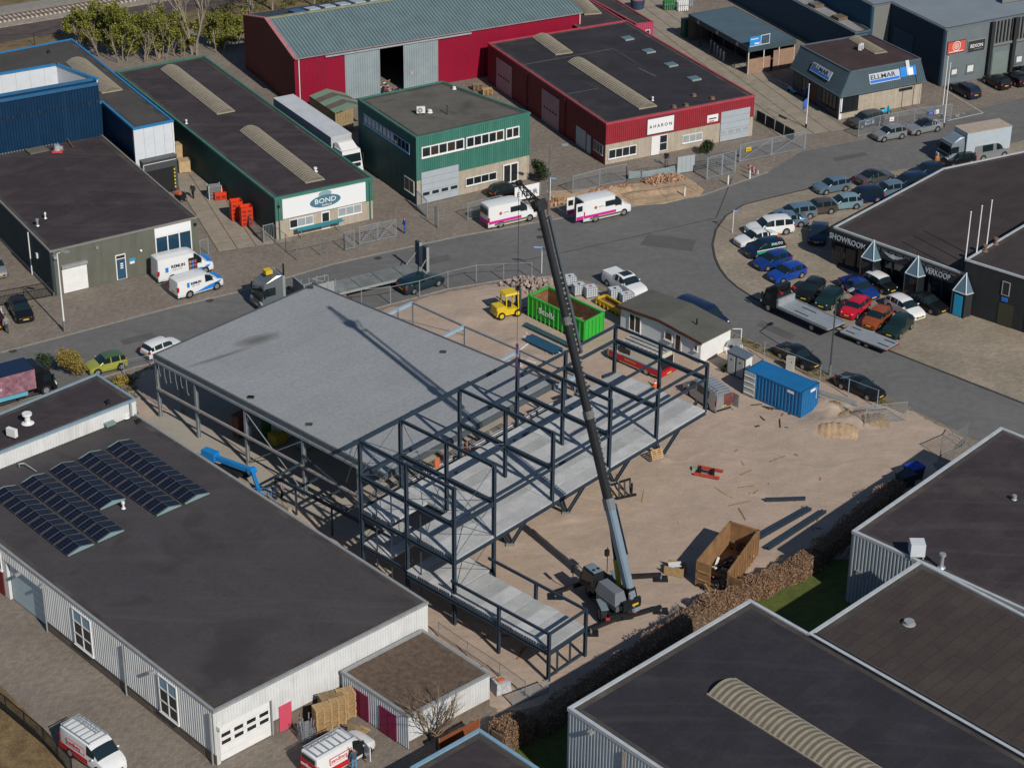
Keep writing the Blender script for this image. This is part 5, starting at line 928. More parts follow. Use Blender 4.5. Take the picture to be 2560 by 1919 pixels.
# feet: inclined legs under the cantilever
for p in(tN(1165,755),tN(1540,545),tX(1570,1030),tX(1860,865)):
 c=P(p);MB().box(c[0]-.35,c[0]+.35,c[1]-.35,c[1]+.35,-.1,.22).build('foot_plate',M_CONCD,R)
 for sx in(-1,1):MB().ibar((c[0]+sx*.12,c[1],.2),(c[0]+sx*2.75,c[1]+.1,Z1-.45),.24,.24).build('inclined_leg',M_FRAME,R)
 # terrace wing
aT=[9.8,14.6,19.45];bT=[-.35,3.7]
for a in aT[1:]:
 for b in bT:col(a,b,0,4.15,.22)
for b in(.9,2.3):MB().bar(G(19.2,b,0),G(19.2,b,ZT-.3),.16).build('post',M_FRAME,R)
for b in bT:beam(G(9.8,b,4.05),G(19.45,b,4.05),.16,.18);beam(G(5.2,b,ZT-.35),G(19.45,b,ZT-.35),.2,.28)
beam(G(19.45,bT[0],4.05),G(19.45,bT[1],4.05),.16,.18);beam(G(19.45,bT[0],ZT-.35),G(19.45,bT[1],ZT-.35),.2,.28);beam(G(14.6,bT[0],ZT-.4),G(14.6,bT[1],ZT-.4),.2,.28);MB().bar(G(19.2,bT[0],.12),G(19.2,bT[1],.12),.16,.16).build('ground_beam',M_FRAME,R)
# hollow-core floor planks, one by one
def planks(a0,a1,b0,b1,ztop,n,side=False):
 w=(a1-a0)/n
 for k in range(n):
  x0=a0+k*w+.03;x1=a0+(k+1)*w-.03;dz=random.uniform(-.02,.02);e0=b0+random.uniform(-.03,.03);e1=b1+random.uniform(-.03,.03)
  q=[G(x0,e0,0)[:2],G(x1,e0,0)[:2],G(x1,e1,0)[:2],G(x0,e1,0)[:2]];o=MB().prism(q,ztop-.2+dz,ztop+dz).build('floor_plank',[M_CONC,M_CONC2,M_CONC3][(k*2+int(b0))%3],R)
  if side:
   hb=MB();nh=5
   for i in range(nh):c=x0+(x1-x0)*(i+.5)/nh;hb.bar(G(c,e0-.012,ztop-.1+dz),G(c,e0+.02,ztop-.1+dz),.12,.12)
   ho=hb.build('core_hole',M_INK,o);ho['kind']='stuff'
planks(.05,3.0,.1,bs[1]-.1,Z1,3,True);planks(5.05,9.95,.1,bs[1]-.1,Z1,4,True)
for i in range(1,5):planks(.4,9.95,bs[i]-.08,bs[i+1]-.1,Z1,8)
planks(.05,3.0,.0,bs[1]-.1,ZT,3,True);planks(5.05,9.6,bT[0]+.1,bs[1]-.1,ZT,4,True);planks(9.7,19.4,bT[0]+.12,bT[1]-.05,ZT,8,True)
for b in(25.2,28.6):MB().bar(G(0,b,Z1-.05),G(.3,b+1.4,Z1-.05),.2,.24).build('edge_bracket',M_FRAME,R)
# scaffolding bundles and packs between the hall and the frame
for k in range(9):
 b=5.6+k*2.0;t=thing('scaffold_bundle',['first','second','third','fourth','fifth','sixth','seventh','eighth','ninth'][k]+' scaffold tube bundle from the left in the roof gap beside the frame','scaffold bundle',G(-.5,b,Z1),'scaffold bundles in the roof gap')
 for j in range(5):MB().tube(G(-.75+.12*j,b-.8+random.uniform(-.2,.2),Z1-.35+.08*(j%2)),G(-.75+.12*j,b+.9+random.uniform(-.2,.2),Z1-.35+.08*(j%2)),.035,n=6).build('tube',M_ALU if j%3 else M_WHITE,t)
 MB().bar(G(-.8,b,Z1-.5),G(-.1,b,Z1-.5),.1).build('bearer',[mat('orange_strap',(.5,.12,.04)),M_WOODW,M_BLACK][k%3],t)
for k,b in enumerate((8.6,9.6,12.0)):
 t=thing('edge_guard',['orange guard panel in the gap beside the second frame column','red topped guard panel right of the orange one','orange pack beside the third frame column'][k],'guard panel',G(-.3,b,Z1-.3));MB().bar(G(-.3,b,Z1-.35),G(-.3,b,Z1+.55),.1,.5,up=(*Bv,0)).build('panel',mat(['guard_orange','guard_red','guard_brown'][k],[(.55,.14,.05),(.5,.05,.05),(.30,.12,.06)][k],var=.2),t);MB().bar(G(-.3,b-.4,Z1-.3),G(-.3,b+.4,Z1-.3),.08).build('foot_rail',M_STEELG,t)
 # ------------------------------------------------------------------ road vehicles
M_RIM=mat('alloy_rim',(.38,.39,.40),rough=.35,metal=.6,var=0);M_PLATE=mat('yellow_plate',(.62,.40,.02),var=0);M_HEAD=mat('headlamp',(.62,.66,.68),rough=.15,var=0);M_TAIL=mat('tail_lamp',(.40,.012,.015),rough=.25,var=0);M_CGLASS=mat('car_glass',(.010,.020,.024),rough=.06,var=0,spec=.7)
def paint(name,col,metal=.25,rough=.3):
 m=mat('paint_'+name,col,rough=rough,metal=metal,var=.03,scale=1.0);m.node_tree.nodes['Principled BSDF'].inputs['Coat Weight'].default_value=.5;m.node_tree.nodes['Principled BSDF'].inputs['Coat Roughness'].default_value=.08;return m
 # profiles: (x from the front as part of length, z of the top line); cab = cowl, roof start, roof end, rear glass foot
TYPES={
'hatch':dict(L=4.0,W=1.72,H=1.48,top=[(0,.52),(.012,.66),(.06,.76),(.16,.86),(.27,.95),(.43,1.38),(.52,1.47),(.66,1.48),(.80,1.45),(.90,1.36),(.985,.98),(1,.80)],cab=(.27,.43,.90,.985),belt=.93,pill=(.56,.80)),
'mini':dict(L=3.75,W=1.68,H=1.42,top=[(0,.52),(.012,.68),(.05,.80),(.16,.88),(.27,.93),(.37,1.34),(.45,1.41),(.66,1.41),(.82,1.37),(.90,1.30),(.97,.95),(1,.80)],cab=(.27,.37,.90,.97),belt=.92,pill=(.60,.84)),
'sedan':dict(L=4.6,W=1.80,H=1.44,top=[(0,.50),(.01,.64),(.06,.74),(.16,.84),(.27,.92),(.42,1.34),(.50,1.43),(.60,1.44),(.68,1.40),(.84,1.02),(.97,.96),(1,.78)],cab=(.27,.42,.68,.84),belt=.92,pill=(.55,.70)),
'coupe':dict(L=4.5,W=1.80,H=1.36,top=[(0,.48),(.01,.62),(.06,.72),(.18,.82),(.30,.90),(.45,1.28),(.53,1.35),(.62,1.34),(.70,1.28),(.86,.98),(.97,.93),(1,.76)],cab=(.30,.45,.70,.86),belt=.90,pill=(.64,.72)),
'wagon':dict(L=4.65,W=1.80,H=1.48,top=[(0,.52),(.01,.66),(.06,.76),(.15,.86),(.25,.94),(.39,1.37),(.47,1.46),(.62,1.48),(.80,1.46),(.92,1.38),(.985,1.0),(1,.80)],cab=(.25,.39,.92,.985),belt=.93,pill=(.53,.76)),
'suv':dict(L=4.9,W=1.95,H=1.76,top=[(0,.65),(.01,.82),(.06,.95),(.15,1.05),(.26,1.10),(.38,1.62),(.46,1.75),(.62,1.77),(.82,1.74),(.92,1.66),(.985,1.20),(1,.95)],cab=(.26,.38,.92,.985),belt=1.10,pill=(.54,.76)),
'mpv':dict(L=4.2,W=1.75,H=1.66,top=[(0,.60),(.012,.76),(.06,.88),(.14,.98),(.22,1.06),(.37,1.55),(.46,1.65),(.64,1.67),(.84,1.64),(.93,1.55),(.985,1.05),(1,.85)],cab=(.22,.37,.93,.985),belt=1.02,pill=(.54,.78)),
'van':dict(L=5.1,W=1.93,H=1.95,top=[(0,.62),(.01,.85),(.05,.98),(.12,1.08),(.18,1.16),(.30,1.76),(.37,1.92),(.50,1.95),(.80,1.95),(.975,1.92),(.99,1.86),(1,.8)],cab=(.18,.30,.985,.995),belt=1.12,pill=(.42,.44),vanend=.44),
'bigvan':dict(L=5.9,W=2.02,H=2.55,top=[(0,.65),(.01,.95),(.05,1.12),(.11,1.24),(.17,1.36),(.26,2.10),(.33,2.44),(.42,2.54),(.80,2.56),(.975,2.53),(.99,2.46),(1,.85)],cab=(.17,.26,.985,.995),belt=1.30,pill=(.37,.39),vanend=.39),
}
def interp(pts,x):
 for(a,za),(b,zb)in zip(pts[:-1],pts[1:]):
  if a<=x<=b:return za+(zb-za)*(x-a)/max(1e-9,b-a)
 return pts[-1][1]
def car(kind,label,cat,m,group=None,L=None,name='parked_car',roof=None,extra=None,plate=True,win=None,open_top=False,sidewin=None,m2=None):
 T=TYPES[kind];L=L or T['L'];Wd=T['W']/2;t=local(name,label,cat,group);c0,c1,c2,c3=T['cab'];belt=T['belt'];zs=.20
 xs=sorted(set([round(p[0],4)for p in T['top']]+[round(x,4)for x in(T['pill'][0]-.012,T['pill'][0]+.012,T['pill'][1]-.012,T['pill'][1]+.012,.05,.1,(c1+c0)/2,(c2+c3)/2,.95)]))
 S=[]
 for x in xs:
  zt=interp(T['top'],x);tp=min(1,.80+.20*min(1,x/.13)**.6);tp=min(tp,.86+.14*min(1,(1-x)/.10)**.6);w=Wd*tp
  cabf=0 if(x<=c0 or x>=c3)else min(1,(x-c0)/(c1-c0),(c3-x)/max(.001,c3-c2))
  zb=min(belt,zt-.05)if x>c0*.5 else zt-.05;zb=min(zb,zt-.04)
  tum=.80 if kind not in('van','bigvan')else .89
  wr=w*(.90+(tum-.90)*cabf);zre=zt-.035-.035*cabf
  zre=max(zre,zb+.008)
  S.append([(x,0,zs),(x,w*.93,zs),(x,w*.995,zs+.22),(x,w,(zs+zb)/2+.06),(x,w*.965,zb),(x,wr,zre),(x,wr*.55,zt-.006),(x,0,zt)])
 n=len(S[0]);verts=[]
 for s in S:
  for(x,y,z)in s:verts.append((L/2-x*L,y,z))
 for s in S:
  for(x,y,z)in s:verts.append((L/2-x*L,-y,z))
 N=len(xs)*n;F={'body':[],'windscreen':[],'rear_window':[],'side_window':[],'side_window2':[],'roof_panel':[],'lower_trim':[]}
 vend=T.get('vanend');sw=sidewin or[]
 for i in range(len(xs)-1):
  xm=(xs[i]+xs[i+1])/2
  for j in range(n-1):
   a,b,c,d=i*n+j,(i+1)*n+j,(i+1)*n+j+1,i*n+j+1;key='body'
   if j>=5 and c0<xm<c1:key='windscreen'
   elif j>=5 and c2<xm<c3 and not vend:key='rear_window'
   elif j>=5 and c1<xm<c2:key='roof_panel'
   elif j==4 and c0+(c1-c0)*.35<xm<c3-(c3-c2)*.4 and not any(abs(xm-p)<.0121 for p in T['pill']):
    if not vend or xm<vend or any(u<xm<v for u,v in sw):key='side'
   elif j<=1:key='lower_trim'
   kl='side_window'if key=='side'else key;kr='side_window2'if key=='side'else key
   F[kl].append((a,b,c,d));F[kr].append((N+d,N+c,N+b,N+a))
 last=(len(xs)-1)*n;F['body'].append(tuple(last+j for j in range(n))+tuple(N+last+j for j in range(n-2,0,-1)));F['body'].append(tuple(range(n-1,-1,-1))+tuple(N+j for j in range(1,n-1)))
 for key,fs in F.items():
  if not fs or(open_top and key in('roof_panel',)):continue
  if key=='roof_panel'and roof is None:F['body']+=fs;continue
 for key,fs in F.items():
  if not fs or(key=='roof_panel'and roof is None):continue
  used=sorted({v for f in fs for v in f});mp={v:i for i,v in enumerate(used)};mb=MB();mb.v=[verts[v]for v in used];mb.f=[tuple(mp[v]for v in f)for f in fs]
  mm=m if key=='body'else(roof if key=='roof_panel'else(m2 or M_BLACK if key=='lower_trim'else(win or M_CGLASS)))
  if key=='lower_trim'and m2 is None:mm=m
  mb.build({'side_window2':'side_window'}.get(key,key),mm,t,smooth=32)
 wr=.31 if kind not in('bigvan','suv','van')else .35;wb=(.185,.80)if kind not in('van','bigvan')else(.17,.76)
 for fx in wb:
  for sy in(-1,1):
   x=L/2-fx*L;MB().tube((x,sy*(Wd*.93),wr),(x,sy*(Wd+.006),wr),wr+.075,n=18).build('wheel_arch',M_BLACK,t)
   wn_=MB().tube((x,sy*(Wd-.2),wr),(x,sy*(Wd+.014),wr),wr,n=18).build('wheel',M_RUBBER,t,smooth=40);MB().tube((x,sy*(Wd+.004),wr),(x,sy*(Wd+.024),wr),wr*.66,n=12).build('rim',M_RIM,wn_)
 zh=interp(T['top'],.05)-.16
 for sy in(-1,1):
  MB().ball((L/2-.22,sy*Wd*.64,zh),.20,.17,.085,8,6).build('headlight',M_HEAD,t,smooth=60)
  zr_=belt-.06 if not vend else 1.25;MB().box(-L/2-.012,-L/2+.16,sy*Wd*.80-.10 if vend is None else sy*Wd*.84-.07,sy*Wd*.80+.10 if vend is None else sy*Wd*.84+.07,zr_-.14 if vend is None else zr_-.45,zr_+.05).build('tail_light',M_TAIL,t)
  MB().ball((L/2-(c0+.06)*L,sy*(Wd+.09),belt+.08),.09,.1,.07,6,5).build('mirror',m,t)
 MB().box(L/2-.05,L/2+.015,-.45,.45,.32,.50).build('grille',M_BLACK,t);MB().box(-L/2-.015,-L/2+.04,-Wd*.8,Wd*.8,.25,.42).build('bumper',M_BLACK,t)
 if plate:MB().box(L/2+.015,L/2+.03,-.26,.26,.40,.51).build('number_plate',M_PLATE,t);MB().box(-L/2-.03,-L/2-.016,-.26,.26,.55 if not vend else .62,.66 if not vend else .73).build('number_plate',M_PLATE,t)
 MB().box(-L*.46,L*.46,-Wd*.9,Wd*.9,.14,.24).build('underbody',M_BLACK,t)
 if open_top:pass
 if extra:extra(t,L,Wd,T)
 return t
def place(t,pf,pr,side,kind,L=None,zz=.02,base=None):
 """pf, pr: ground contact of front and rear wheel on the side that is seen ('L' or 'R' of the car)."""
 T=TYPES[kind];a=P(pf,zz)[:2];b=P(pr,zz)[:2];d=unit(a-b);L=L or T['L'];wb=(.185,.80)if kind not in('van','bigvan')else(.17,.76)
 lf=np.array([-d[1],d[0]]);off=lf*(-T['W']/2 if side=='L'else T['W']/2);mid=(a+b)/2+off
 cx=mid-d*(L/2-(wb[0]+wb[1])/2*L);return rotz(t,(cx[0],cx[1],zz),math.atan2(d[1],d[0]))
def place_c(t,pc,pd,zz=.02):
 """pc: ground point under the middle; pd: a ground point straight ahead."""
 a=P(pc,zz)[:2];b=P(pd,zz)[:2];d=unit(b-a);return rotz(t,(a[0],a[1],zz),math.atan2(d[1],d[0]))
def pc(kind,label,m,pcn,pdn,zz=.02,cat='car',**k):return place_c(car(kind,label,cat,m,**k),pcn,pdn,zz)
BLK=paint('black',(.010,.011,.013));NAVY=paint('navy',(.010,.022,.060));SILV=paint('silver',(.34,.36,.37),.5);SBLU=paint('silver_blue',(.17,.26,.33),.45);WHT=paint('white',(.70,.71,.70),0);BLU=paint('blue',(.012,.065,.36));DBLU=paint('deep_blue',(.010,.045,.22));GREY=paint('grey',(.10,.105,.11),.4);BRNG=paint('brown_grey',(.10,.085,.08),.4);LBLU=paint('light_blue',(.22,.36,.42),.3);REDP=paint('red',(.52,.010,.030),.05);ORNG=paint('burnt_orange',(.36,.085,.030),.3);GRN=paint('dark_green',(.012,.035,.032));LIME=paint('lime',(.36,.38,.07),.2)
GS='cars parked on the showroom forecourt'
pc('hatch','silver blue hatchback parked at the road end of the showroom row',SBLU,tI(848,500),tI(745,520),group=GS);pc('sedan','dark grey saloon behind the silver blue hatchback',GREY,tI(1150,440),tI(1285,405),group=GS,roof=BLK)
pc('hatch','pale silver hatchback beside the dark navy people carrier',SBLU,tI(1240,530),tI(1130,548),group=GS);pc('wagon','dark car half hidden by the showroom roof edge',NAVY,tI(1390,470),tI(1280,490),group=GS);pc('mpv','navy people carrier with red tail lamps between pale cars',NAVY,tI(1070,575),tI(960,590),group=GS)
pc('hatch','light blue hatchback seen from behind in the upper row',LBLU,tI(925,620),tI(820,632),group=GS);pc('hatch','brown grey hatchback with dark roof in the upper row',BRNG,tI(745,655),tI(640,668),group=GS);pc('wagon','silver blue estate car in front of the brown grey hatchback',SBLU,tI(585,690),tI(470,705),group=GS,L=4.5);pc('sedan','pale blue saloon mostly hidden by the white off-roader',SBLU,tI(520,745),tI(400,755),group=GS)
pc('suv','big white off-road car in the forecourt row',WHT,tI(405,800),tI(280,815),group=GS);pc('sedan','white saloon in front of the white off-roader',WHT,tI(310,870),tI(190,895),group=GS,L=4.5);
def auto_van(t,L,Wd,T):
 gm=mat('livery_green',(.02,.30,.16),var=.05);MB().box(-L*.46,L*.33,Wd-.005,Wd+.012,.42,.80).build('green_band',gm,t);MB().box(-L*.46,L*.33,Wd-.006,Wd+.012,.84,.92).build('white_band',M_SIGNW,t)
 letters('AUTO',.36,M_SIGNW,t,(-.55,Wd*.95+.03,1.22),(-1,0,0),(0,-.12,1),bold=.01);MB().box(-.52,-.25,Wd*.93,Wd*.95+.02,1.22,1.48).build('logo_block',mat('logo_mint',(.1,.5,.42),var=0),t);MB().ball((-L*.36,0,T['H']+.05),.16,.16,.14).build('beacon',mat('beacon_orange',(.6,.16,.02),rough=.3,var=0),t)
 for k in range(3):letters('/',.3,M_SIGNW,t,(.1-.25*k,Wd+.02,.45),(-1,0,0),(0,0,1),bold=.03,name='stripe')
pc('mpv','dark blue and green small van lettered AUTO with orange beacon',NAVY,tI(370,950),tI(240,975),cat='van',group=GS,extra=auto_van,sidewin=[],name='small_van');pc('hatch','deep blue hatchback next to the lettered small van',DBLU,tI(425,1032),tI(300,1068),group=GS);pc('hatch','bright blue hatchback at the front end of the forecourt row',BLU,tI(530,1120),tI(405,1160),group=GS)
pc('coupe','navy car standing alone beside the showroom corner',NAVY,tI(752,835),tI(735,910),group=GS);pc('hatch','black hatchback behind the black tow truck',BLK,tI(700,1240),tI(640,1300),group=GS);pc('mini','dark green small car right of the black hatchback',GRN,tI(825,1300),tI(770,1350),group=GS)
pc('sedan','navy saloon facing the white roofed small car',DBLU,tI(1040,1225),tI(1150,1290),group=GS);pc('mini','black small car with white roof at the showroom glass',BLK,tI(1190,1190),tI(1290,1245),group=GS,roof=WHT);pc('mini','bright red hatchback in the lower forecourt group',REDP,tI(1015,1365),tI(945,1420),group=GS,L=3.85)
pc('hatch','burnt orange hatchback beside the red hatchback',ORNG,tI(1168,1440),tI(1100,1495),group=GS,L=3.7);pc('hatch','white hatchback pointing right in the lower forecourt group',WHT,tI(1365,1365),tI(1480,1430),group=GS,L=4.3);pc('coupe','black open-top style car nearest the blue door',BLK,tI(1515,1325),tI(1640,1385),group=GS);pc('hatch','dark green black hatchback at the lower right of the forecourt group',GRN,tI(1315,1500),tI(1245,1560),group=GS)
# cars along the roads
pc('sedan','black saloon parked at the kerb above the blue container',BLK,tJ(1420,340),tJ(1560,410));pc('coupe','black coupe parked at the kerb right of the lamp post',BLK,tJ(1850,550),tJ(2010,620),L=4.7)
pc('hatch','silver hatchback at the gas dealer fence',SILV,tE(655,1590),tE(490,1620),L=3.9);pc('coupe','silver convertible with black soft top at the gas dealer fence',SILV,tE(1050,1510),tE(880,1545),roof=BLK)
def ell(t,L,Wd,T):MB().box(-L*.1,L*.22,Wd-.003,Wd+.012,.45,.95).build('door_panel',mat('livery_pale',(.4,.5,.58),var=0),t);letters('ELLMAR',.26,M_ELB,t,(.75,Wd+.03,.62),(-1,0,0),UPV,bold=.012)
pc('mpv','dark grey service car lettered ELLMAR behind the gas dealer fence',GREY,tE(390,1440),tE(220,1480),extra=ell)
for k,(a,b,nm)in enumerate(((tE(1525,1080),tE(1380,1000),'black estate car nearest the white parking line'),(tE(1890,985),tE(1750,910),'black hatchback second along the slate office wall'),(tE(2110,950),tE(1970,870),'black hatchback third along the slate office wall'),(tE(2230,880),tE(2120,800),'black car at the right edge by the slate office'))):pc('wagon'if k==0 else 'hatch',nm,BLK if k else NAVY,a,b,group='black cars at the slate office')
pc('hatch','black hatchback half hidden behind the showroom roof with an orange lamp near it',BLK,tI(1740,315),tI(1640,335));pc('hatch','dark car behind the showroom roof edge near the road',NAVY,tI(1520,395),tI(1430,410))
pc('hatch','black hatchback parked nose out by the iron fence, lower left',BLK,tF(185,1130),tF(235,1215),L=4.1);pc('hatch','silver car cut by the left edge beside the olive unit',SILV,tF(-40,760),tF(10,830));pc('hatch','dark red black car cut by the left edge near two people',paint('maroon',(.06,.01,.012)),tF(-55,1200),tF(-10,1270))
def greenroof(t,L,Wd,T):pass
pc('hatch','lime yellow small car with green roof beside the ochre bush',LIME,tF(920,1595),tF(780,1630),L=3.6,roof=paint('moss',(.07,.13,.05),.1));pc('mini','white small car half hidden behind the new hall corner',WHT,tF(1400,1455),tF(1530,1405));pc('wagon','dark petrol estate car behind the low-loader trailer',paint('petrol',(.010,.035,.045)),tG(1700,960),tG(1880,900),L=4.8)
pc('hatch','black car behind the mesh gate of the green office',BLK,tH(400,300),tH(520,270))
# ---- vans
def place_l(t,c,d_px,zz):return place_c(t,c,d_px,zz)
def remlin(big):
 def f(t,L,Wd,T):
  bl=mat('livery_sky_blue',(.02,.20,.62),rough=.35,var=.05)
  z1=.85;MB().add([(-L*.2,-Wd-.012,.35),(L*.34,-Wd-.012,.35),(L*.44,-Wd*.97-.012,.95),(L*.15,-Wd-.012,.75),(-L*.1,-Wd-.012,.42)],[(0,1,2,3,4)]).build('blue_swoosh',bl,t)
  MB().box(L*.335,L*.475,-Wd*.82,Wd*.82,interp(T['top'],.09)-.12,interp(T['top'],.09)+.03).build('blue_bonnet',bl,t)
  letters('REMLIN',.46 if big else .36,mat('ink_navy',(.01,.02,.05),var=0),t,(-1.6 if big else-1.15,-Wd-.02,1.42 if big else 1.28),(1,0,0),UPV,bold=.015,sx=.95);letters('S E R V I C E',.2 if big else .16,M_TRIMG,t,(-1.5 if big else-1.05,-Wd-.02,1.14 if big else 1.06),(1,0,0),UPV)
  MB().box(-1.55 if not big else-2.2,-1.3 if not big else-1.9,-Wd-.02,-Wd-.008,1.1,1.6).build('logo_block',bl,t)
  if big:
   d=MB().box(.25,1.15,-Wd-.02,-Wd-.006,.55,2.05).build('open_side_door',M_BLACK,t)
   for k in range(9):MB().box(.3+.27*(k%3),.3+.27*(k%3)+.22,-Wd-.05,-Wd-.015,.65+.42*(k//3),.65+.42*(k//3)+.3).build('tool_box',[mat('box_tan',(.35,.2,.1)),mat('box_blue',(.1,.2,.5)),mat('box_red',(.4,.08,.05))][k%3],d)
 return f
t=car('bigvan','tall white service van with open side door and blue bonnet','van',WHT,group='white and blue service vans',name='service_van',extra=remlin(True));place_c(t,tF(1580,780),tF(1830,720))
t=car('van','white and blue service van parked nearer the road','van',WHT,group='white and blue service vans',name='service_van',extra=remlin(False));place_c(t,tF(1700,920),tF(1930,850))
def magenta(opn):
 def f(t,L,Wd,T):
  mg=mat('livery_magenta',(.55,.02,.26),rough=.35,var=.03);gy=mat('livery_grey',(.10,.10,.09),var=.05)
  MB().box(-L*.49,L*.16,-Wd-.012,-Wd+.01,.62,.92).build('magenta_band',mg,t);MB().box(-L*.38,L*.30,-Wd-.016,-Wd+.01,.38,.58).build('grey_band',gy,t);MB().box(-L*.35,L*.28,-Wd-.018,-Wd,.36,.40).build('yellow_line',mat('livery_yellow',(.5,.45,.08),var=0),t)
  MB().box(-.35,.85,-Wd*.955-.02,-Wd*.955,1.45,2.05).build('side_pane',M_CGLASS,t)
  q=[(-1.75,1.62),(-1.55,1.42),(-1.35,1.62),(-1.55,1.82)];MB().add([(x,-Wd-.015,z)for x,z in q],[(0,1,2,3)]).build('diamond_logo',mat('logo_red',(.5,.06,.04),var=0),t);MB().add([((x+1.55)*.5-1.42,-Wd-.02,(z-1.62)*.5+1.56)for x,z in q],[(0,1,2,3)]).build('diamond_logo',mat('logo_amber',(.6,.35,.05),var=0),t);MB().box(-1.15,-.6,-Wd-.015,-Wd-.005,1.6,1.67).build('print_line',M_TRIMG,t)
  MB().box(-L/2-.03,-L/2-.005,-Wd*.8,Wd*.8,.45,.95).build('magenta_rear',mg,t)
  if not opn:MB().box(-L/2-.03,-L/2-.004,-Wd*.72,Wd*.72,1.5,2.15).build('rear_pane',M_CGLASS,t)
  else:
   MB().box(-L/2-.02,-L/2-.004,-Wd*.85,Wd*.85,.6,2.35).build('load_opening',M_BLACK,t)
   for sy in(-1,1):
    d=MB().box(-L/2-.95,-L/2-.03,sy*Wd*.93-.03,sy*Wd*.93+.03,.55,2.4).build('open_rear_door',WHT,t);MB().box(-L/2-.8,-L/2-.2,sy*Wd*.93-.035,sy*Wd*.93+.035,1.5,2.1).build('pane',M_CGLASS,d);MB().box(-L/2-.93,-L/2-.05,sy*Wd*.93-.034,sy*Wd*.93+.034,.55,.95).build('magenta_panel',mg,d)
 return f
t=car('bigvan','white and magenta van parked below the crane jib','van',WHT,group='white and magenta vans',name='work_van',extra=magenta(False));place_c(t,tH(420,530),tH(680,470))
t=car('bigvan','white and magenta van with its rear doors open','van',WHT,group='white and magenta vans',name='work_van',extra=magenta(True));place_c(t,tH(1235,480),tH(1500,420))
pc('van','silver van parked before the box truck at the road',SILV,tI(1950,262),tI(2100,235),cat='van',name='silver_van',sidewin=[(.5,.66)],L=4.8)
def rack(t,L,Wd,T,n=7,m=None):
 z=T['H']+.12;r=MB()
 for sy in(-1,1):MB().tube((-L*.47,sy*Wd*.78,z),(L*.16,sy*Wd*.78,z),.03,n=6).build('rack_rail',M_ALU,t)
 for k in range(n):x=-L*.46+k*(L*.60)/(n-1);MB().bar((x,-Wd*.8,z+.02),(x,Wd*.8,z+.02),.05).build('rack_bar',M_ALU,t)
 for k,sy in enumerate((.25,.5)):MB().bar((-L*.45,Wd*sy-.0,z+.08),(L*.05,Wd*sy,z+.08),.04).build('ladder_side',M_ALU,t)
 for k in range(9):x=-L*.43+k*L*.055;MB().bar((x,Wd*.25,z+.09),(x,Wd*.5,z+.09),.035).build('ladder_rung',M_ALU,t)
def zand(door):
 def f(t,L,Wd,T):
  rd=mat('livery_red',(.50,.015,.02),rough=.35,var=.03);rack(t,L,Wd,T)
  for s in(-1,1):
   MB().box(-L*.49,L*.12,min(s*Wd,s*(Wd+.012)),max(s*Wd,s*(Wd+.012)),.34,.78).build('red_band',rd,t)
   b=MB().box(-1.55,.35,min(s*(Wd+.004),s*(Wd+.018)),max(s*(Wd+.004),s*(Wd+.018)),1.0,1.52).build('logo_frame',rd,t);MB().box(-1.5,.30,min(s*(Wd+.01),s*(Wd+.022)),max(s*(Wd+.01),s*(Wd+.022)),1.04,1.48).build('logo_field',M_SIGNW,b)
   letters('zandberg',.40,rd,t,((-1.45 if s<0 else .25),s*(Wd+.03),1.15),(1 if s<0 else-1,0,0),UPV,bold=.012,sx=.95)
  MB().box(-L/2-.03,-L/2-.005,-Wd*.86,Wd*.86,.45,1.35).build('red_rear',rd,t);letters('zandberg',.34,M_SIGNW,t,(-L/2-.04,.78,.85),(0,-1,0),UPV,bold=.01,sx=.95);MB().box(-L/2-.028,-L/2-.004,-Wd*.7,Wd*.7,1.42,1.75).build('rear_pane',M_CGLASS,t)
  if door:
   MB().box(L*.10,L*.27,-Wd-.02,-Wd-.004,.5,1.6).build('door_opening',M_BLACK,t);d=MB().bar((L*.27,-Wd-.02,1.0),(L*.22,-Wd-.95,1.0),.06,1.1).build('open_door',WHT,t)
 return f
t=car('van','white and red van with ladder rack and open cab door by the pallet stack','van',WHT,group='white and red vans',name='contractor_van',extra=zand(True));place_c(t,tM(620,1500),tM(850,1370))
t=car('van','white and red van with ladder rack beside the black railings','van',WHT,group='white and red vans',name='contractor_van',extra=zand(False));place_c(t,tL(700,1590),tL(900,1730))
def vito(t,L,Wd,T):
 rack(t,L,Wd,T,n=8);MB().box(-L/2-.02,-L/2-.004,-Wd*.85,0,.55,1.8).build('load_opening',mat('load_red_brown',(.14,.05,.04),var=.3),t);d=MB().bar((-L/2-.02,-Wd*.92,1.15),(-L/2-.75,-Wd*1.05,1.15),.06,1.25).build('open_rear_door',SILV,t);MB().box(-L/2-.028,-L/2-.01,.05,Wd*.85,.75,1.75).build('closed_rear_door',SILV,t)
t=car('van','silver van with roof ladders and open rear door beside the steel frame','van',SILV,name='fitter_van',extra=vito,sidewin=[(.46,.66)]);place_c(t,tJ(790,610),tJ(620,490))
t=car('van','dark navy van parked behind the white site cabin','van',NAVY,name='dark_van',L=5.6);a_=P(tT(1270,215),1.95);b_=P(tT(1800,440),1.95);d_=unit((b_-a_)[:2]);rotz(t,(*((a_+b_)/2)[:2],.02),math.atan2(d_[1],d_[0]))
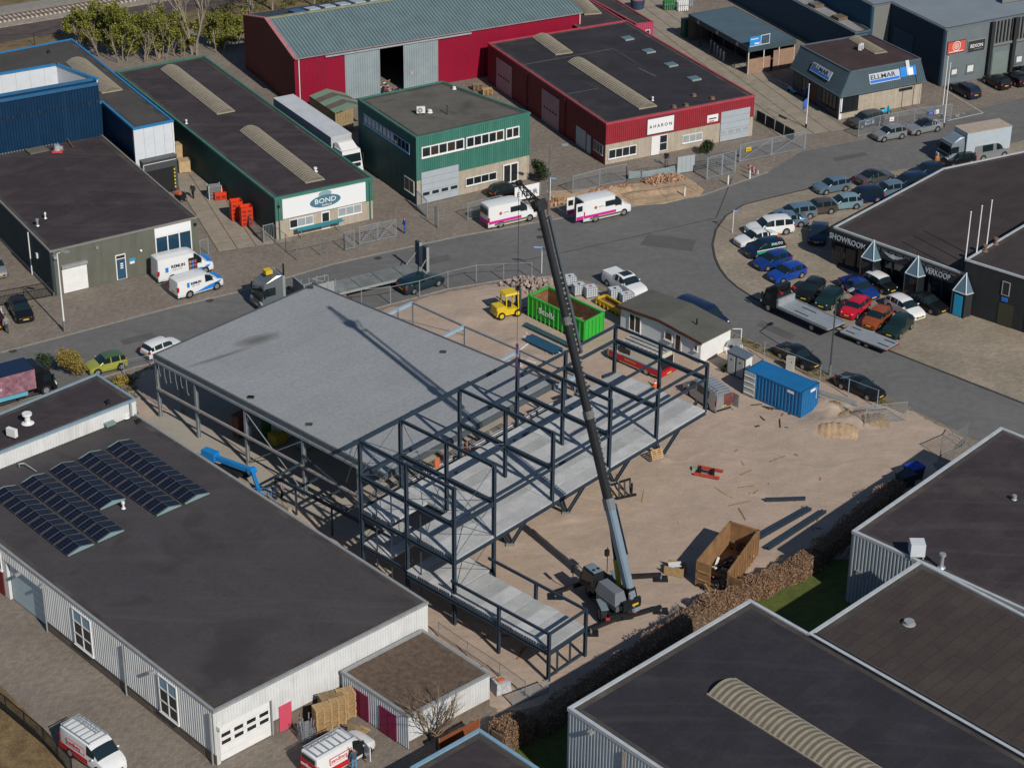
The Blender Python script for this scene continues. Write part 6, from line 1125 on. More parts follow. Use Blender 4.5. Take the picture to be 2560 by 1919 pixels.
# white pickup
T_=TYPES['suv'];TYPES['pickup']=dict(L=5.3,W=1.92,H=1.8,top=[(0,.75),(.01,.95),(.06,1.05),(.15,1.12),(.26,1.16),(.36,1.66),(.43,1.79),(.52,1.81),(.60,1.78),(.655,1.36),(.67,1.33),(.97,1.30),(.985,1.25),(1,.9)],cab=(.26,.36,.60,.655),belt=1.14,pill=(.48,.60))
def pick(t,L,Wd,T):MB().box(-.35,.55,-Wd*.55,Wd*.55,T['H']-.02,T['H']+.03).build('glass_roof',M_CGLASS,t);MB().box(-L*.475,-L*.16,-Wd*.86,Wd*.86,1.30,1.36).build('bed_cover',WHT,t)
t=car('pickup','white pickup truck with glass roof beside the white tanks','pickup truck',WHT,name='pickup_truck',extra=pick);place_c(t,tH(1420,1120),tH(1640,1250))
# ------------------------------------------------------------------ mobile crane
M_CRG=mat('crane_grey',(.15,.17,.185),rough=.35,var=.05);M_CRB=mat('crane_blue_grey',(.17,.225,.27),rough=.4,var=.06);M_CRK=mat('crane_black',(.016,.017,.019),rough=.4,var=.15);M_HAZ=mat('hazard_red',(.5,.03,.03),var=0)
FT=np.array([8.83,-36.32,2.0]);HD=np.array([1.8,-26.3,28.6]);bd=unit(HD-FT);az=math.atan2(HD[1]-FT[1],HD[0]-FT[0]);fw2=np.array([math.cos(az),math.sin(az)]);rt2=np.array([math.sin(az),-math.cos(az)])
CO=FT[:2]+fw2*1.9-rt2*.45
CR=thing('mobile_crane','grey and black rotating telescopic crane with its long boom raised','crane',(CO[0],CO[1],0))
def LC(x,y,z,a=None):
 q=CO+fw2*x-rt2*y;return np.array([q[0],q[1],z])
def lbox(x0,x1,y0,y1,z0,z1,top=None):
 t=top or(0,0,0,0);mb=MB();return mb.hexa([LC(x0,y0,z0),LC(x1,y0,z0),LC(x1,y1,z0),LC(x0,y1,z0)],[LC(x0+t[0],y0+t[2],z1),LC(x1-t[1],y0+t[2],z1),LC(x1-t[1],y1-t[3],z1),LC(x0+t[0],y1-t[3],z1)])
 # undercarriage runs across the boom direction
ua=math.radians(103);uf=np.array([math.cos(ua),math.sin(ua)]);ul=np.array([-uf[1],uf[0]])
def LU(x,y,z):q=CO+uf*x+ul*y;return np.array([q[0],q[1],z])
def ubox(x0,x1,y0,y1,z0,z1):mb=MB();return mb.hexa([LU(x0,y0,z0),LU(x1,y0,z0),LU(x1,y1,z0),LU(x0,y1,z0)],[LU(x0,y0,z1),LU(x1,y0,z1),LU(x1,y1,z1),LU(x0,y1,z1)])
ubox(-2.7,2.7,-.75,.75,.55,1.05).build('chassis',M_CRK,CR)
for x in(-1.75,1.75):
 for y in(-1,1):
  w=MB().tube(LU(x,y*.75,.68),LU(x,y*1.22,.68),.68,n=22).build('wheel',M_RUBBER,CR,smooth=40);MB().tube(LU(x,y*1.2,.68),LU(x,y*1.235,.68),.36,n=16).build('rim',M_CRG,w);MB().tube(LU(x,y*1.23,.68),LU(x,y*1.25,.68),.12,n=10).build('hub',mat('hub_red_brown',(.2,.05,.04)),w)
  ubox(x-.75,x+.75,min(y*.72,y*1.28),max(y*.72,y*1.28),1.42,1.5).build('mudguard',M_CRB,CR)
OUT=[P(tO(560,1530)),P(tO(1110,1355)),P(tO(1110,1100)),P(tO(280,1240))]
for k,q in enumerate(OUT):
 x=-2.75 if k<2 else 2.75;y=.8 if(k in(0,3))else-.8;a=LU(x,y*.3,.75);leg=MB().bar(a,(q[0],q[1],.45),.22,.3).build('outrigger',M_CRK,CR);MB().tube((q[0],q[1],.08),(q[0],q[1],.5),.09,n=8).build('jack',M_STEELG,leg);MB().box(q[0]-.55,q[0]+.55,q[1]-.42,q[1]+.42,.05,.13).build('pad',M_CRK,leg)
 m_=a+(np.array([q[0],q[1],.55])-a)*.32;MB().bar(m_+UPV*.05,m_+UPV*.35,.05,.3).build('warning_plate',M_HAZ,leg)
MB().tube((*CO,1.05),(*CO,1.4),.95,n=20).build('turntable',M_CRK,CR)
lbox(-2.6,2.0,-.95,1.0,1.4,1.75).build('upper_frame',M_CRK,CR)
lbox(-2.3,.15,.15,1.25,1.75,2.55,(.35,.1,.05,.25)).build('engine_cover',M_CRG,CR);lbox(-2.5,-.1,.1,1.3,1.35,1.75).build('engine_skirt',mat('crane_grey_dark',(.10,.11,.115),rough=.4,var=.08),CR)
MB().tube(LC(-2.45,-.1,1.7),LC(-2.45,-.1,2.45),.2,n=12).build('tank',M_ALU,CR)
cb=lbox(.25,2.15,.28,1.25,1.45,3.05,(.1,.45,.05,.05)).build('cab',M_CRK,CR);lbox(.42,1.55,.36,1.17,3.06,3.14).build('cab_roof',M_CRB,cb)
for y in(.55,.95):MB().tube(LC(.75,y,3.13),LC(.75,y,3.17),.13,n=12).build('roof_hatch',M_CRK,cb)
lbox(.35,1.9,1.215,1.262,1.95,2.95,(.0,.35,0,0)).build('side_window',M_GLASS,cb);lbox(2.02,2.1,.36,1.17,1.9,2.3).build('windscreen',M_GLASS,cb)
MB().path([LC(2.0,1.35,1.6),LC(2.4,1.6,1.9),LC(2.4,1.6,2.9)],.04).build('mirror_arm',M_CRK,CR);lbox(2.3,2.5,1.5,1.75,2.3,2.9).build('mirror',M_CRK,CR)
MB().path([LC(1.9,-1.2,1.6),LC(1.9,-1.2,3.8)],.035).build('work_light_mast',M_CRK,CR);lbox(1.85,2.1,-1.35,-1.05,3.0,3.5).build('work_light',M_CRK,CR)
lbox(-2.75,-2.55,-.8,.8,1.3,2.1).build('rear_panel',M_CRK,CR);lbox(-2.79,-2.755,-.55,.0,1.55,1.72).build('number_plate',M_PLATE,CR);lbox(-2.3,-1.4,-.85,-.05,1.75,2.6,(.2,.2,.1,.1)).build('boom_bracket',M_CRK,CR)
# boom: telescoping box sections
side=np.array([rt2[0],rt2[1],0]);bup=np.cross(side,bd);Lb=np.linalg.norm(HD-FT)
def boomseg(s0,s1,w,hh,m,nm,off=0.0):
 a=FT+bd*s0*Lb+side*off;b=FT+bd*s1*Lb+side*off;mb=MB();c=.18
 prof=[(-w/2,-hh/2+hh*c),(-w/2+w*c,-hh/2),(w/2-w*c,-hh/2),(w/2,-hh/2+hh*c),(w/2,hh/2-hh*c),(w/2-w*c,hh/2),(-w/2+w*c,hh/2),(-w/2,hh/2-hh*c)]
 vs=[a+side*x+bup*y for x,y in prof]+[b+side*x+bup*y for x,y in prof];mb.add(vs,[(i,(i+1)%8,8+(i+1)%8,8+i)for i in range(8)]+[tuple(range(7,-1,-1)),tuple(range(8,16))]);return mb.build(nm,m,CR)
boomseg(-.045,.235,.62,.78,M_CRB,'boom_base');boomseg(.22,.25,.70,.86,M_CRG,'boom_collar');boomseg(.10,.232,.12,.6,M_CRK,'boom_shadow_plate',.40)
boomseg(.25,.46,.56,.68,M_CRK,'boom_section');boomseg(.455,.475,.62,.74,mat('collar_grey',(.12,.12,.115),var=.2),'boom_collar');boomseg(.475,.70,.50,.60,M_CRK,'boom_section');boomseg(.695,.715,.56,.66,mat('collar_grey',(.1,.1,.1)),'boom_collar');boomseg(.715,.985,.43,.52,M_CRK,'boom_section')
boomseg(.30,.955,.09,.12,mat('boom_rail',(.075,.072,.068),rough=.4,var=.2),'hydraulic_pipe',.02);boomseg(.62,.965,.22,.30,mat('jib_slate',(.06,.075,.085),rough=.4,var=.1),'stowed_jib',.62)
for s_ in(.62,.70,.96):a=FT+bd*s_*Lb;MB().bar(a,a+side*.66,.14,.2,up=bup).build('jib_bracket',M_CRK,CR)
nl=86
for k in range(nl):
 s_=.27+.56*k/nl;a=FT+bd*s_*Lb+side*(.40 if s_<.62 else .40)-bup*.05;MB().bar(a-bd*.05,a+bd*.05,.16,.20,up=bup).build('chain_link',[M_CRK,mat('chain_grey',(.16,.17,.17),var=0)][k%2],CR)
MB().tube(LC(-.6,-.45,1.9),FT+bd*.20*Lb-bup*.35,.14,n=10).build('lift_ram',M_CRK,CR);a_=LC(-.6,-.45,1.9);b_=FT+bd*.20*Lb-bup*.35;MB().tube(a_+(b_-a_)*.02,a_+(b_-a_)*.4,.19,n=10).build('ram_barrel',mat('ram_yellow',(.5,.34,.02),var=.1),CR)
JT=np.array([.35,-24.1,29.3]);jv=JT-HD;js=side;ju=unit(np.cross(js,jv));mb=MB();nb=6
ch=[[HD+jv*k/nb+js*sx*(.34-.2*k/nb)+ju*sz*(.32-.2*k/nb)for k in range(nb+1)]for sx,sz in((-1,-1),(1,-1),(0,1))]
for c in ch:
 for k in range(nb):mb.tube(c[k],c[k+1],.045,n=5)
for k in range(nb):
 for i in range(3):mb.tube(ch[i][k],ch[(i+1)%3][k+1],.03,n=4);mb.tube(ch[i][k],ch[(i+1)%3][k],.03,n=4)
mb.build('lattice_jib',M_CRK,CR);MB().bar(HD-bd*.5,HD+bd*.25,.75,.7,up=bup).build('boom_head',M_CRK,CR);MB().tube(HD+side*.5,HD-side*.5,.32,n=14).build('sheave',M_CRK,CR);MB().path([HD+side*.3+bup*.5,HD+side*.9-bup*.2,HD-bd*.9+side*.5],.06).build('hose_loop',mat('hose_red_brown',(.12,.03,.03)),CR);MB().tube(JT+js*.2,JT-js*.2,.2,n=12).build('sheave',M_CRK,CR)
MB().tube(JT,(JT[0],JT[1],16.2),.018,n=5).build('hoist_rope',M_CRK,CR);MB().bar((JT[0],JT[1],15.4),(JT[0],JT[1],16.2),.16,.22).build('hook_block',mat('sling_purple',(.12,.05,.14),var=.1),CR)
for dx,dy in((.12,0),(-.1,.05)):MB().tube((JT[0],JT[1],15.4),(JT[0]+dx,JT[1]+dy,12.9),.03,n=5).build('sling',mat('sling_purple',(.1,.1,.1)),CR)
# ------------------------------------------------------------------ solar panels
M_PV=mat('solar_glass',(.007,.010,.022),rough=.35,var=.0,spec=.15);M_PVF=mat('solar_frame',(.16,.18,.22),rough=.4,metal=.4,var=0)
zr=SOLAR_H
rows=[((845,765),(1475,1205),(1040,690),(1670,1120),6),((615,855),(1250,1300),(815,775),(1445,1215),6),((390,940),(800,1250),(595,865),(1000,1165),4),((160,1045),(780,1510),(365,960),(990,1415),6),((-75,1130),(540,1620),(135,1055),(750,1525),6)]
names=['rightmost','second from right','short middle','second from left','leftmost']
for r_,(a,b,c,d,n_)in enumerate(rows):
 la,lb,ra,rb=[P(tK(*q),zr+.12)for q in(a,b,c,d)];T=thing('solar_row',names[r_]+' double row of tilted solar panels on the dark roof','solar panels',(la+rb)/2,'tilted solar panel rows');rid_a=(la+ra)/2+UPV*.27;rid_b=(lb+rb)/2+UPV*.27
 for s_,(ea,eb)in enumerate(((la,lb),(ra,rb))):
  for k in range(n_*2):
   f0=k/(n_*2)+.004+(.006 if k%2==0 else 0);f1=(k+1)/(n_*2)-.004-(.006 if k%2 else 0);q=[ea+(eb-ea)*f0,ea+(eb-ea)*f1,rid_a+(rid_b-rid_a)*f1,rid_a+(rid_b-rid_a)*f0]
   if s_:q=[q[1],q[0],q[3],q[2]]
   nrm=unit(np.cross(q[1]-q[0],q[3]-q[0]));o=MB().hexa([x-nrm*.035 for x in q],q).build('solar_panel',M_PVF,T)
   cen=sum(q)/4;qi=[cen+(x-cen)*.975+nrm*.004 for x in q];MB().quad(*qi).build('cells',M_PV,o)
   gb=MB()
   for u in range(1,4):gb.bar(qi[0]+(qi[3]-qi[0])*u/4+nrm*.003,qi[1]+(qi[2]-qi[1])*u/4+nrm*.003,.012,.004,up=nrm)
   for u in range(1,2):gb.bar(qi[0]+(qi[1]-qi[0])*u/2+nrm*.003,qi[3]+(qi[2]-qi[3])*u/2+nrm*.003,.012,.004,up=nrm)
   gb.build('cell_grid',mat('cell_line',(.035,.045,.08),var=0),o)['kind']='stuff'
 MB().add([lb,rb,rid_b],[(0,1,2)]).add([lb-UPV*.1,rb-UPV*.1,rb,lb],[(0,1,2,3)]).build('end_plate',mat('end_plate_teal',(.19,.29,.30),rough=.5,var=.05),T)
 MB().add([ra,la,rid_a],[(0,1,2)]).build('end_plate',mat('end_plate_teal',(.3,.4,.4)),T)
 # ------------------------------------------------------------------ trucks and machines
def wheels(t,xs,hw,r,w=.3,rim=None):
 for x in xs:
  for s in(-1,1):
   o=MB().tube((x,s*(hw-w),r),(x,s*hw,r),r,n=18).build('wheel',M_RUBBER,t,smooth=40);MB().tube((x,s*(hw-.02),r),(x,s*(hw+.012),r),r*.58,n=12).build('rim',rim or M_RIM,o)
def cabover(t,x0,hw,h,m,dark=None,z0=.6,L=2.1,slope=.25):
 """Forward-control truck cab with its face at x0+L."""
 x1=x0+L;c=MB().hexa([(x0,-hw,z0),(x1,-hw,z0),(x1,hw,z0),(x0,hw,z0)],[(x0,-hw*.94,h),(x1-slope-.25,-hw*.9,h),(x1-slope-.25,hw*.9,h),(x0,hw*.94,h)]).build('cab',m,t)
 zw0=z0+(h-z0)*.42;zw1=z0+(h-z0)*.82;f=lambda z:x1-(slope+.25)*(z-z0)/(h-z0)
 MB().hexa([(f(zw0)-.02,-hw*.88,zw0),(f(zw0)+.02,-hw*.88,zw0),(f(zw0)+.02,hw*.88,zw0),(f(zw0)-.02,hw*.88,zw0)],[(f(zw1)-.02,-hw*.85,zw1),(f(zw1)+.02,-hw*.85,zw1),(f(zw1)+.02,hw*.85,zw1),(f(zw1)-.02,hw*.85,zw1)]).build('windscreen',M_CGLASS,c)
 for s in(-1,1):
  y0,y1=(hw*.955,hw*.99)if s>0 else(-hw*.99,-hw*.955);MB().box(x0+L*.35,f(zw0)-.25,y0,y1,zw0,zw1-.05).build('side_window',M_CGLASS,c);MB().box(x1-.15,x1+.03,s*hw*.78-.22,s*hw*.78+.22,z0+.12,z0+.34).build('headlight',M_HEAD,c);MB().box(x1-.35,x1-.2,s*(hw+.12)-.08,s*(hw+.12)+.08,zw0,zw1-.1).build('mirror',M_BLACK,c)
 MB().box(x1-.02,x1+.04,-hw*.75,hw*.75,z0+.45,zw0-.1).build('grille',dark or M_BLACK,c);MB().box(x1-.3,x1+.05,-hw*.98,hw*.98,z0-.3,z0+.02).build('bumper',m,c);MB().box(x1+.05,x1+.06,-.26,.26,z0-.2,z0-.08).build('number_plate',M_PLATE,c)
 MB().hexa([(x0,-hw*.9,h),(x1-slope-.5,-hw*.8,h),(x1-slope-.5,hw*.8,h),(x0,hw*.9,h)],[(x0,-hw*.85,h+.55),(x0+.5,-hw*.75,h+.55),(x0+.5,hw*.75,h+.55),(x0,hw*.85,h+.55)]).build('wind_deflector',m,c)
 return c
 # grey box truck on the road
t=local('box_truck','grey blue box truck with sand coloured box roof on the road','truck');BGRY=paint('truck_grey',(.26,.31,.35),.3);cabover(t,1.9,1.15,2.55,BGRY);MB().box(-4.2,1.75,-1.24,1.24,1.0,3.55).build('box_body',mat('box_pale',(.42,.48,.52),rough=.4,var=.06),t);MB().box(-4.22,1.77,-1.26,1.26,3.55,3.62).build('box_roof',mat('box_roof_tan',(.38,.32,.25),rough=.8,var=.12,scale=2),t);MB().box(-4.1,3.6,-.5,.5,.55,.95).build('chassis',M_BLACK,t);wheels(t,(2.9,-2.6),1.15,.46);place_c(t,tI(1835,268),tI(1600,310))
# semi trailer with white tractor
ta,tb=P(tB(512,830),3.95),P(tB(1012,1170),3.95);Lt=np.linalg.norm(tb-ta)
t=local('articulated_truck','white articulated truck with long pale trailer between the two green buildings','truck');MB().box(-Lt/2,Lt/2,-1.25,1.25,1.15,3.9).build('trailer_body',mat('trailer_white',(.42,.45,.46),rough=.5,var=.06),t);MB().box(-Lt/2-.02,Lt/2+.02,-1.27,1.27,3.9,3.96).build('trailer_roof',mat('trailer_roof_pale',(.50,.53,.55),rough=.6,var=.10,scale=.6,wear=(.40,.42,.42),wear_amt=.6),t);MB().box(-Lt/2,Lt/2,-.5,.5,.8,1.15).build('trailer_chassis',M_BLACK,t);cabover(t,Lt/2+.45,1.22,3.0,WHT,z0=.75,L=2.2,slope=.15);MB().box(Lt/2-1,Lt/2+2.5,-.45,.45,.6,.95).build('chassis',M_BLACK,t);wheels(t,(-Lt/2+1.2,-Lt/2+2.5,-Lt/2+3.8,Lt/2-.4,Lt/2+1.5),1.22,.5)
dd=unit((tb-ta)[:2]);rotz(t,(*((ta+tb)/2)[:2],0),math.atan2(dd[1],dd[0]))
# black tow truck with flat bed and its trailer
t=local('tow_truck','black recovery truck with long silver flat bed at the forecourt kerb','truck');M_BED=mat('bed_silver',(.33,.36,.38),rough=.5,metal=.3,var=.12,scale=1.2);cabover(t,2.2,1.05,2.3,BLK,z0=.6,L=1.9);MB().box(2.0,2.16,-1.1,1.1,.9,2.3).build('headboard',BLK,t);MB().box(-4.5,1.95,-1.18,1.18,.95,1.07).build('flat_bed',M_BED,t);MB().box(-4.45,1.9,-1.19,1.19,.72,.94).build('bed_frame',M_BLACK,t)
for s in(-1,1):MB().box(-4.4,1.9,s*1.2-.03,s*1.2+.03,.93,1.2).build('bed_rail',M_BED,t);MB().box(-1.5,.2,s*.55-.05,s*.55+.05,1.075,1.1).build('wheel_slot',M_BLACK,t);MB().box(1.6,1.95,s*.9-.12,s*.9+.12,2.35,2.5).build('warning_light',M_TAIL,t)
MB().box(1.75,1.98,-1.17,1.17,1.075,1.75).build('bed_front',M_BED,t);wheels(t,(3.1,-2.4),1.05,.42);place_c(t,tI(620,1415),tI(400,1315))
t=local('car_trailer','flat silver car trailer behind the recovery truck','trailer');MB().box(-2.7,2.5,-1.05,1.05,.55,.66).build('deck',M_BED,t);MB().box(-2.6,2.4,-1.06,1.06,.36,.545).build('frame',M_BLACK,t);MB().bar((2.4,0,.5),(3.9,0,.5),.12).build('drawbar',M_BLACK,t);wheels(t,(-.5,.35),1.02,.32)
for s in(-1,1):MB().box(-2.6,-1.4,s*.5-.06,s*.5+.06,.665,.69).build('ramp_slot',M_BLACK,t);MB().box(1.2,2.2,s*.5-.06,s*.5+.06,.665,.69).build('ramp_slot',M_BLACK,t);MB().box(-2.76,-2.7,s*.9-.12,s*.9+.12,.45,.6).build('tail_light',M_TAIL,t)
place_c(t,tI(1105,1578),tI(900,1498))
# pink printed box truck at the left edge
t=local('printed_truck','dark roofed box truck with pink printed side behind black railings','truck');MB().box(-3.2,2.4,-1.22,1.22,.95,2.85).build('box_body',mat('pink_print',(.26,.13,.16),rough=.5,var=.5,scale=1.6,fine=.2,wear=(.10,.05,.08),wear_amt=.9,wear_scale=1.2),t);MB().box(-3.22,2.42,-1.24,1.24,2.85,2.92).build('box_roof',NAVY,t);letters('MUCH',.45,M_SIGNW,t,(-2.6,-1.24,1.95),(1,0,0),UPV,bold=.02);letters('CURRENTLY',.34,M_SIGNW,t,(-2.6,-1.24,1.55),(1,0,0),UPV,bold=.02);MB().box(-2.6,-1.2,-1.24,-1.225,2.38,2.55).build('cyan_print',mat('print_cyan',(.05,.4,.6),var=0),t);MB().box(-1.6,1.6,-1.2,-1.05,.5,.85).build('side_guard',mat('guard_cyan',(.1,.35,.45),var=.1),t);MB().box(-3.1,2.6,-.5,.5,.5,.95).build('chassis',M_BLACK,t);cabover(t,2.5,1.1,2.3,BLK,L=1.8);wheels(t,(3.3,-2.0),1.15,.45);place_c(t,tK(50,375),tK(420,275))
# grey truck with low-loader trailer
ba,bb=P(tG(940,965),1.05),P(tG(1695,785),1.05);Lt=np.linalg.norm(bb-ba);t=local('low_loader','long grey low-loader trailer with steep ramps folded upright','trailer');M_DECK=mat('worn_deck',(.16,.175,.17),rough=.8,var=.2,scale=.8,wear=(.26,.28,.28),wear_amt=.7)
MB().box(-Lt/2,Lt/2,-1.27,1.27,.9,1.05).build('deck',M_DECK,t)
for s in(-1,1):MB().box(-Lt/2,Lt/2,s*1.28-.03,s*1.28+.03,.78,1.0).build('side_rail',M_TRIMG,t);r_=MB().box(-Lt/2-.35,-Lt/2-.08,s*.72-.42,s*.72+.42,.9,3.5).build('ramp',mat('ramp_slate',(.05,.075,.09),var=.1),t);MB().box(-Lt/2-.36,-Lt/2-.07,s*.72-.46,s*.72-.4,.9,3.52).build('ramp_edge',M_TRIMG,r_);MB().box(-Lt/2-.36,-Lt/2-.07,s*.72+.4,s*.72+.46,.9,3.52).build('ramp_edge',M_TRIMG,r_);MB().bar((-Lt/2+.9,s*1.2,1.05),(-Lt/2-.1,s*1.0,2.2),.07).build('ramp_strut',M_TRIMG,t)
for k in range(1,4):MB().box(Lt/2-Lt*k/4-.03,Lt/2-Lt*k/4+.03,-1.25,1.25,1.052,1.06).build('deck_joint',M_BLACK,t)
MB().box(-Lt/2,Lt/2+1,-.6,.6,.5,.9).build('frame',M_BLACK,t);wheels(t,(-Lt/2+1.6,-Lt/2+2.6,Lt/2-.6),1.2,.42,rim=mat('rim_red_white',(.4,.12,.1),var=.2))
M_CFR=mat('crane_frame_grey',(.24,.28,.28),rough=.5,var=.15)
for y in(-1.2,1.2):MB().bar((Lt/2+.2,y,1.1),(Lt/2+3.6,y,1.1),.1).build('rack_rail',M_CFR,t)
for x in np.linspace(.3,3.6,5):
 for y in(-1.2,1.2):MB().bar((Lt/2+x,y,1.0),(Lt/2+x,y,2.5 if y>0 else 2.1),.08).build('rack_post',M_CFR,t)
MB().box(Lt/2+3.5,Lt/2+3.62,-1.2,1.2,1.1,2.6).build('headboard',M_TRIMG,t);MB().box(Lt/2+.4,Lt/2+3.5,1.16,1.2,1.3,2.4).build('rack_panel',M_TRIMG,t);MB().box(Lt/2,Lt/2+3.7,-1.25,1.25,.85,1.0).build('gooseneck',M_CFR,t)
for k in range(14):a=np.array([Lt/2+random.uniform(.4,3),random.uniform(-.9,.9),random.uniform(1.1,1.7)]);v=np.array([random.gauss(0,1),random.gauss(0,1),random.gauss(0,.4)]);MB().bar(a-unit(v)*.5,a+unit(v)*.5,.12).build('crane_part',[M_BLACK,M_CFR,M_BLACK,mat('part_amber',(.5,.3,.02))][k%4],t)
for y in(-1.2,):MB().bar((Lt/2-.1,y,1.1),(Lt/2+1.6,y,1.9),.07).build('brace',M_CFR,t);MB().bar((Lt/2-.1,y,1.9),(Lt/2+1.6,y,1.9),.07).build('brace',M_CFR,t);MB().bar((Lt/2-.1,y,1.05),(Lt/2-.1,y,1.9),.07).build('brace',M_CFR,t)
dd=unit((ba-bb)[:2]);rotz(t,(*((ba+bb)/2)[:2],0),math.atan2(dd[1],dd[0]))
t=local('grey_tractor_unit','grey truck cab with yellow roof plate beside the low-loader','truck');cabover(t,-.6,1.2,2.9,paint('cab_grey',(.13,.15,.16),.2),z0=.8,L=2.3,slope=.1);MB().box(.0,.7,-.35,.35,3.5,3.9).build('roof_plate',mat('plate_yellow',(.6,.42,.02),var=0),t);MB().box(-3.2,1.4,-.5,.5,.6,1.0).build('chassis',M_BLACK,t);MB().box(-.9,-.62,-1.1,1.1,.8,3.4).build('rear_frame',M_CFR,t);MB().tube((-.8,1.0,1.0),(-.8,1.0,4.6),.09,n=8).build('exhaust',M_BLACK,t);wheels(t,(.7,-2.4),1.2,.5);place_c(t,tG(420,1120),tG(250,1165))
# red and cream crane truck beside the cabin
CRM=paint('cream',(.55,.52,.42),0)
def redtruck(t,L,Wd,T):
 for s in(-1,1):MB().box(-L*.49,L*.44,min(s*(Wd-.01),s*(Wd+.02)),max(s*(Wd-.01),s*(Wd+.02)),.4,1.05).build('red_skirt',mat('skirt_red',(.42,.015,.03),rough=.35,var=.05),t);MB().box(-L*.49,L*.2,min(s*(Wd-.01),s*(Wd+.024)),max(s*(Wd-.01),s*(Wd+.024)),1.06,1.14).build('blue_line',mat('line_blue',(.1,.25,.45),var=0),t);MB().box(L*.05,L*.28,min(s*(Wd*.95),s*(Wd*.99)),max(s*(Wd*.95),s*(Wd*.99)),1.4,1.95).build('side_pane',M_CGLASS,t)
 MB().box(-L/2-.35,-L/2-.01,-Wd,Wd,.45,1.0).build('rear_step',mat('skirt_red',(.4,.02,.03)),t);MB().box(-L/2-.37,-L/2-.352,-.3,.3,.55,.7).build('number_plate',M_PLATE,t);letters('bouwservice',.26,mat('gold_letter',(.5,.35,.05),var=0),t,(.9,Wd+.03,.7),(-1,0,0),UPV);z=T['H']+.15
 for k in range(10):MB().bar((-L*.48+k*.5,-Wd*.85,z),(-L*.48+k*.5,Wd*.85,z),.05).build('roof_rack_bar',M_TRIMG,t)
 for k in range(9):y=-Wd*.8+k*Wd*.2;MB().bar((-L*.48,y,z+.08),(L*.2,y+.05,z+.08),.06,.06).build('roof_load_bar',[M_TRIMG,M_CRK,M_WHITE][k%3],t)
 for s in(-1,1):MB().bar((-L/2-.05,s*Wd*.85,.9),(-L/2-.05,s*Wd*.85,z),.09).build('rear_post',CRM,t)
 MB().bar((-L/2-.05,-Wd*.85,z),(-L/2-.05,Wd*.85,z),.09).build('rear_top',CRM,t);MB().box(-L/2-.06,-L/2-.02,-Wd*.8,Wd*.8,1.0,2.2).build('open_rear',M_BLACK,t)
t=car('bigvan','cream and red works truck with roof rack beside the white cabin','truck',CRM,name='works_truck',L=6.3,extra=redtruck,plate=False);t.scale=(1,1,.9);place(t,tT(255,1100),tT(800,1335),'L','bigvan',L=6.3,zz=.05)
# yellow forklift
t=local('forklift','yellow forklift truck beside the rubble heap','forklift');YEL=mat('forklift_yellow',(.62,.45,.02),rough=.4,var=.08);MB().hexa([(-1.6,-.72,.35),(.9,-.72,.35),(.9,.72,.35),(-1.6,.72,.35)],[(-1.45,-.68,1.05),(.7,-.68,.85),(.7,.68,.85),(-1.45,.68,1.05)]).build('body',YEL,t);MB().box(-1.55,-.55,-.6,.6,.9,1.25).build('counterweight',YEL,t)
for x in(-.55,.75):
 for y in(-.6,.6):MB().bar((x,y,.8),(x-.1 if x>0 else x,y,2.3),.1).build('cab_post',YEL,t)
MB().hexa([(-.75,-.68,2.3),(.8,-.68,2.3),(.8,.68,2.3),(-.75,.68,2.3)],[(-.6,-.6,2.48),(.65,-.6,2.48),(.65,.6,2.48),(-.6,.6,2.48)]).build('cab_roof',YEL,t);MB().box(-.35,.15,-.25,.25,.9,1.4).build('seat',M_BLACK,t)
for y in(-.4,.4):MB().bar((1.05,y,.15),(1.0,y,2.7),.12,.18).build('mast_rail',mat('mast_dark',(.05,.06,.065),var=.1),t);MB().box(1.15,2.1,y-.06,y+.06,.12,.18).build('fork',M_BLACK,t)
MB().box(1.0,1.08,-.45,.45,2.5,2.65).build('mast_top',M_BLACK,t);MB().box(1.08,1.15,-.5,.5,.15,.8).build('carriage',M_BLACK,t);wheels(t,(.6,-1.1),.78,.38,rim=YEL);place_c(t,tH(420,1335),tH(560,1305),.05)
# blue boom lift beside the hall
t=thing('boom_lift','bright blue articulated boom lift beside the open hall','boom lift',P(tR(560,1120),0));BLT=mat('lift_blue',(.012,.20,.52),rough=.35,var=.05)
k1=P(tR(390,985),1.35);k2=P(tR(690,1095),1.45);k3=P(tR(740,1240),.8);d3=unit((k2-k1)[:2]);n3=np.array([-d3[1],d3[0]])
MB().bar(k1,k2,.34,.42).build('main_boom',BLT,t);MB().bar(k1-np.array([*d3,0])*.5+UPV*.1,k1+np.array([*d3,0])*.9+UPV*.1,.7,.75).build('turret',BLT,t);MB().bar(k2+UPV*.1,k3+UPV*.1,.28,.34).build('fly_boom',BLT,t);MB().tube(k2+np.array([*n3,0])*.3,k2-np.array([*n3,0])*.3,.3,n=12).build('knuckle',BLT,t);bc=(k1+k2)/2
MB().bar((*(bc[:2]-d3*1.2),.65),(*(bc[:2]+d3*1.2),.65),1.0,.4).build('chassis',M_BLACK,t)
for s in(-1,1):
 for e in(-1,1):w=bc[:2]+d3*e*1.0+n3*s*.6;w2=w+n3*s*.35;MB().tube((*w,.42),(*w2,.42),.42,n=16).build('wheel',M_RUBBER,t,smooth=40)
bk_=k3+np.array([.3,-.5,-.5]);mb=MB()
for zz in(.25,1.2):
 c=[(bk_[0]+x,bk_[1]+y,zz)for x,y in((-.8,-.4),(.8,-.4),(.8,.4),(-.8,.4))]
 for i in range(4):mb.bar(c[i],c[(i+1)%4],.05)
for x,y in((-.8,-.4),(.8,-.4),(.8,.4),(-.8,.4)):mb.bar((bk_[0]+x,bk_[1]+y,.25),(bk_[0]+x,bk_[1]+y,1.2),.05)
mb.build('basket',BLT,t);MB().box(bk_[0]-.8,bk_[0]+.8,bk_[1]-.4,bk_[1]+.4,.2,.25).build('basket_floor',M_BLACK,t)
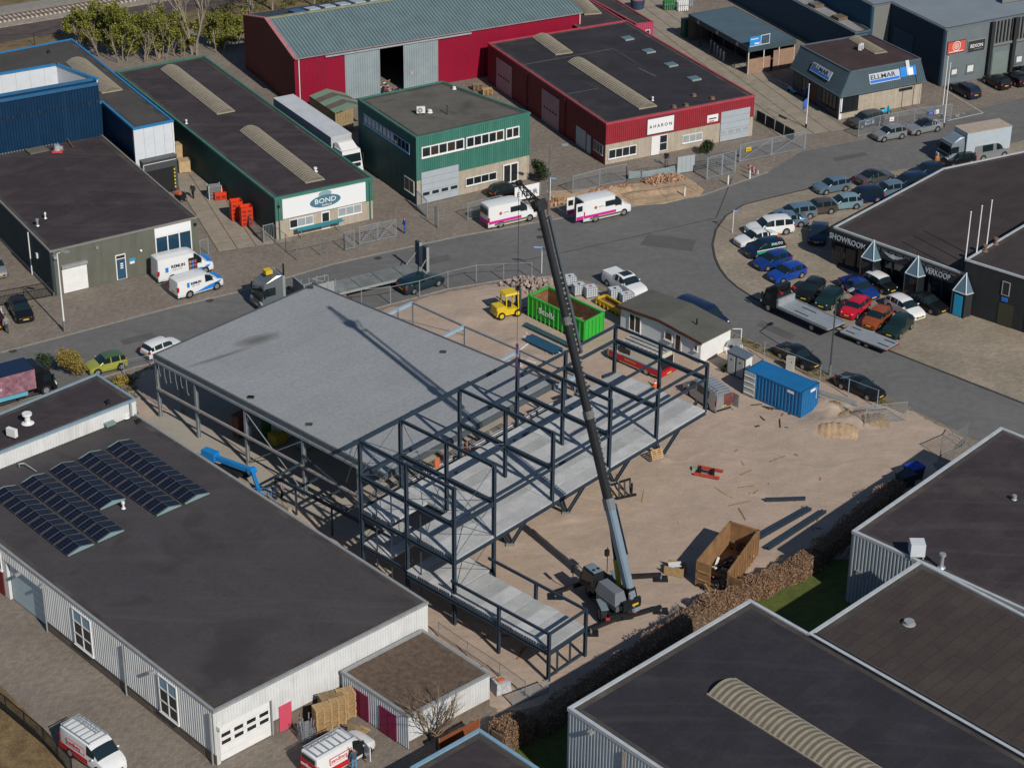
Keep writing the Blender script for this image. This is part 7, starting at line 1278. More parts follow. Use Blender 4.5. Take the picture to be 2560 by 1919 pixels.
# ------------------------------------------------------------------ containers, cabin and site goods
tY=sheet(1600,370,.18083)
def quadbox(name,label,cat,rim,zt,m,inside,ribs=14,z0=.15,group=None,wall=.09,open_top=True,rib_m=None,near_open=False):
 """Open-topped steel container from its four rim corners (counter-clockwise), walls with upright ribs."""
 q=[V2(P(p,zt))for p in rim];t=thing(name,label,cat,np.mean(q,0),group);n=len(q)
 MB().prism([tuple(x)for x in q],z0,z0+.12).build('floor',inside,t)
 for i in range(4):
  W=Wall(q[i],q[(i+1)%4],zt)
  if near_open and i==0:continue
  w=panel(W,0,W.L,z0,zt,-wall,0,'wall',m,t);panel(W,.02,W.L-.02,z0+.12,zt-.1,-wall-.012,-wall-.002,'inner_face',inside,w);panel(W,-.02,W.L+.02,zt-.14,zt+.02,-.11,.07,'top_rim',m,w)
  k=max(2,int(W.L/.55))
  for j in range(k+1):
   s_=.04+(W.L-.08)*j/k;panel(W,s_-.05,s_+.05,z0,zt-.15,0,.09,'rib',rib_m or m,w)
 return t,q
M_CGR=mat('container_green',(.035,.40,.045),rough=.4,var=.08,wear=(.10,.30,.05),wear_amt=.4);M_RUST=mat('rusty_interior',(.17,.085,.04),rough=.9,var=.35,scale=1.5,wear=(.30,.22,.12),wear_amt=.7,wear_scale=1.2)
t,q=quadbox('green_skip','bright green open waste container with white letters behind the crane boom','container',[tH(592,1162),tH(1078,1398),tH(1242,1312),tH(762,1090)],2.3,M_CGR,M_RUST)
W=Wall(q[0],q[1],2.3);letters('Stolk',.85,M_SIGNW,t,W.pt(1.5,1.0,.1),W.r3,UPV,bold=.02,sx=1.25)
for k in range(14):c=np.mean(q,0)+(q[1]-q[0])*random.uniform(.05,.42)+(q[3]-q[0])*random.uniform(-.3,.3);v=unit(np.array([random.gauss(0,1),random.gauss(0,1),random.gauss(0,.3)]))*.6;MB().bar((c[0]-v[0],c[1]-v[1],.8-v[2]),(c[0]+v[0],c[1]+v[1],.8+v[2]),.2,.08).build('waste_piece',[M_WHITE,M_STEELG,M_WOODW][k%3],t)
M_SKIP=mat('skip_rust_brown',(.26,.145,.065),rough=.75,var=.25,scale=1.2,wear=(.16,.08,.04),wear_amt=.8,wear_scale=.9)
t,q=quadbox('rusty_skip','rusty brown open skip full of scrap beside the crane','skip',[tO(1402,950),tO(1650,1040),tO(1888,710),tO(1660,640)],2.35,M_SKIP,M_SKIP,near_open=True)
W=Wall(q[0],q[1],2.35);panel(W,0,1.15,.15,2.3,-.08,0,'end_door',M_SKIP,t);dq=q[1]+unit(q[1]-q[0])*1.15;W2=Wall(q[1],dq-np.array([0,.2]),2.3);panel(W2,0,W2.L,.15,2.1,-.06,0,'open_door',M_SKIP,t)
for z in(.8,1.5):panel(W,.05,1.1,z-.06,z+.06,0,.06,'door_bar',mat('skip_ochre',(.3,.2,.08),var=.2),t)
for k in range(70):
 f0,f1=random.uniform(-.05,.95),random.uniform(.15,.85);c=q[0]+(q[3]-q[0])*f0+(q[1]-q[0])*f1;v=unit(np.array([random.gauss(0,1),random.gauss(0,1),random.gauss(0,.5)]))*random.uniform(.2,.7);z=random.uniform(.35,1.0)*(1 if f0>.1 else .5);o=MB().bar((c[0]-v[0],c[1]-v[1],max(.1,z-v[2])),(c[0]+v[0],c[1]+v[1],z+v[2]),random.uniform(.05,.3),random.uniform(.03,.1)).build('scrap_piece',[mat('scrap_dark',(.03,.03,.035)),mat('scrap_blue',(.03,.06,.13)),M_WOODW,M_WHITE,mat('scrap_grey',(.12,.12,.12)),mat('scrap_dark',(.03,.03,.03))][k%6],t)
 # blue shipping container
M_CBL=mat('container_blue',(.012,.135,.33),rough=.4,var=.08,scale=1.0,wear=(.02,.10,.22),wear_amt=.4)
q=[V2(P(p,2.55))for p in(tS(85,400),tS(862,725),tS(1093,592),tS(305,276))];t=thing('blue_container','blue ribbed shipping container with one white door folded open','shipping container',np.mean(q,0))
for i in range(4):
 W=Wall(q[i],q[(i+1)%4],2.55);panel(W,0,W.L,.1,2.5,-.1,-.02,'wall',M_CBL,t);mb=MB();W.ribs(mb,.12,W.L-.12,.22,2.4,.36,.05,-.015);mb.build('wall_ribs',M_CBL,t)
 for z in(.1,2.42):panel(W,0,W.L,z,z+.13,-.1,.045,'rail',M_CBL,t)
 panel(W,-.02,.12,.1,2.55,-.1,.05,'corner_post',M_CBL,t)
rp=MB();rp.prism([tuple(x)for x in q],2.46,2.52);rp.build('roof',M_CBL,t);rr=MB();n=26
for k in range(n):f=(k+.5)/n;a=q[0]+(q[1]-q[0])*f;b=q[3]+(q[2]-q[3])*f;a2=a+(b-a)*.04;b2=b-(b-a)*.04;rr.bar((*a2,2.53),(*b2,2.53),.12,.04)
rr.build('roof_rib',M_CBL,t)['kind']='stuff'
W=Wall(q[0],q[1],2.55);d=panel(W,-.05,1.15,.15,2.45,.07,.13,'open_door',mat('door_inner_white',(.42,.44,.43),rough=.6,var=.1),t)
for k in range(4):panel(W,.0,1.1,.35+.55*k,.43+.55*k,.13,.18,'door_rib',M_WHITE,d)
panel(W,4.6,5.3,2.05,2.3,.04,.05,'label_plate',M_SIGNW,t);W=Wall(q[1],q[2],2.55);panel(W,1.2,1.9,2.1,2.35,.04,.05,'label_plate',M_SIGNW,t);panel(W,2.05,2.1,1.2,2.3,.05,.07,'lock_rod',M_WHITE,t)
# toilet cabin
q=[V2(P(p,2.2))for p in(tT(1878,985),tT(2120,1090),tT(2225,1030),tT(1990,910))];t=thing('toilet_cabin','small site toilet block with two pale doors and grey roof','toilet cabin',np.mean(q,0));MB().prism([tuple(x)for x in q],.1,2.12).build('body',mat('cabin_taupe',(.15,.12,.11),var=.08),t);MB().prism([tuple(x)for x in inset(q,-.06)],2.12,2.24).build('roof',mat('cabin_roof_slate',(.11,.145,.175),rough=.6,var=.08),t);W=Wall(q[0],q[1],2.2)
for k in range(2):d=panel(W,W.L*(.05+.5*k),W.L*(.43+.5*k),.2,1.98,0,.05,'door',mat('door_pale_grey',(.40,.42,.43),var=.04),t);panel(W,W.L*(.2+.5*k),W.L*(.27+.5*k),1.5,1.68,.05,.06,'vent',M_INK,d)
W=Wall(q[1],q[2],2.2);panel(W,.1,W.L-.1,.2,2.05,0,.03,'side_panel',M_WHITE,t)
# white site cabin with low gable
q=[V2(P(p,2.35))for p in(tT(405,345),tT(1512,845),tT(1920,640),tT(815,150))];t=thing('site_cabin','white weatherboard site cabin with low pitched grey roof','cabin',np.mean(q,0));zc,zr_=2.35,2.75;M_BOARD=mat('white_board',(.64,.67,.69),rough=.5,var=.04)
fm,bm=(q[0]+q[1])/2,(q[3]+q[2])/2;o=inset(q,-.28);fo,bo=(o[0]+o[1])/2,(o[3]+o[2])/2
for a,b,c,d in((o[0],fo,bo,o[3]),(fo,o[1],o[2],bo)):
 za,zb=(zc,zr_)if a is o[0]else(zr_,zc);q4=[(*a,za),(*b,zb),(*c,zb),(*d,za)];MB().hexa([(x,y,z-.12)for x,y,z in q4],q4).build('roof',mat('cabin_felt',(.105,.105,.088),rough=.95,var=.15,scale=.5,wear=(.07,.07,.06),wear_amt=.5),t)
mb=MB();mb.bar((*(o[0]),zc-.1),(*fo,zr_-.1),.05,.28);mb.bar((*fo,zr_-.1),(*(o[1]),zc-.1),.05,.28);mb.build('fascia',mat('fascia_brown',(.10,.035,.025),var=.2),t)
W=Wall(q[0],q[1],zc);nb_=14
for k in range(nb_):z0=.2+k*.152;mb=MB();mb.hexa([W.at(0,z0,.035),W.at(W.L,z0,.035),W.at(W.L,z0,-.05),W.at(0,z0,-.05)],[W.at(0,z0+.15,.005),W.at(W.L,z0+.15,.005),W.at(W.L,z0+.15,-.05),W.at(0,z0+.15,-.05)]);mb.build('board',M_BOARD,t)
MB().add([W.at(0,zc-.03,0),W.at(W.L,zc-.03,0),W.at(W.L/2,zr_-.08,0)],[(0,1,2)]).build('gable_board',mat('fascia_brown',(.1,.04,.03)),t);MB().prism([tuple(x)for x in inset(q,.08)],0,zc-.02).build('core',M_BOARD,t)
for i in(1,2,3):Wk=Wall(q[i],q[(i+1)%4],zc);panel(Wk,0,Wk.L,.1,zc-.03,-.05,0,'side_wall',M_WHITE,t)
for p0,p1,n_ in((tT(520,640),tT(685,520),2),(tT(1010,760),tT(1125,700),1),(tT(1420,890),tT(1475,840),1)):
 a,b,z0,z1=pxw(W,p0,p1);z0,z1=(.3,2.05)if n_==2 else((1.0,1.85)if p0[0]<1700 else(1.2,1.8));window(W,a,b,z0,z1,n_,t,off=.04)
a=W.sz(tT(1195,850))[0];panel(W,a-.45,a+.45,.2,2.1,.04,.09,'door',M_WHITE,t);panel(W,a-.25,a+.28,.4,1.95,.09,.1,'door_pane',mat('brownish_glass',(.04,.03,.02)),t);c=P(tT(1450,590),2.75);MB().tube((c[0],c[1],2.6),(c[0],c[1],3.15),.08,n=8).build('flue',M_BLACK,t)
c=P(tT(1930,1010),0);T=thing('cabin_steps','white steel landing with railing at the cabin side','steps',c);MB().box(c[0]-.5,c[0]+.9,c[1]-.2,c[1]+1.0,.95,1.03).build('platform',M_TRIMG,T)
for x,y in((-.5,-.2),(.9,-.2),(.9,1.0),(-.5,1.0)):MB().bar((c[0]+x,c[1]+y,0),(c[0]+x,c[1]+y,2.0 if y>0 else 1.0),.07).build('post',M_WHITE,T)
MB().bar((c[0]-.5,c[1]+1,2.0),(c[0]+.9,c[1]+1,2.0),.06).build('rail',M_WHITE,T)
# IBC tanks, trough, cabinet
M_IBC=mat('tank_milky',(.50,.54,.56),rough=.5,var=.06)
for k,(p,l)in enumerate(((tH(1025,1165),'white caged tank left of the pair behind the green container'),(tH(1125,1185),'white caged tank right of the pair behind the green container'),(tH(1335,1215),'white caged tank standing in the yellow trough'),(tH(1435,1245),'white caged tank against the site cabin'),(tH(945,1095),'white caged tank farthest left behind the crane boom'))):
 t=local('tank_cage',l,'tank','white caged liquid tanks');MB().box(-.55,.55,-.45,.45,.16,1.12).build('tank',M_IBC,t);MB().box(-.6,.6,-.5,.5,0,.14).build('pallet',M_WOODW,t);MB().tube((0,0,1.12),(0,0,1.18),.12,n=10).build('cap',[M_BLACK,mat('cap_red',(.5,.03,.03))][k%2],t);mb=MB()
 for z in np.linspace(.2,1.14,5):
  for a,b in(((-.58,-.48),(.58,-.48)),((.58,-.48),(.58,.48)),((.58,.48),(-.58,.48)),((-.58,.48),(-.58,-.48))):mb.bar((*a,z),(*b,z),.025)
 for x in np.linspace(-.58,.58,6):mb.bar((x,-.48,.14),(x,-.48,1.14),.025);mb.bar((x,.48,.14),(x,.48,1.14),.025)
 mb.build('cage',M_STEELG,t)['kind']='stuff';c=P(p);rotz(t,(c[0],c[1],.05 if k!=2 else .2),math.radians(20))
t,q=quadbox('yellow_trough','yellow steel trough holding a white tank','trough',[tH(1178,1190),tH(1385,1300),tH(1450,1270),tH(1260,1160)],.75,mat('trough_yellow',(.55,.38,.02),rough=.5,var=.12),M_RUST)
t=local('meter_cabinet','pale grey utility cabinet at the wire fence behind the blue container','cabinet');MB().box(-.35,.35,-.22,.22,0,1.25).build('body',mat('cabinet_grey',(.42,.42,.37),var=.05),t);MB().box(-.38,.38,-.25,.25,1.25,1.32).build('cap',mat('cabinet_grey',(.4,.4,.4)),t);MB().box(.12,.2,-.235,-.221,.85,.95).build('handle',M_BLACK,t);c=P(tS(690,410));rotz(t,c,math.radians(-25))
# pallets and stacks
def pallet(t,z,m,ang=0,dx=0,dy=0,nm='pallet'):
 R2=Matrix.Rotation(ang,3,'Z');mb=MB();
 for y in np.linspace(-.36,.36,5):mb.box(-.6,.6,y-.06,y+.06,z+.12,z+.145)
 for x in(-.53,0,.53):mb.box(x-.06,x+.06,-.4,.4,z+.02,z+.12)
 mb.v=[tuple(R2@Vector(v)+Vector((dx,dy,0)))for v in mb.v];return mb.build(nm,m,t)
def stack(label,p,n,ang,m=None,z=.0,group='pallet stacks',tilt=0):
 t=local('pallet_stack',label,'pallet stack',group)
 for k in range(n):pallet(t,k*.145,m or M_WOOD,random.uniform(-.04,.04),random.uniform(-.03,.03),random.uniform(-.03,.03))
 c=P(p,z);rotz(t,(c[0],c[1],z),ang);t.rotation_euler=(tilt,0,ang);return t
for k,(p,l,n_,mm)in enumerate(((tM(500,1280),'front left pallet stack beside the white hall gable',15,M_WOOD),(tM(605,1215),'middle pallet stack beside the white hall gable',15,M_WOOD),(tM(675,1165),'rear pallet stack against the gravel roof annex',15,M_WOOD),(tM(545,1200),'rear left pallet stack against the white gable',15,M_WOODW))):stack(l,p,n_,math.radians(27),mm)
t=stack('lone dark pallet leaning against the pallet stacks',tM(745,1270),1,math.radians(20),M_WOODW,.75,'leaning pallets');t.rotation_euler=(math.radians(65),0,math.radians(-30));t=stack('small broken pallet lying at the pallet stacks',tM(780,1290),1,math.radians(60),M_WOOD,.02,'leaning pallets')
stack('low pallet stack at the corner of the crimson hall',tC(235,815),5,math.radians(15));stack('second low pallet stack at the corner of the crimson hall',tC(150,775),5,math.radians(15),M_WOODW)
t=stack('pallet leaning on an inclined frame leg',tW(1590,520),1,math.radians(60),M_WOOD,.75,'leaning pallets');t.rotation_euler=(math.radians(68),0,math.radians(35))
t=local('wire_cage','wire cage bin full of upright steel tubes beside the pink door','cage bin');mb=MB()
for z in np.linspace(.15,1.0,6):
 for a,b in(((-.5,-.4),(.5,-.4)),((.5,-.4),(.5,.4)),((.5,.4),(-.5,.4)),((-.5,.4),(-.5,-.4))):mb.bar((*a,z),(*b,z),.03)
for x in np.linspace(-.5,.5,9):mb.bar((x,-.4,0),(x,-.4,1.0),.025);mb.bar((x,.4,0),(x,.4,1.0),.025)
mb.build('cage',M_STEELG,t)['kind']='stuff'
for k in range(16):x,y=random.uniform(-.4,.4),random.uniform(-.3,.3);MB().tube((x,y,.1),(x*1.6,y*1.6,random.uniform(1.2,1.9)),.035,n=6).build('tube',M_ALU,t)
c=P(tM(380,1330));rotz(t,c,math.radians(27))
def crate(label,p,ang,w,d,h_,m,grp,z0=0.0,cells=(2,4)):
 t=local('slatted_crate',label,'crate',grp);MB().box(-w/2,w/2,-d/2,d/2,.1,h_-.25 if cells else h_).build('core',m,t)
 for s in(-1,1):MB().box(-w/2,w/2,s*d/2-.03,s*d/2+.03,.1,h_).build('side',m,t);MB().box(s*w/2-.03,s*w/2+.03,-d/2,d/2,.1,h_).build('side',m,t)
 if cells:
  for i in range(cells[1]):
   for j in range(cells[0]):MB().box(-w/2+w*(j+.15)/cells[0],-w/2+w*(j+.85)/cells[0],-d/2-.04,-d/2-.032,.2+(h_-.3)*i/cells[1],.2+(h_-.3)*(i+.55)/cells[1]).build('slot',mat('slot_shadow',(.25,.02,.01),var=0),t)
 for s in(-1,1):MB().box(s*w*.4-.06,s*w*.4+.06,-d/2,d/2,0,.1).build('foot',m,t)
 c=P(p,z0);rotz(t,(c[0],c[1],z0),ang)
M_ORC=mat('crate_orange_red',(.62,.045,.012),rough=.5,var=.05);g='orange plastic crates in the seafood yard'
crate('single low orange crate behind the tall orange stack',tG(-35,195),math.radians(20),1.2,1.0,.9,M_ORC,g,.03,(2,1));crate('tall orange crate stack, front one nearest the gate',tG(195,420),math.radians(20),1.15,1.0,2.1,M_ORC,g,.03);crate('tall orange crate stack, rear one at the green wall',tG(110,370),math.radians(20),1.15,1.0,2.1,M_ORC,g,.03)
M_CRT=mat('crate_pale_wood',(.46,.33,.19),rough=.8,var=.15,scale=2)
for k,(p,h_)in enumerate(((tA(1590,1480),1.4),(tA(1565,1395),2.2),(tA(1545,1330),2.6))):crate(['front low stack of pale wooden boxes beside the loading dock','middle stack of pale wooden boxes beside the loading dock','rear tall stack of pale wooden boxes beside the loading dock'][k],p,math.radians(20),1.2,1.1,h_,M_CRT,'pale wooden boxes',.03,None)
t=local('tray_rack','white slatted tray rack in the seafood yard','rack');
for k in range(8):MB().box(-.7,.7,-.5,.5,.15+k*.17,.2+k*.17).build('tray',M_TRIMG,t)
for x in(-.68,.68):
 for y in(-.48,.48):MB().bar((x,y,0),(x,y,1.5),.05).build('post',M_WHITE,t)
c=P(tF(1855,120));rotz(t,(c[0],c[1],.03),math.radians(20));t=local('pallet_truck','dark electric pallet truck with orange hood near the loading dock','pallet truck');MB().box(-.4,.5,-.4,.4,.2,.9).build('body',M_BLACK,t);MB().box(-.5,-.1,-.35,.35,.9,1.2).build('hood',mat('hood_orange',(.5,.12,.05)),t);MB().bar((.4,-.35,.9),(.4,-.35,2.0),.08).build('mast',M_TRIMG,t);MB().bar((.4,.35,.9),(.4,.35,2.0),.08).build('mast',M_TRIMG,t);wheels(t,(-.3,.4),.42,.2,.12);c=P(tF(1560,150));rotz(t,(c[0],c[1],.03),1.0)
# timber shed with green sheet roof behind the green office
rq=[P(p,z)for p,z in((tB(735,828),2.4),(tB(960,978),2.4),(tB(1115,915),3.1),(tB(905,762),3.1),(tB(1210,828),2.4),(tB(1130,775),2.7))];t=thing('timber_shed','small timber shed with green and brown sheet roof beside the crimson hall','shed',((rq[0]+rq[2])/2)[:2]);e_=(rq[2]-rq[1])[:2]
M_SHG=mat('shed_green_sheet',(.17,.27,.19),rough=.7,var=.12);M_SHB=mat('shed_brown_sheet',(.13,.10,.085),rough=.8,var=.15)
for sgn in(0,1):
 a,b=(rq[0],rq[1])if sgn==0 else(np.array([*(rq[0][:2]+2*e_),2.4]),np.array([*(rq[1][:2]+2*e_),2.4]));c_,d_=np.array([*(rq[1][:2]+e_),3.1]),np.array([*(rq[0][:2]+e_),3.1])
 for k in range(5):f0,f1=k/5,(k+1)/5-.008;q4=[a+(b-a)*f0,a+(b-a)*f1,d_+(c_-d_)*f1,d_+(c_-d_)*f0];MB().hexa([x-UPV*.05 for x in q4],q4).build('roof_sheet',[M_SHG,M_SHB][k%2],t)
b1=rq[1][:2];W=Wall(b1,b1+2*e_,2.4);nbd=14
for k in range(nbd):
 if k/nbd<.5:panel(W,W.L*k/nbd+.01,W.L*(k+1)/nbd-.01,.05,2.3+.65*(k/nbd)*2,-.03,0,'plank',mat('shed_plank',(.30,.22,.11),var=.2),t)
a0_=rq[0][:2];W=Wall(a0_,b1,2.4);panel(W,0,W.L,0,2.3,-.06,0,'wall',mat('shed_plank',(.3,.2,.1)),t);MB().bar((*(b1+2*e_),0),(*(b1+2*e_),2.3),.12).build('post',M_WOODW,t)
# loose site goods
def beam_stack(label,a,b,n,w,m,hh=.2,z=.1):
 A,B=P(a,z),P(b,z);t=thing('steel_bundle',label,'steel beams',(A+B)/2);d=unit((B-A)[:2]);nn=np.array([-d[1],d[0],0])
 for k in range(n):o=nn*(k-(n-1)/2)*w;j=np.array([*d,0])*random.uniform(-.25,.25);MB().ibar(A+o+j+UPV*hh/2,B+o+j+UPV*hh/2,w*.8,hh).build('beam',m,t)
 for f in(.2,.8):c=A+(B-A)*f;MB().bar(c-nn*w*n*.6-UPV*.05,c+nn*w*n*.6-UPV*.05,.1).build('bearer',M_WOOD,t)
M_TEAL=mat('beam_teal',(.05,.10,.115),rough=.4,var=.1);beam_stack('upper bundle of teal steel beams behind the steel frame',tV(450,180),tV(1080,480),3,.22,M_TEAL);beam_stack('lower wide bundle of blue steel beams behind the steel frame',tV(490,360),tV(920,560),6,.24,mat('beam_blue',(.03,.09,.16),rough=.4,var=.1));beam_stack('single long grey steel beam lying on the open sand',tO(1930,480),tP(615,578),1,.3,M_FRAME,.26);beam_stack('two long slim beams on bearers beyond the rusty skip',tP(270,860),tP(660,640),2,.3,M_FRAME);beam_stack('two long slim beams nearer the hedge beyond the rusty skip',tP(330,945),tP(750,672),2,.25,M_FRAME);beam_stack('grey planks in the sand between blue container and fence',tS(1110,720),tS(1640,890),3,.25,mat('plank_grey',(.26,.27,.26),var=.15),.08);beam_stack('pale grey pipe beside the trench right of the blue container',tS(1100,790),tS(1540,980),1,.3,M_TRIMG,.15)
t=thing('red_trestle','red lifting trestle lying on the open sand','trestle',P(tO(1480,250)));M_TRE=mat('trestle_red',(.42,.05,.035),var=.15)
for a,b in((tO(1405,205),tO(1605,245)),(tO(1375,262),tO(1575,300))):MB().bar(P(a,.25),P(b,.25),.16,.2).build('side_beam',M_TRE,t)
for a,b in((tO(1425,215),tO(1420,255)),(tO(1530,235),tO(1525,280))):MB().bar(P(a,.3),P(b,.3),.2,.3).build('cross_beam',M_BLACK,t)
MB().bar(P(tO(1430,235),.35),P(tO(1530,258),.35),.1).build('tie',M_BLACK,t);MB().box(*[v for c in(P(tO(1395,235)),)for v in(c[0]-.4,c[0]+.3,c[1]-.3,c[1]+.2)],.05,.3).build('strap_bundle',mat('strap_green',(.2,.25,.18),var=.3),t)
t=local('lifting_frame','black lifting attachment standing on the sand beside the boom','lifting attachment');MB().box(-.9,.9,-.5,-.3,.1,.25).build('base',M_BLACK,t)
for x in(-.6,-.1,.4):MB().bar((x,-.4,.2),(x+.25,.3,1.2),.14).build('arm',M_BLACK,t)
MB().bar((-.3,.3,1.2),(.7,.3,1.3),.14).build('cross_bar',M_BLACK,t);MB().bar((.5,-.4,.25),(.5,-.4,1.3),.12).build('arm',M_BLACK,t);c=P(tO(820,440));rotz(t,c,.4)
t=local('timber_crate','open timber crate with white sheet on the sand beside the skip','crate');c=P(tO(1225,1050))
for k in range(5):MB().box(-.75,.75,-.52,-.48,.1+k*.15,.21+k*.15).build('slat',M_WOOD,t);MB().box(-.75,.75,.48,.52,.1+k*.15,.21+k*.15).build('slat',M_WOOD,t);MB().box(.72,.76,-.5,.5,.1+k*.15,.21+k*.15).build('slat',M_WOOD,t)
MB().box(-.7,.7,-.45,.45,.1,.55).build('contents',M_WOODW,t);MB().bar((-.5,-.2,.75),(.4,.2,.82),.7,.03).build('white_sheet',M_WHITE,t);rotz(t,c,math.radians(-20))
for k,p in enumerate(((tG(1685,1345),'orange traffic cone beyond the roof edge of the new hall'),(tT(870,1470),'orange traffic cone at the edge of the concrete floor'),(tI(1750,1385),'small orange cone on the forecourt near the blue door'))):
 c=P(p[0]);t=thing('traffic_cone',p[1],'traffic cone',c,'traffic cones');z=.05;mo=mat('cone_orange',(.65,.12,.02),var=0);MB().tube((c[0],c[1],z),(c[0],c[1],z+.75),.2,.04,n=12).build('cone',mo,t);MB().box(c[0]-.25,c[0]+.25,c[1]-.25,c[1]+.25,z,z+.05).build('base',mo,t);MB().tube((c[0],c[1],z+.32),(c[0],c[1],z+.48),.135,.095,n=12).build('band',M_SIGNW,t)
for k in range(64):
 p=[tO(random.uniform(400,2100),random.uniform(150,1050)),tX(random.uniform(950,1250),random.uniform(110,330)),tN(random.uniform(650,1500),random.uniform(1330,1650)),tP(random.uniform(100,900),random.uniform(150,800)),tS(random.uniform(150,1000),random.uniform(880,1250))][k%5]
 c=P(p,.08);L_=random.uniform(.15,.9)if k%3 else random.uniform(.8,2.2);a=random.uniform(0,3.14);v=np.array([math.cos(a),math.sin(a),0])*L_/2;mm=[M_WOOD,M_WOODW,M_WHITE,mat('litter_dark',(.05,.04,.035)),mat('litter_rust',(.25,.08,.05))][k*7%5]
 o=MB().bar(c-v,c+v,.1 if L_>.8 else random.uniform(.06,.2),.05).build('offcut',mm);o['label']=('long 'if L_>.8 else 'short ')+['pale timber offcut','weathered timber offcut','white scrap strip','dark scrap strip','rust red scrap strip'][k*7%5]+' lying loose on the sand';o['category']='offcut';o['group']='loose offcuts on the sand'
 # rubble heap and dug-out by the gate, each lump a piece in one heap
def heap(name,label,p0,p1,n,hgt,w,m,size=.22):
 A,B=P(p0)[:2],P(p1)[:2];t=thing(name,label,'heap',(A+B)/2);cube=MB().box(-.5,.5,-.5,.5,-.5,.5).mesh('lump')
 cube.materials.append(m[0]);me2=cube.copy();me2.materials.clear();me2.materials.append(m[1])
 for k in range(n):
  f=random.random();r=abs(random.gauss(0,.45));c=A+(B-A)*f+np.array([random.gauss(0,w*.4),random.gauss(0,w*.4)]);z=hgt*max(0,1-np.linalg.norm(c-(A+(B-A)*f))/w)*random.uniform(.6,1)*(1-abs(2*f-1)**3);o=bpy.data.objects.new('lump',[cube,me2][k%2]);COL.objects.link(o);o.parent=t;o.location=Vector((c[0]-t.location[0],c[1]-t.location[1],z+.06));s_=size*random.uniform(.6,1.4);o.scale=(s_*1.3,s_,s_*.8);o.rotation_euler=(random.uniform(0,3),random.uniform(0,3),random.uniform(0,3))
heap('rubble_heap','grey brown rubble heap between forklift and green container',tH(460,1085),tH(800,1110),260,1.2,1.9,(mat('rubble_grey',(.27,.22,.19),var=.3),mat('rubble_tan',(.36,.29,.24),var=.3)),.26)
heap('brick_heap','heap of tan paving bricks beside the grey panel',tY(110,480),tY(540,430),170,.9,.9,(mat('brick_tan',(.40,.27,.17),var=.3),mat('brick_rust',(.30,.14,.08),var=.3)),.22);heap('brick_heap','low heap of tan bricks left of the open-door van',tH(780,385),tH(920,365),60,.6,.6,(mat('brick_tan',(.4,.3,.2)),mat('brick_rust',(.3,.1,.1))),.22);heap('brick_heap','long low bank of loose bricks behind the open-door van',tH(1130,290),tH(1480,240),120,.5,.8,(mat('brick_tan',(.4,.3,.2)),mat('brick_rust',(.3,.1,.1))),.2)
dg=[tY(-1200,700),tY(-100,800),tY(330,770),tY(840,650),tY(880,580),tY(760,480),tY(520,340),tY(100,480),tY(-700,560),tY(-1300,600)];struct(MB().prism(gpoly(dg),-.2,.03).build('dug_sand',mat('dug_sand',(.43,.30,.185),rough=.95,var=.25,scale=.7,fine=.2,bump=.8,wear=(.30,.20,.125),wear_amt=.7,wear_scale=.5)))
def bank(a,b,h_,w=1.0,m=None):
 A,B=P(a)[:2],P(b)[:2];mb=MB();d=unit(B-A);nn=np.array([-d[1],d[0]]);n=26;vs=[]
 for k in range(n+1):
  f=k/n;c=A+(B-A)*f;e=math.sin(math.pi*f)**.6*h_*random.uniform(.8,1.15)+.01
  for o,zz in((-1.2,-.05),(-.55,.55),(0,1),(.5,.6),(1.2,-.05)):q_=c+nn*o*w*random.uniform(.85,1.15);vs.append((q_[0],q_[1],max(-.05,e*zz)))
 mb.add(vs,[(k*5+i,(k+1)*5+i,(k+1)*5+i+1,k*5+i+1)for k in range(n)for i in range(4)]);return struct(mb.build('sand_bank',m or MATS['dug_sand'],smooth=80))
bank(tY(-700,600),tY(300,600),.55);bank(tY(-250,650),tY(600,560),.45)
M_SOIL=mat('spoil_soil',(.30,.225,.14),rough=.95,var=.35,scale=.9,fine=.3,bump=.9,wear=(.17,.125,.075),wear_amt=.8,wear_scale=.7)
bank(tS(1020,1230),tS(1640,1280),.8,1.3,MATS['dug_sand']);bank(tS(1130,960),tS(1420,930),.75,1.1,M_SOIL);bank(tS(1600,1120),tS(2060,1110),.7,1.2,M_SOIL);bank(tS(1350,1120),tS(1560,1010),.5,.8,M_SOIL)
# wheelie containers in the shade and wrapped bale
for p,l,m_ in((tP(1405,425),'blue lidded waste container in the building shadow',mat('lid_blue',(.01,.05,.35))),(tP(1345,480),'dark waste container beside the blue lidded one',mat('lid_dark',(.02,.04,.05)))):
 t=local('waste_container',l,'waste container','waste containers');MB().hexa([(-.6,-.45,.15),(.6,-.45,.15),(.6,.45,.15),(-.6,.45,.15)],[(-.7,-.55,1.1),(.7,-.55,1.1),(.7,.55,1.1),(-.7,.55,1.1)]).build('body',mat('bin_dark',(.02,.03,.04)),t);MB().box(-.72,.72,-.57,.57,1.1,1.25).build('lid',m_,t);wheels(t,(-.5,.5),.5,.12,.08);c=P(p);rotz(t,c,math.radians(30))
t=local('wrapped_bale','pallet load wrapped in clear film with orange top beside the annex','pallet load');MB().hexa([(-.6,-.5,.12),(.6,-.5,.12),(.6,.5,.12),(-.6,.5,.12)],[(-.52,-.42,1.0),(.5,-.44,1.05),(.52,.42,.98),(-.5,.44,1.0)]).build('load',mat('film_white',(.42,.43,.45),rough=.25,var=.3,scale=4),t);MB().box(-.3,.25,-.2,.2,1.02,1.1).build('orange_packet',mat('packet_orange',(.5,.15,.05)),t);pallet(t,-.03,M_WOODW);c=P(tM(1830,980));rotz(t,c,.5)
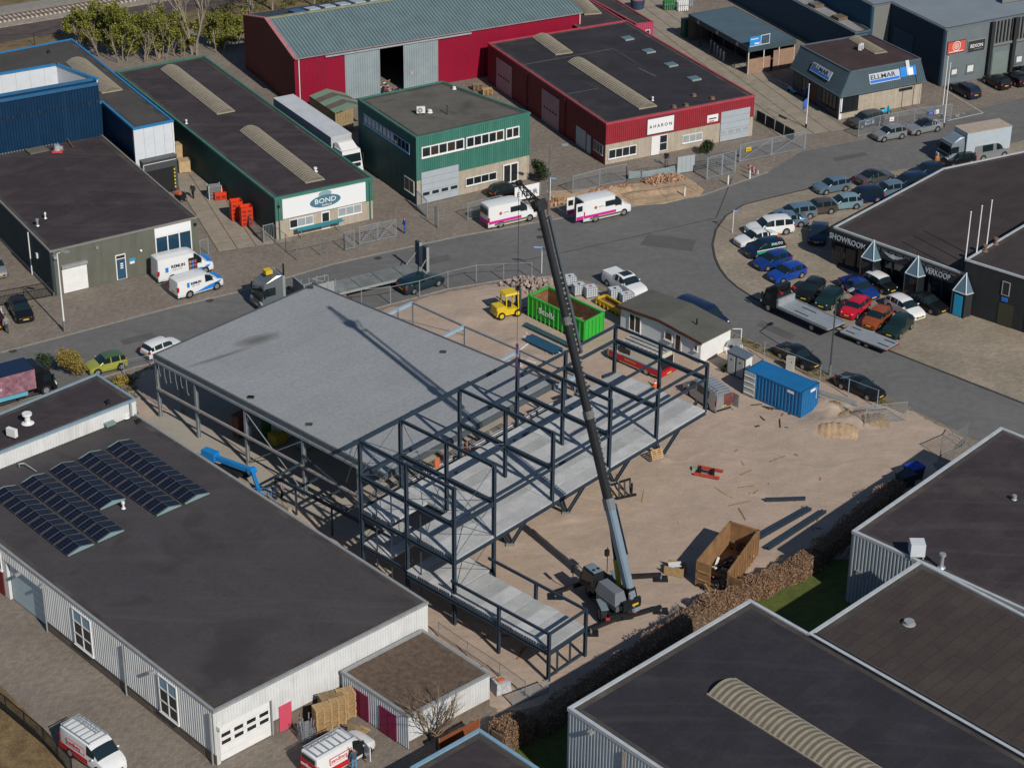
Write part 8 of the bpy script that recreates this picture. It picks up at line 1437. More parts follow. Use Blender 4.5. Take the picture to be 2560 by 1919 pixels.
# goods at the far end of the slab lane
t=local('round_skip','dark blue round topped skip at the far end of the slab lane','skip');MB().tube((0,0,.1),(0,0,1.3),.85,1.0,n=16).build('tub',mat('skip_navy',(.03,.05,.10),var=.2),t,smooth=40);MB().tube((0,0,1.3),(0,0,1.36),.95,n=16).build('load',mat('load_pink',(.3,.12,.12),var=.3),t);c=P(tC(1532,75));rotz(t,c,0)
simple_box('green_bin','tall dark green bin at the corner of the gas shed','bin',tD(75,470),0,1.1,1.0,2.3,.4,mat('bin_green',(.02,.10,.06),var=.15),mat('bin_green_lid',(.02,.05,.07)))
for k,(p,l)in enumerate(((tC(1800,85),'green gas bottle rack at the top of the slab yard'),(tC(1920,95),'white gas bottle rack beside the green rack'),(tC(1960,60),'second white gas bottle rack at the top of the slab yard'))):
 t=local('bottle_rack',l,'bottle rack','gas bottle racks')
 for x in np.linspace(-.6,.6,5):
  for y in(-.3,.3):b_=MB().tube((x,y,.1),(x,y,1.5),.12,n=8).build('bottle',[mat('bottle_green2',(.04,.2,.07)),M_WHITE,M_ALU][k],t,smooth=40)
 for y in(-.45,.45):MB().bar((-.8,y,.9),(.8,y,.9),.06).build('rack_bar',M_STEELG,t)
 c=P(p);rotz(t,c,.3)
W=Wall(P(tD(985,1545))[:2],P((1985,352))[:2],1.3);t=thing('lane_wall','dark board wall along the slab lane beside the dark red unit','wall',(*W.A,0));n=int(W.L/1.8)
for k in range(n):panel(W,W.L*k/n+.02,W.L*(k+1)/n-.02,.02,1.25,0,.06,'panel',mat('lane_board',(.045,.05,.045),rough=.9,var=.3),t);panel(W,W.L*k/n-.05,W.L*k/n+.05,0,1.35,.062,.16,'post',M_FRAMEG,t)
# ------------------------------------------------------------------ fences, posts, lamps, signs
M_FBLK=mat('railing_black',(.012,.013,.014),rough=.5,var=0);M_FGAL=mat('fence_galvanised',(.26,.30,.33),rough=.5,metal=.2,var=.08);M_FGRN=mat('fence_dull',(.16,.17,.17),rough=.6,var=.1)
def fence(name,label,pts,h,style='bars',m=None,cat='fence',step=2.5,gap=.13,bar=.03,z0=.0,brace=False,group=None,pw=.07):
 m=m or M_FGAL;q=[P(p)[:2]for p in pts];t=thing(name,label,cat,(*((q[0]+q[-1])/2),0),group);inf=MB();mb=MB()
 for a,b in zip(q[:-1],q[1:]):
  L=np.linalg.norm(b-a);n=max(1,int(round(L/step)))
  for k in range(n+1):
   c=a+(b-a)*k/n
   if k<n or b is q[-1]:MB().bar((*c,0),(*c,h+.06),pw).build('post',m,t)
  if style=='bars':
   for k in range(int(L/gap)):c=a+(b-a)*(k+.5)*gap/L;inf.bar((*c,z0+.1),(*c,h),bar)
  elif style=='mesh':
   for k in range(int(L/.2)):c=a+(b-a)*(k+.5)*.2/L;inf.bar((*c,z0+.1),(*c,h),.018)
   for k in range(1,10):inf.bar((*a,z0+h*k/10),(*b,z0+h*k/10),.018)
  elif style=='wire':
   for k in range(1,7):inf.bar((*a,h*k/7),(*b,h*k/7),.012)
  if style in('bars','mesh'):
   for zz in(z0+.1,h):MB().bar((*a,zz),(*b,zz),.06).build('rail',m,t)
  else:MB().bar((*a,h),(*b,h),.04).build('top_rail',m,t)
  if brace:MB().bar((*a,z0+.15),(*b,h-.05),.05).build('brace',m,t)
 if inf.v:inf.build('infill',m,t)['kind']='stuff'
 return t
fence('black_railing','black iron railing beside the olive unit at the left',[tF(-40,1060),tF(458,966)],1.5,m=M_FBLK);fence('black_railing','long black iron railing along the leaf strewn verge at bottom left',[tL(-60,1170),tL(50,1255),tL(330,1490),tL(540,1720)],1.45,m=M_FBLK);fence('black_railing','black railing in front of the pink printed truck',[tK(-30,445),tK(320,340)],1.4,m=M_FBLK)
fence('mesh_gate','wide mesh gate in front of the seafood unit',[tG(1172,592),tG(1330,560),tG(1488,525)],1.95,'mesh',cat='gate',brace=True,step=4);fence('bar_gate','narrow barred gate with yellow plate beside the mesh gate',[tG(1040,642),tG(1130,622)],1.95,cat='gate',step=1.5,gap=.16);fence('wire_fence','thin wire fence round the paved front of the seafood unit',[tG(440,568),tG(632,728),tG(1040,642)],1.8,'wire',m=M_FGRN);fence('bar_gate','barred gate at the yard entrance left of the seafood unit',[tG(345,582),tG(430,562)],1.95,cat='gate',step=1.5,gap=.16);fence('bar_gate','open gate leaf swung back along the seafood yard',[tG(335,572),tG(215,440)],1.3,cat='gate',step=4,m=M_FGRN,gap=.2);fence('bar_gate','short barred gate at the right corner of the olive unit',[tF(1732,632),tF(1805,612)],1.8,cat='gate',step=1.5,gap=.16)
fence('mesh_gate','mesh gate leaf opened against the green office corner',[tG(1665,268),tG(1755,360)],1.9,'mesh',cat='gate',step=3);fence('gate_post_frame','narrow tall steel gate frame between the two green buildings',[tG(1820,432),tG(1850,452)],2.3,cat='gate',step=1,gap=.15);fence('mesh_gate','mesh gate before the black car at the green office',[tH(68,518),tH(345,452)],1.9,'mesh',cat='gate',step=4);fence('wire_fence','wire fence behind the lamp post left of the open-door van',[tH(690,320),tH(970,290)],1.8,'wire',m=M_FGRN)
t=thing('banner','white banner with black letters fixed on the fence under the jib','banner',P(tH(600,360)));W=Wall(P(tH(470,400))[:2],P(tH(690,350))[:2],2);panel(W,0,W.L,.6,2.1,0,.04,'cloth',M_SIGNW,t);letters('E HUUR',.8,M_INK,t,W.pt(.25,.95,.06),W.r3,UPV,bold=.015,sx=.9)
fence('palisade','tall grey palisade before the dark red unit',[tH(972,292),tH(1205,228),tH(1435,182)],2.0,gap=.15);fence('wire_fence','wire fence at the entrance of the dark red unit',[tH(1435,182),tH(1700,130),tH(1870,118)],1.7,'wire',m=M_FGRN)
t=thing('grey_hoarding','plain pale grey hoarding panel before the dark red unit','hoarding',P(tY(630,340)));W=Wall(P(tY(510,362))[:2],P(tY(748,325))[:2],2)
for k in range(4):panel(W,W.L*k/4+.01,W.L*(k+1)/4-.01,.1,2.0,0,.04,'panel',mat('hoarding_grey',(.33,.37,.39),var=.06),t)
for k in(0,1):panel(W,W.L*k-.05,W.L*k+.05,0,2.05,-.1,-.003,'post',M_FGRN,t)
t=thing('grey_sheeting','sagging grey sheet hung low along the wire fence','sheeting',P(tY(250,380)));A,B=P(tY(-160,430))[:2],P(tY(505,345))[:2];vs=[];n=24
for k in range(n+1):c=A+(B-A)*k/n;s_=.12*math.sin(k*1.7);vs+=[(c[0]+s_,c[1]-.15,.06),(c[0]+s_*.5,c[1]-.1,.5),(c[0],c[1],.95-.25*math.sin(math.pi*k/n))]
MB().add(vs,[(k*3+i,(k+1)*3+i,(k+1)*3+i+1,k*3+i+1)for k in range(n)for i in range(2)]).build('sheet',mat('sheeting',(.20,.25,.27),rough=.6,var=.12),t,smooth=70)
for k in(0,.5,1):c=A+(B-A)*k;MB().bar((*c,0),(*c,1.0),.06).build('post',M_FGRN,t)
fence('sliding_gate_cage','tall steel cage frame of a sliding gate beside the hoarding',[tY(925,432),tY(1130,380),tY(1310,332)],2.5,'mesh',cat='gate',step=2,pw=.16);fence('sliding_gate_cage','rear steel frame of the sliding gate cage',[tY(760,320),tY(940,275),tY(1300,230)],1.6,'mesh',cat='gate',step=3,m=mat('cage_slate',(.07,.10,.12),var=.1))
fence('long_gate','long light grey barred gate closing the slab lane',[tI(196,300),tI(420,252),tI(655,205)],2.1,cat='gate',step=9,gap=.14,brace=True,pw=.16);t=thing('gate_plate','yellow notice plate on the long barred gate','sign',P(tI(258,290)));W=Wall(P(tI(196,303))[:2],P(tI(655,208))[:2],2);a,_=W.sz(tI(258,200));panel(W,a-.35,a+.35,1.2,1.65,.05,.08,'plate',mat('plate_yellow',(.6,.4,.02)),t);panel(W,a-.25,a+.25,1.35,1.42,.08,.085,'print',M_INK,t)
fence('dealer_fence','grey barred fence before the gas dealer with two white plates',[tE(300,1580),tE(540,1512),tE(940,1432),tE(1365,1375)],1.9,gap=.14,step=3.2);W=Wall(P(tE(540,1515))[:2],P(tE(1365,1378))[:2],2)
for p,l,m_ in((tE(685,1370),'white notice on the dealer fence, left one',M_SIGNW),(tE(1205,1262),'white notice on the dealer fence, right one',M_SIGNW),(tE(1140,1265),'blue notice on the dealer fence',M_ELB)):a,z=W.sz(p);t=thing('fence_notice',l,'sign',W.at(a,1.3,.05));panel(W,a-.3,a+.3,1.05,1.55,.05,.08,'plate',m_,t);panel(W,a-.15,a+.15,1.2,1.3,.08,.085,'print',mat('print_red',(.5,.1,.1)),t)
fence('site_fence','low wire site fence with grey posts along the road',[tF(1075,1645),tF(1330,1590)],1.4,'wire',m=M_FGAL,step=5);fence('site_fence','curved wire site fence with slim posts beside the low-loader',[tG(1190,1128),tG(1440,1105),tG(1690,1052),tG(1935,972),tG(2180,915),tH(377,1040),tH(620,1030)],1.8,'rail',m=M_FGAL,step=6);fence('kerb_fence','wire fence with slim posts along the weedy strip',[tS(330,275),tS(1100,600),tS(1490,790),tS(1890,945)],1.8,'rail',m=M_FGAL,step=5)
fence('mesh_barrier','temporary mesh fence panel beside the sand heap',[tJ(1885,785),tJ(2165,758)],1.95,'mesh',step=3.5,pw=.05);fence('mesh_barrier','temporary mesh fence at the far right corner of the sand',[tP(1600,270),tP(1760,200),tP(1790,160)],1.9,'mesh',step=3.0,pw=.05,m=M_FGRN);fence('wire_fence','old wire fence with slim posts right of the annex',[tM(1365,575),tM(1580,725),tM(1820,880),tM(2010,1020)],1.3,'wire',m=M_FGRN,step=4);fence('mesh_barrier','stack of steel barriers standing beside the wrapped pallet load',[tM(1920,1090),tM(2180,990)],1.1,'bars',step=1.2,gap=.12);fence('low_barrier','temporary mesh panel standing before the dug sand',[tY(-100,745),tY(380,690),tY(790,610)],1.7,'wire',step=3.5,m=M_FGRN,pw=.04);fence('track_fence','thin black fence along the railway',[tA(-40,420),tA(300,395),tA(640,290),tA(1250,210),tA(2300,60)],1.6,'wire',m=M_FBLK,step=5,pw=.06)
for k,p in enumerate((tY(615,665),tY(1215,505),tY(1515,425),tH(1940,310))):
 if k==3:continue
 c=P(p);t=thing('bollard',['white bollard standing in the dug sand by the road','white bollard before the sliding gate cage','white bollard beside the striped barrier'][k],'bollard',c,'white bollards');MB().tube((c[0],c[1],0),(c[0],c[1],1.0),.09,n=10).build('post',M_WHITE,t);MB().tube((c[0],c[1],1.0),(c[0],c[1]+.03,1.12),.09,.04,n=10).build('cap',M_TRIMG,t)
t=thing('striped_barrier','red and white striped road barrier leaning at the gate','barrier',P(tY(1570,320)))
for r_ in range(2):
 a,b=P(tY(1490,235+r_*55),1.0-.45*r_),P(tY(1640,330+r_*25),.7-.35*r_)
 for k in range(6):MB().bar(a+(b-a)*k/6,a+(b-a)*(k+.98)/6,.05,.22).build('stripe',[M_HAZ,M_SIGNW][k%2],t)
for p in(tY(1500,300),tY(1620,345)):c=P(p);MB().bar((c[0],c[1],0),(c[0]-.1,c[1],1.1),.06).build('leg',M_FGRN,t)
def lamp(label,p,h,arm,m,armdir=(1,0),r=.09):
 c=P(p);t=thing('street_lamp',label,'street lamp',c,'street lamps');d=unit(np.array([*armdir,0.0])[:2]);MB().tube((c[0],c[1],0),(c[0],c[1],h),r,r*.6,n=10).build('pole',m,t);e=np.array([c[0]+d[0]*arm,c[1]+d[1]*arm,h+.35]);MB().tube((c[0],c[1],h),e,r*.5,n=8).build('arm',m,t);MB().bar(e-np.array([*d*.1,0]),e+np.array([*d*.65,.05]),.26,.14).build('lamp_head',M_TRIMG,t);MB().bar(e+np.array([*d*.1,-.08]),e+np.array([*d*.55,-.05]),.2,.04).build('lamp_glass',M_WHITE,t);MB().tube((c[0],c[1],0),(c[0],c[1],1.1),r*1.5,n=10).build('base',M_FGRN,t);return t
lamp('tall white street lamp at the road before the olive unit',tF(560,1272),7.9,.6,M_WHITE,(.9,-.3));lamp('slim dark street lamp between the green office and dark red unit',tH(765,402),6.7,1.3,mat('lamp_slate',(.09,.12,.16),var=0),(1,-.1),.07);lamp('dark grey street lamp beside the flat car trailer',tJ(1642,440),7.6,1.6,mat('lamp_dark',(.05,.06,.065),var=0),(.75,.65))
def plate_post(label,p,h,plates,m=None):
 c=P(p);t=thing('street_sign',label,'street sign',c,'blue street name signs');MB().tube((c[0],c[1],0),(c[0],c[1],h),.04,n=8).build('post',m or M_WHITE,t)
 for k,(dx,dy)in enumerate(plates):a=np.array([c[0],c[1],h-.1-.05*k]);b=a+np.array([dx,dy,0]);pl=MB().bar(a,b,.03,.22).build('plate',mat('sign_blue',(.015,.16,.42),var=0),t);n_=unit(np.cross(b-a,UPV));n_=-n_ if n_[1]>0 else n_;MB().bar(a+(b-a)*.12+n_*.02,a+(b-a)*.88+n_*.02,.01,.05).build('print',M_SIGNW,pl)
plate_post('blue street sign on a white post before the crane boom',tH(705,978),2.9,((-.9,.05),(.35,-.5)));plate_post('blue street sign at the tip of the showroom forecourt',tI(145,802),2.6,((.55,-.15),));plate_post('pair of blue plates on the pole behind the open-door van',tH(778,345),2.6,((.7,-.1),))
for k,(p,q)in enumerate(((tE(1260,1365),tE(1352,665)),(tE(1285,1462),tE(1372,740)),(tD(1618,1646),tD(1672,1095)))):
 c=P(p);z=0.0
 while proj((c[0],c[1],z))[1]>q[1]:z+=.1
 t=thing('flagpole',['left white flagpole by the gas dealer fence','right white flagpole by the gas dealer fence','white flagpole with blue flag at the slab lane gate'][k],'flagpole',c);MB().tube((c[0],c[1],0),(c[0],c[1],z),.07,.045,n=8).build('pole',M_WHITE,t);MB().ball((c[0],c[1],z),.08).build('knob',M_WHITE,t)
 MB().tube((c[0],c[1],0),(c[0],c[1],.5),.12,n=8).build('base',M_BLACK,t)
 if k==2:vs=[(c[0]-.05-.5*f,c[1]-.05+.12*math.sin(f*5+zz*3),z-1.6-1.1*zz-.5*f)for f in(0,.33,.66,1)for zz in(0,.5,1)];MB().add(vs,[(i*3+j,(i+1)*3+j,(i+1)*3+j+1,i*3+j+1)for i in range(3)for j in range(2)]).build('flag',mat('flag_blue',(.05,.12,.42),var=.2,scale=3),t,smooth=60)
 # blue scooter and bench at the gas dealer
c=P(tE(590,1330));t=local('scooter','bright blue scooter behind the gas dealer fence','scooter');M_SC=mat('scooter_blue',(.02,.35,.55),rough=.3);MB().ball((0,0,.55),.55,.2,.28,10,6).build('body',M_SC,t,smooth=60);MB().ball((.65,0,.75),.15,.22,.45,8,6).build('front_shield',M_SC,t,smooth=60);MB().ball((-.2,0,.88),.4,.15,.08,8,5).build('seat',M_BLACK,t,smooth=60);wheels(t,(-.55,.75),.06,.25,.12);rotz(t,c,.4)
c=P(tD(1440,1200));t=local('bench','blue bench at the wall of the mansard office','bench');MB().box(-.9,.9,-.2,.2,.42,.5).build('seat',M_SC,t)
for x in(-.7,.7):MB().box(x-.05,x+.05,-.18,.18,0,.42).build('leg',M_BLACK,t)
rotz(t,c,math.atan2(Wl.d[1],Wl.d[0]))
# ------------------------------------------------------------------ railway
ra,rb=P(tA(0,190)),P(tA(1100,12));rd=unit((rb-ra)[:2]);rn=np.array([-rd[1],rd[0]]);r0=ra[:2]-rd*25
def strip(name,o0,o1,z,m,L=230):a=r0+rn*o0;b=r0+rn*o1;return struct(MB().prism([tuple(a),tuple(a+rd*L),tuple(b+rd*L),tuple(b)],-.3,z).build(name,m))
strip('rail_verge',-14,60,.0,M_DRY);strip('cinder_path',-8.0,-2.6,.03,mat('dark_cinder',(.085,.065,.06),rough=.95,var=.25,scale=.6,fine=.2));strip('ballast',-2.4,3.4,.12,mat('ballast_stone',(.27,.24,.20),rough=.95,var=.25,scale=1.5,fine=.3));strip('cess_path',3.4,6.0,.03,mat('cess_grey',(.24,.23,.20),var=.2))
trk=thing('railway_track','single railway track with pale sleepers at the top left','railway track',(*ra[:2],0));M_RAIL=mat('rail_rust',(.16,.12,.10),rough=.5,metal=.4,var=.2)
for o in(-.2,1.25):a=r0+rn*o;b=a+rd*150;MB().bar((*a,.34),(*b,.34),.09,.16).build('rail',M_RAIL,trk)
sl=MB().box(-.14,.14,-1.3,1.3,0,.16).mesh('sleeper');sl.materials.append(mat('sleeper_concrete',(.50,.43,.36),rough=.9,var=.15));ang=math.atan2(rd[1],rd[0])
for k in range(190):o=bpy.data.objects.new('sleeper',sl);COL.objects.link(o);o.parent=trk;c=r0+rn*.52+rd*k*.62;o.location=Vector((c[0]-trk.location[0],c[1]-trk.location[1],.12));o.rotation_euler=(0,0,ang)
# ------------------------------------------------------------------ vegetation
def leafmat(name,col,v=.45):
 m=bpy.data.materials.new(name);m.use_nodes=True;nt=m.node_tree;b=nt.nodes['Principled BSDF'];b.inputs['Roughness'].default_value=.7;b.inputs['Specular IOR Level'].default_value=.25
 g=nt.nodes.new('ShaderNodeNewGeometry');r=nt.nodes.new('ShaderNodeMapRange');r.inputs[3].default_value=1-v;r.inputs[4].default_value=1+v;nt.links.new(g.outputs['Random Per Island'],r.inputs[0]);s=nt.nodes.new('ShaderNodeVectorMath');s.operation='SCALE';s.inputs[0].default_value=col;nt.links.new(r.outputs[0],s.inputs['Scale']);nt.links.new(s.outputs[0],b.inputs['Base Color']);return m
def leaves(name,blobs,n,size,m,parent,shell=.55):
 """Leaf-sized faces spread through a set of ellipsoids ((centre), (radii))."""
 w=np.array([r[0]*r[1]*r[2]for _,r in blobs])**.67;w/=w.sum();idx=RNG.choice(len(blobs),n,p=w);C=np.array([c for c,_ in blobs],float)[idx];Rr=np.array([r for _,r in blobs],float)[idx]
 d=RNG.normal(size=(n,3));d/=np.linalg.norm(d,axis=1)[:,None];rad=(shell+(1-shell)*RNG.random(n))**.8*RNG.uniform(.75,1.06,n);p=C+d*Rr*rad[:,None]
 a=RNG.normal(size=(n,3));a/=np.linalg.norm(a,axis=1)[:,None];b=np.cross(a,RNG.normal(size=(n,3)));b/=np.linalg.norm(b,axis=1)[:,None];s=size*RNG.uniform(.6,1.4,n)[:,None]
 v=np.concatenate([p-a*s,p+b*s*.5,p+a*s,p-b*s*.5],1).reshape(-1,3);v[:,2]=np.maximum(v[:,2],.02);f=np.arange(n*4).reshape(-1,4)
 me=bpy.data.meshes.new(name);me.from_pydata(v.tolist(),[],f.tolist());me.update();o=put(name,me,m,parent);return o
def branch(mb,p,d,L,r,depth,spread=.5,up=.25,n=3):
 d=unit(d);q=p;steps=3
 for k in range(steps):
  q2=q+d*L/steps;mb.tube(q,q2,r*(1-.25*k/steps),r*(1-.25*(k+1)/steps),5 if depth>1 else 4,cap=False);q=q2;d=unit(d+np.array([random.gauss(0,.12),random.gauss(0,.12),up*.2]))
  if depth>0 and k>=0:
   for _ in range(n if k==steps-1 else 1):
    dd=unit(d+np.array([random.gauss(0,spread),random.gauss(0,spread),random.gauss(.1,spread*.6)]));branch(mb,q-d*.02,dd,L*random.uniform(.5,.72),r*.55,depth-1,spread,up,n)
M_BARK=mat('grey_bark',(.27,.225,.17),rough=.95,var=.25,scale=3);M_TWIG=mat('twig_brown',(.15,.105,.07),rough=.95,var=.2);M_LAUREL=leafmat('laurel_leaf',(.165,.170,.030),.65);M_DKLEAF=leafmat('dark_leaf',(.030,.048,.016),.5);M_OCHRE=leafmat('ochre_leaf',(.25,.185,.045),.5);M_BEECH=leafmat('beech_leaf',(.25,.155,.095),.4);M_OLIV=leafmat('olive_leaf',(.11,.105,.035),.5)
# laurel trees along the railway
for k,(p,h_,r_,l)in enumerate(((tA(740,420),5.2,2.3,'leftmost laurel tree at the blue roof corner'),(tA(900,470),6.2,2.2,'second laurel tree in the row by the railway'),(tA(1060,520),6.6,2.3,'third laurel tree in the row by the railway'),(tA(1230,520),6.4,2.4,'fourth laurel tree in the row by the railway'),(tA(1400,505),6.0,2.3,'fifth laurel tree in the row by the railway'),(tA(1560,470),4.6,1.9,'sixth laurel tree left of the bare trunks'),(tA(1900,430),4.8,2.2,'laurel tree right of the tall bare trunks'),(tA(2060,400),4.0,1.7,'laurel tree beside the crimson hall gable'))):
 c=P(p);t=thing('laurel_tree',l,'tree',c,'laurel trees by the railway');mb=MB()
 for j in range(4 if k not in(6,7)else 2):
  mb=MB();a=random.uniform(0,6.28);branch(mb,np.array([c[0]+math.cos(a)*.6,c[1]+math.sin(a)*.5-.6,0]),(math.cos(a)*.25,math.sin(a)*.25-.05,1),h_*.42,.07,1,.35);mb.build('trunk',M_BARK,t)
 bl=[]
 for j in range(26):a=random.uniform(0,6.28);q_=random.uniform(.1,1.25)*r_;zz=h_*random.uniform(.2,.95);bl.append(((c[0]+math.cos(a)*q_,c[1]+math.sin(a)*q_*.7+.6,zz),(r_*random.uniform(.2,.42),)*2+(r_*random.uniform(.25,.5),)))
 leaves('crown',bl,5600,.13,M_LAUREL,t,.3)
for k,(p,h_,l)in enumerate(((tA(1700,480),13,'tall bare tree with forked pale trunk behind the seafood unit'),(tA(1660,470),11,'slender bare tree left of the forked pale trunk'),(tA(1380,500),9,'thin bare tree rising from the laurels'),(tA(2180,300),9,'bare tree behind the crimson hall gable'),(tB(420,90),9,'bare tree above the far end of the crimson hall roof'),(tB(780,60),9,'second bare tree above the crimson hall roof'))):
 c=P(p);t=thing('bare_tree',l,'tree',c,'bare trees by the railway');mb=MB();branch(mb,np.array([c[0],c[1],0]),(random.gauss(0,.06),random.gauss(0,.05),1),h_*.45,.17,3,.35,.5);mb.build('trunk',M_BARK,t)
 # scrub along the top edge
bl=[]
for k in range(70):c=P((random.uniform(560,1010),random.uniform(-30,40))if k%2 else tA(random.uniform(1800,2600),random.uniform(60,330)));bl.append(((c[0],c[1],random.uniform(.3,1.5)),(random.uniform(.6,1.5),random.uniform(.6,1.5),random.uniform(.5,1.5))))
o=leaves('scrub',bl,9000,.13,M_OLIV,None,.3);o['kind']='stuff';o['label']='tangled olive scrub along the railway behind the crimson hall'
# bare young tree at the annex
c=P(tM(1350,1400));t=thing('bare_tree','bare branching tree in front of the white annex wall','tree',c);mb=MB();q=np.array([c[0],c[1],0]);mb.tube(q,q+UPV*1.0,.13,.1,7,cap=False)
for k in range(9):a=k*.7+random.random();branch(mb,q+UPV*random.uniform(.8,1.3),(math.cos(a)*.9,math.sin(a)*.6,1.0),random.uniform(1.6,2.2),.05,2,.4,.3)
mb.build('trunk',mat('tan_bark',(.20,.145,.095),rough=.95,var=.2),t)
# ochre bush, dark bushes by the printed truck, shrub at the green office
def bush(label,p,r,h_,m,n,size=.1,name='bush',z0=.0):
 c=P(p);t=thing(name,label,'bush',c);bl=[]
 for j in range(14):a=random.uniform(0,6.28);q_=random.uniform(0,.75)*r;bl.append(((c[0]+math.cos(a)*q_,c[1]+math.sin(a)*q_,h_*random.uniform(.3,.8)),(r*.45,r*.45,h_*.3)))
 leaves('foliage',bl,n,size,m,t,.35);mb=MB()
 for j in range(9):a=random.uniform(0,6.28);branch(mb,np.array([c[0],c[1],0]),(math.cos(a)*.6,math.sin(a)*.6,1),h_*.5,.035,1,.4)
 mb.build('stems',M_TWIG,t);return t
bush('rounded ochre bush at the road beside the lime car',tF(620,1640),1.5,2.4,M_OCHRE,5200,.075);bush('dark bush between the printed truck and the ochre bush',tF(400,1640),1.3,1.7,M_DKLEAF,2200);bush('green shrub at the corner of the green office',tH(690,190),1.3,2.3,M_DKLEAF,2600);bush('low olive bush behind the raised rear roof',tK(960,270),1.1,1.1,M_OCHRE,1300);bush('dark ivy bush beside the door of the dark red unit',tC(2130,1330),1.0,1.7,M_DKLEAF,1600);bush('small weed clump beside the site toilet',tT(1840,1270),.5,.8,M_DKLEAF,500,.07)
# copper beech hedge
def hedge(label,a,b,w,h_,n,m):
 A,B=P(a)[:2],P(b)[:2];t=thing('beech_hedge',label,'hedge',(*((A+B)/2),0),'copper beech hedges');d=unit(B-A);nn=np.array([-d[1],d[0]]);L=np.linalg.norm(B-A);p=np.stack([RNG.uniform(0,L,n),RNG.uniform(-w/2,w/2,n),RNG.uniform(0,h_,n)],1)
 side_=RNG.random(n);k1=side_<.38;p[k1,2]=h_*RNG.uniform(.92,1.06,k1.sum());k2=(side_>.38)&(side_<.66);p[k2,1]=-w/2*RNG.uniform(.9,1.08,k2.sum());k3=(side_>.66)&(side_<.9);p[k3,1]=w/2*RNG.uniform(.9,1.08,k3.sum())
 p[:,1]+=.12*np.sin(p[:,0]*1.9)+.06*np.sin(p[:,0]*5.1);p[:,2]*=1+.07*np.sin(p[:,0]*1.3+1)+.04*np.sin(p[:,0]*4.3)
 xyz=np.column_stack([A[0]+d[0]*p[:,0]+nn[0]*p[:,1],A[1]+d[1]*p[:,0]+nn[1]*p[:,1],p[:,2]]);a_=RNG.normal(size=(n,3));a_/=np.linalg.norm(a_,axis=1)[:,None];b_=np.cross(a_,RNG.normal(size=(n,3)));b_/=np.linalg.norm(b_,axis=1)[:,None];s=.065*RNG.uniform(.6,1.4,n)[:,None]
 v=np.concatenate([xyz-a_*s,xyz+b_*s*.6,xyz+a_*s,xyz-b_*s*.6],1).reshape(-1,3);me=bpy.data.meshes.new('foliage');me.from_pydata(v.tolist(),[],np.arange(n*4).reshape(-1,4).tolist());me.update();put('foliage',me,m,t)
 core=[tuple(A-nn*w*.36),tuple(B-nn*w*.36),tuple(B+nn*w*.36),tuple(A+nn*w*.36)];MB().prism(core,0,h_*.86).build('twig_core',M_TWIG,t)
hedge('long copper brown beech hedge between the sand and the lawn',tO(1450,1420),tP(690,1080),1.3,1.5,24000,M_BEECH);hedge('shaded beech hedge running on behind the striped wall hall',tP(700,1060),tP(1290,560),1.3,1.75,7000,M_BEECH);hedge('shaded beech hedge along the front of the black roof hall',tO(1440,1440),tM(2090,1310),1.3,1.7,9000,M_BEECH);hedge('short sunlit beech hedge beside the blue trimmed garage',tM(1800,1440),tM(2020,1300),1.5,1.9,4500,M_BEECH)
# weeds and leaf litter
bl=[]
for k in range(120):p=[tS(random.uniform(1100,2200),0),(0,0)][0];f=random.random();c=P((1850+(tS(2150,950)[0]-1850)*f,846+(tS(2150,960)[1]-846)*f+random.uniform(-6,8)));bl.append(((c[0],c[1],.1),(.3,.3,.12)))
for k in range(50):f=random.random();c=P((340+(930-340)*f,925+(776-925)*f+random.uniform(0,8)));bl.append(((c[0],c[1],.05),(.25,.25,.08)))
for k in range(40):c=P(tK(random.uniform(850,1090),random.uniform(190,380)));bl.append(((c[0],c[1],.15),(.4,.4,.2)))
o=leaves('weeds',bl,5000,.06,M_OLIV,None,.2);o['kind']='stuff';o['label']='low weeds along kerbs and fences'
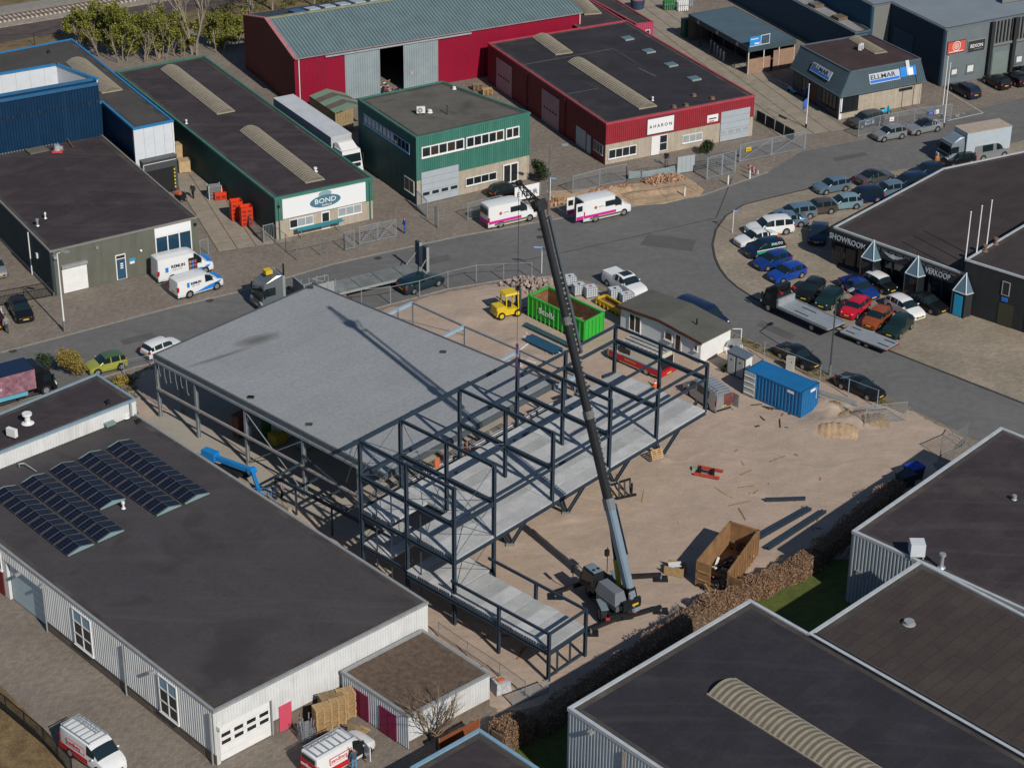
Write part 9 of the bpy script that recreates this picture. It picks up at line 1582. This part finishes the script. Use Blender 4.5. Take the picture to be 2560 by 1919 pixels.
# ------------------------------------------------------------------ people
SKIN=mat('skin',(.42,.24,.17),var=0);
def person(label,p,face,top,legs,hair,z0=.02,pose=0,cap=None):
 c=P(p,z0);t=local('person',label,'person');sw=.16 if pose==1 else .07
 J=[(0,0,.95),(0,0,1.18),(0,0,1.42),(0,0,1.53),(.02,0,1.66),(.01,.10,.90),(sw,.11,.50),(sw-.10,.11,.08),(sw+.06,.12,.04),(0,-.10,.90),(-sw*.3,-.11,.50),(-sw-.04,-.11,.08),(-sw+.10,-.12,.04),(0,.20,1.40),(-.03,.27,1.13),(.10,.27,.90),(.16,.26,.82),(0,-.20,1.40),(.02,-.27,1.13),(.16,-.25,.93),(.22,-.23,.86)]
 if pose==2:J[18]=(.18,-.25,1.2);J[19]=(.42,-.2,1.25);J[20]=(.5,-.19,1.26)
 E=[(0,1),(1,2),(2,3),(3,4),(0,5),(5,6),(6,7),(7,8),(0,9),(9,10),(10,11),(11,12),(2,13),(13,14),(14,15),(15,16),(2,17),(17,18),(18,19),(19,20)]
 Rd=[(.14,.17),(.14,.16),(.13,.19),(.06,.06),(.10,.095),(.10,.10),(.075,.075),(.05,.05),(.05,.045),(.10,.10),(.075,.075),(.05,.05),(.05,.045),(.075,.07),(.055,.055),(.042,.042),(.04,.03),(.075,.07),(.055,.055),(.042,.042),(.04,.03)]
 me=bpy.data.meshes.new('body');me.from_pydata(J,E,[]);o=bpy.data.objects.new('tmp',me);COL.objects.link(o);sk=o.modifiers.new('skin','SKIN');sv=me.skin_vertices[0].data
 for i,r in enumerate(Rd):sv[i].radius=r
 sv[0].use_root=True;o.modifiers.new('sub','SUBSURF').levels=1;dg_=bpy.context.evaluated_depsgraph_get();dg_.update();m2=bpy.data.meshes.new_from_object(o.evaluated_get(dg_));bpy.data.objects.remove(o)
 m2.materials.clear()
 for mm in(legs,top,SKIN,hair,M_BLACK):m2.materials.append(mm)
 for f in m2.polygons:
  x,y,z=f.center;f.use_smooth=True;f.material_index=4 if z<.1 else(3 if(z>1.66 or(z>1.56 and x<-.02))else(2 if z>1.5 or(abs(y)>.19 and z<.9 and z>.7)else(1 if z>.93 or abs(y)>.2 else 0)))
 b=bpy.data.objects.new('body',m2);COL.objects.link(b);b.parent=t
 if cap:MB().ball((.02,0,1.73),.115,.105,.075,10,6).build('helmet',cap,t,smooth=60)
 rotz(t,c,face);return t
D=lambda n,c:mat('cloth_'+n,c,rough=.9,var=.08,scale=4)
person('person in blue overalls and red cap standing by the mesh gate',tG(1560,492),math.radians(200),D('royal',(.01,.08,.40)),D('royal',(0,0,0)),D('red_cap',(.4,.05,.03)),cap=D('red_cap',(.4,.05,.03)));person('person in dark clothes walking in the seafood yard',tF(1670,125),math.radians(250),D('dark',(.02,.025,.03)),D('dark',(0,0,0)),M_BLACK,pose=1);person('person in black jacket and jeans at the entrance of the dark red unit',tC(1780,1432),math.radians(270),D('black',(.012,.012,.014)),D('jeans',(.06,.11,.20)),M_BLACK,pose=1)
person('person in dark blue shirt and pale jeans at the open van door',tM(735,1560),math.radians(110),D('slate',(.05,.08,.11)),D('pale_jeans',(.08,.24,.42)),D('grey_hair',(.2,.16,.13)),pose=2);person('second person bending at the open van door',tM(690,1540),math.radians(60),D('brown',(.10,.05,.035)),D('jeans',(.06,.1,.2)),M_BLACK,pose=2);person('person in grey jacket walking beside the black hatchback',tF(62,1285),math.radians(280),D('grey',(.22,.22,.21)),D('dark_jeans',(.05,.06,.08)),D('grey_hair',(.2,.1,.1)),pose=1);person('person in white shirt at the far left beside the dark red car',tF(20,1190),math.radians(20),D('white',(.5,.45,.42)),D('dark',(.02,.02,.02)),M_BLACK);person('person in orange vest beside the car behind the showroom roof',tI(1590,345),math.radians(300),D('orange',(.5,.16,.03)),D('dark',(0,0,0)),M_BLACK);person('worker in pink vest in the basket of the blue boom lift',tR(900,1290),math.radians(0),D('mauve',(.28,.16,.2)),D('dark',(0,0,0)),M_BLACK,cap=M_WHITE);person('worker in blue shirt behind the wire fence near the dark car at the dealer',tD(1610,1290),math.radians(300),D('blue_shirt',(.04,.10,.38)),D('dark',(0,0,0)),M_BLACK)
for o in bpy.data.objects:
 if '_local'in o:del o['_local']
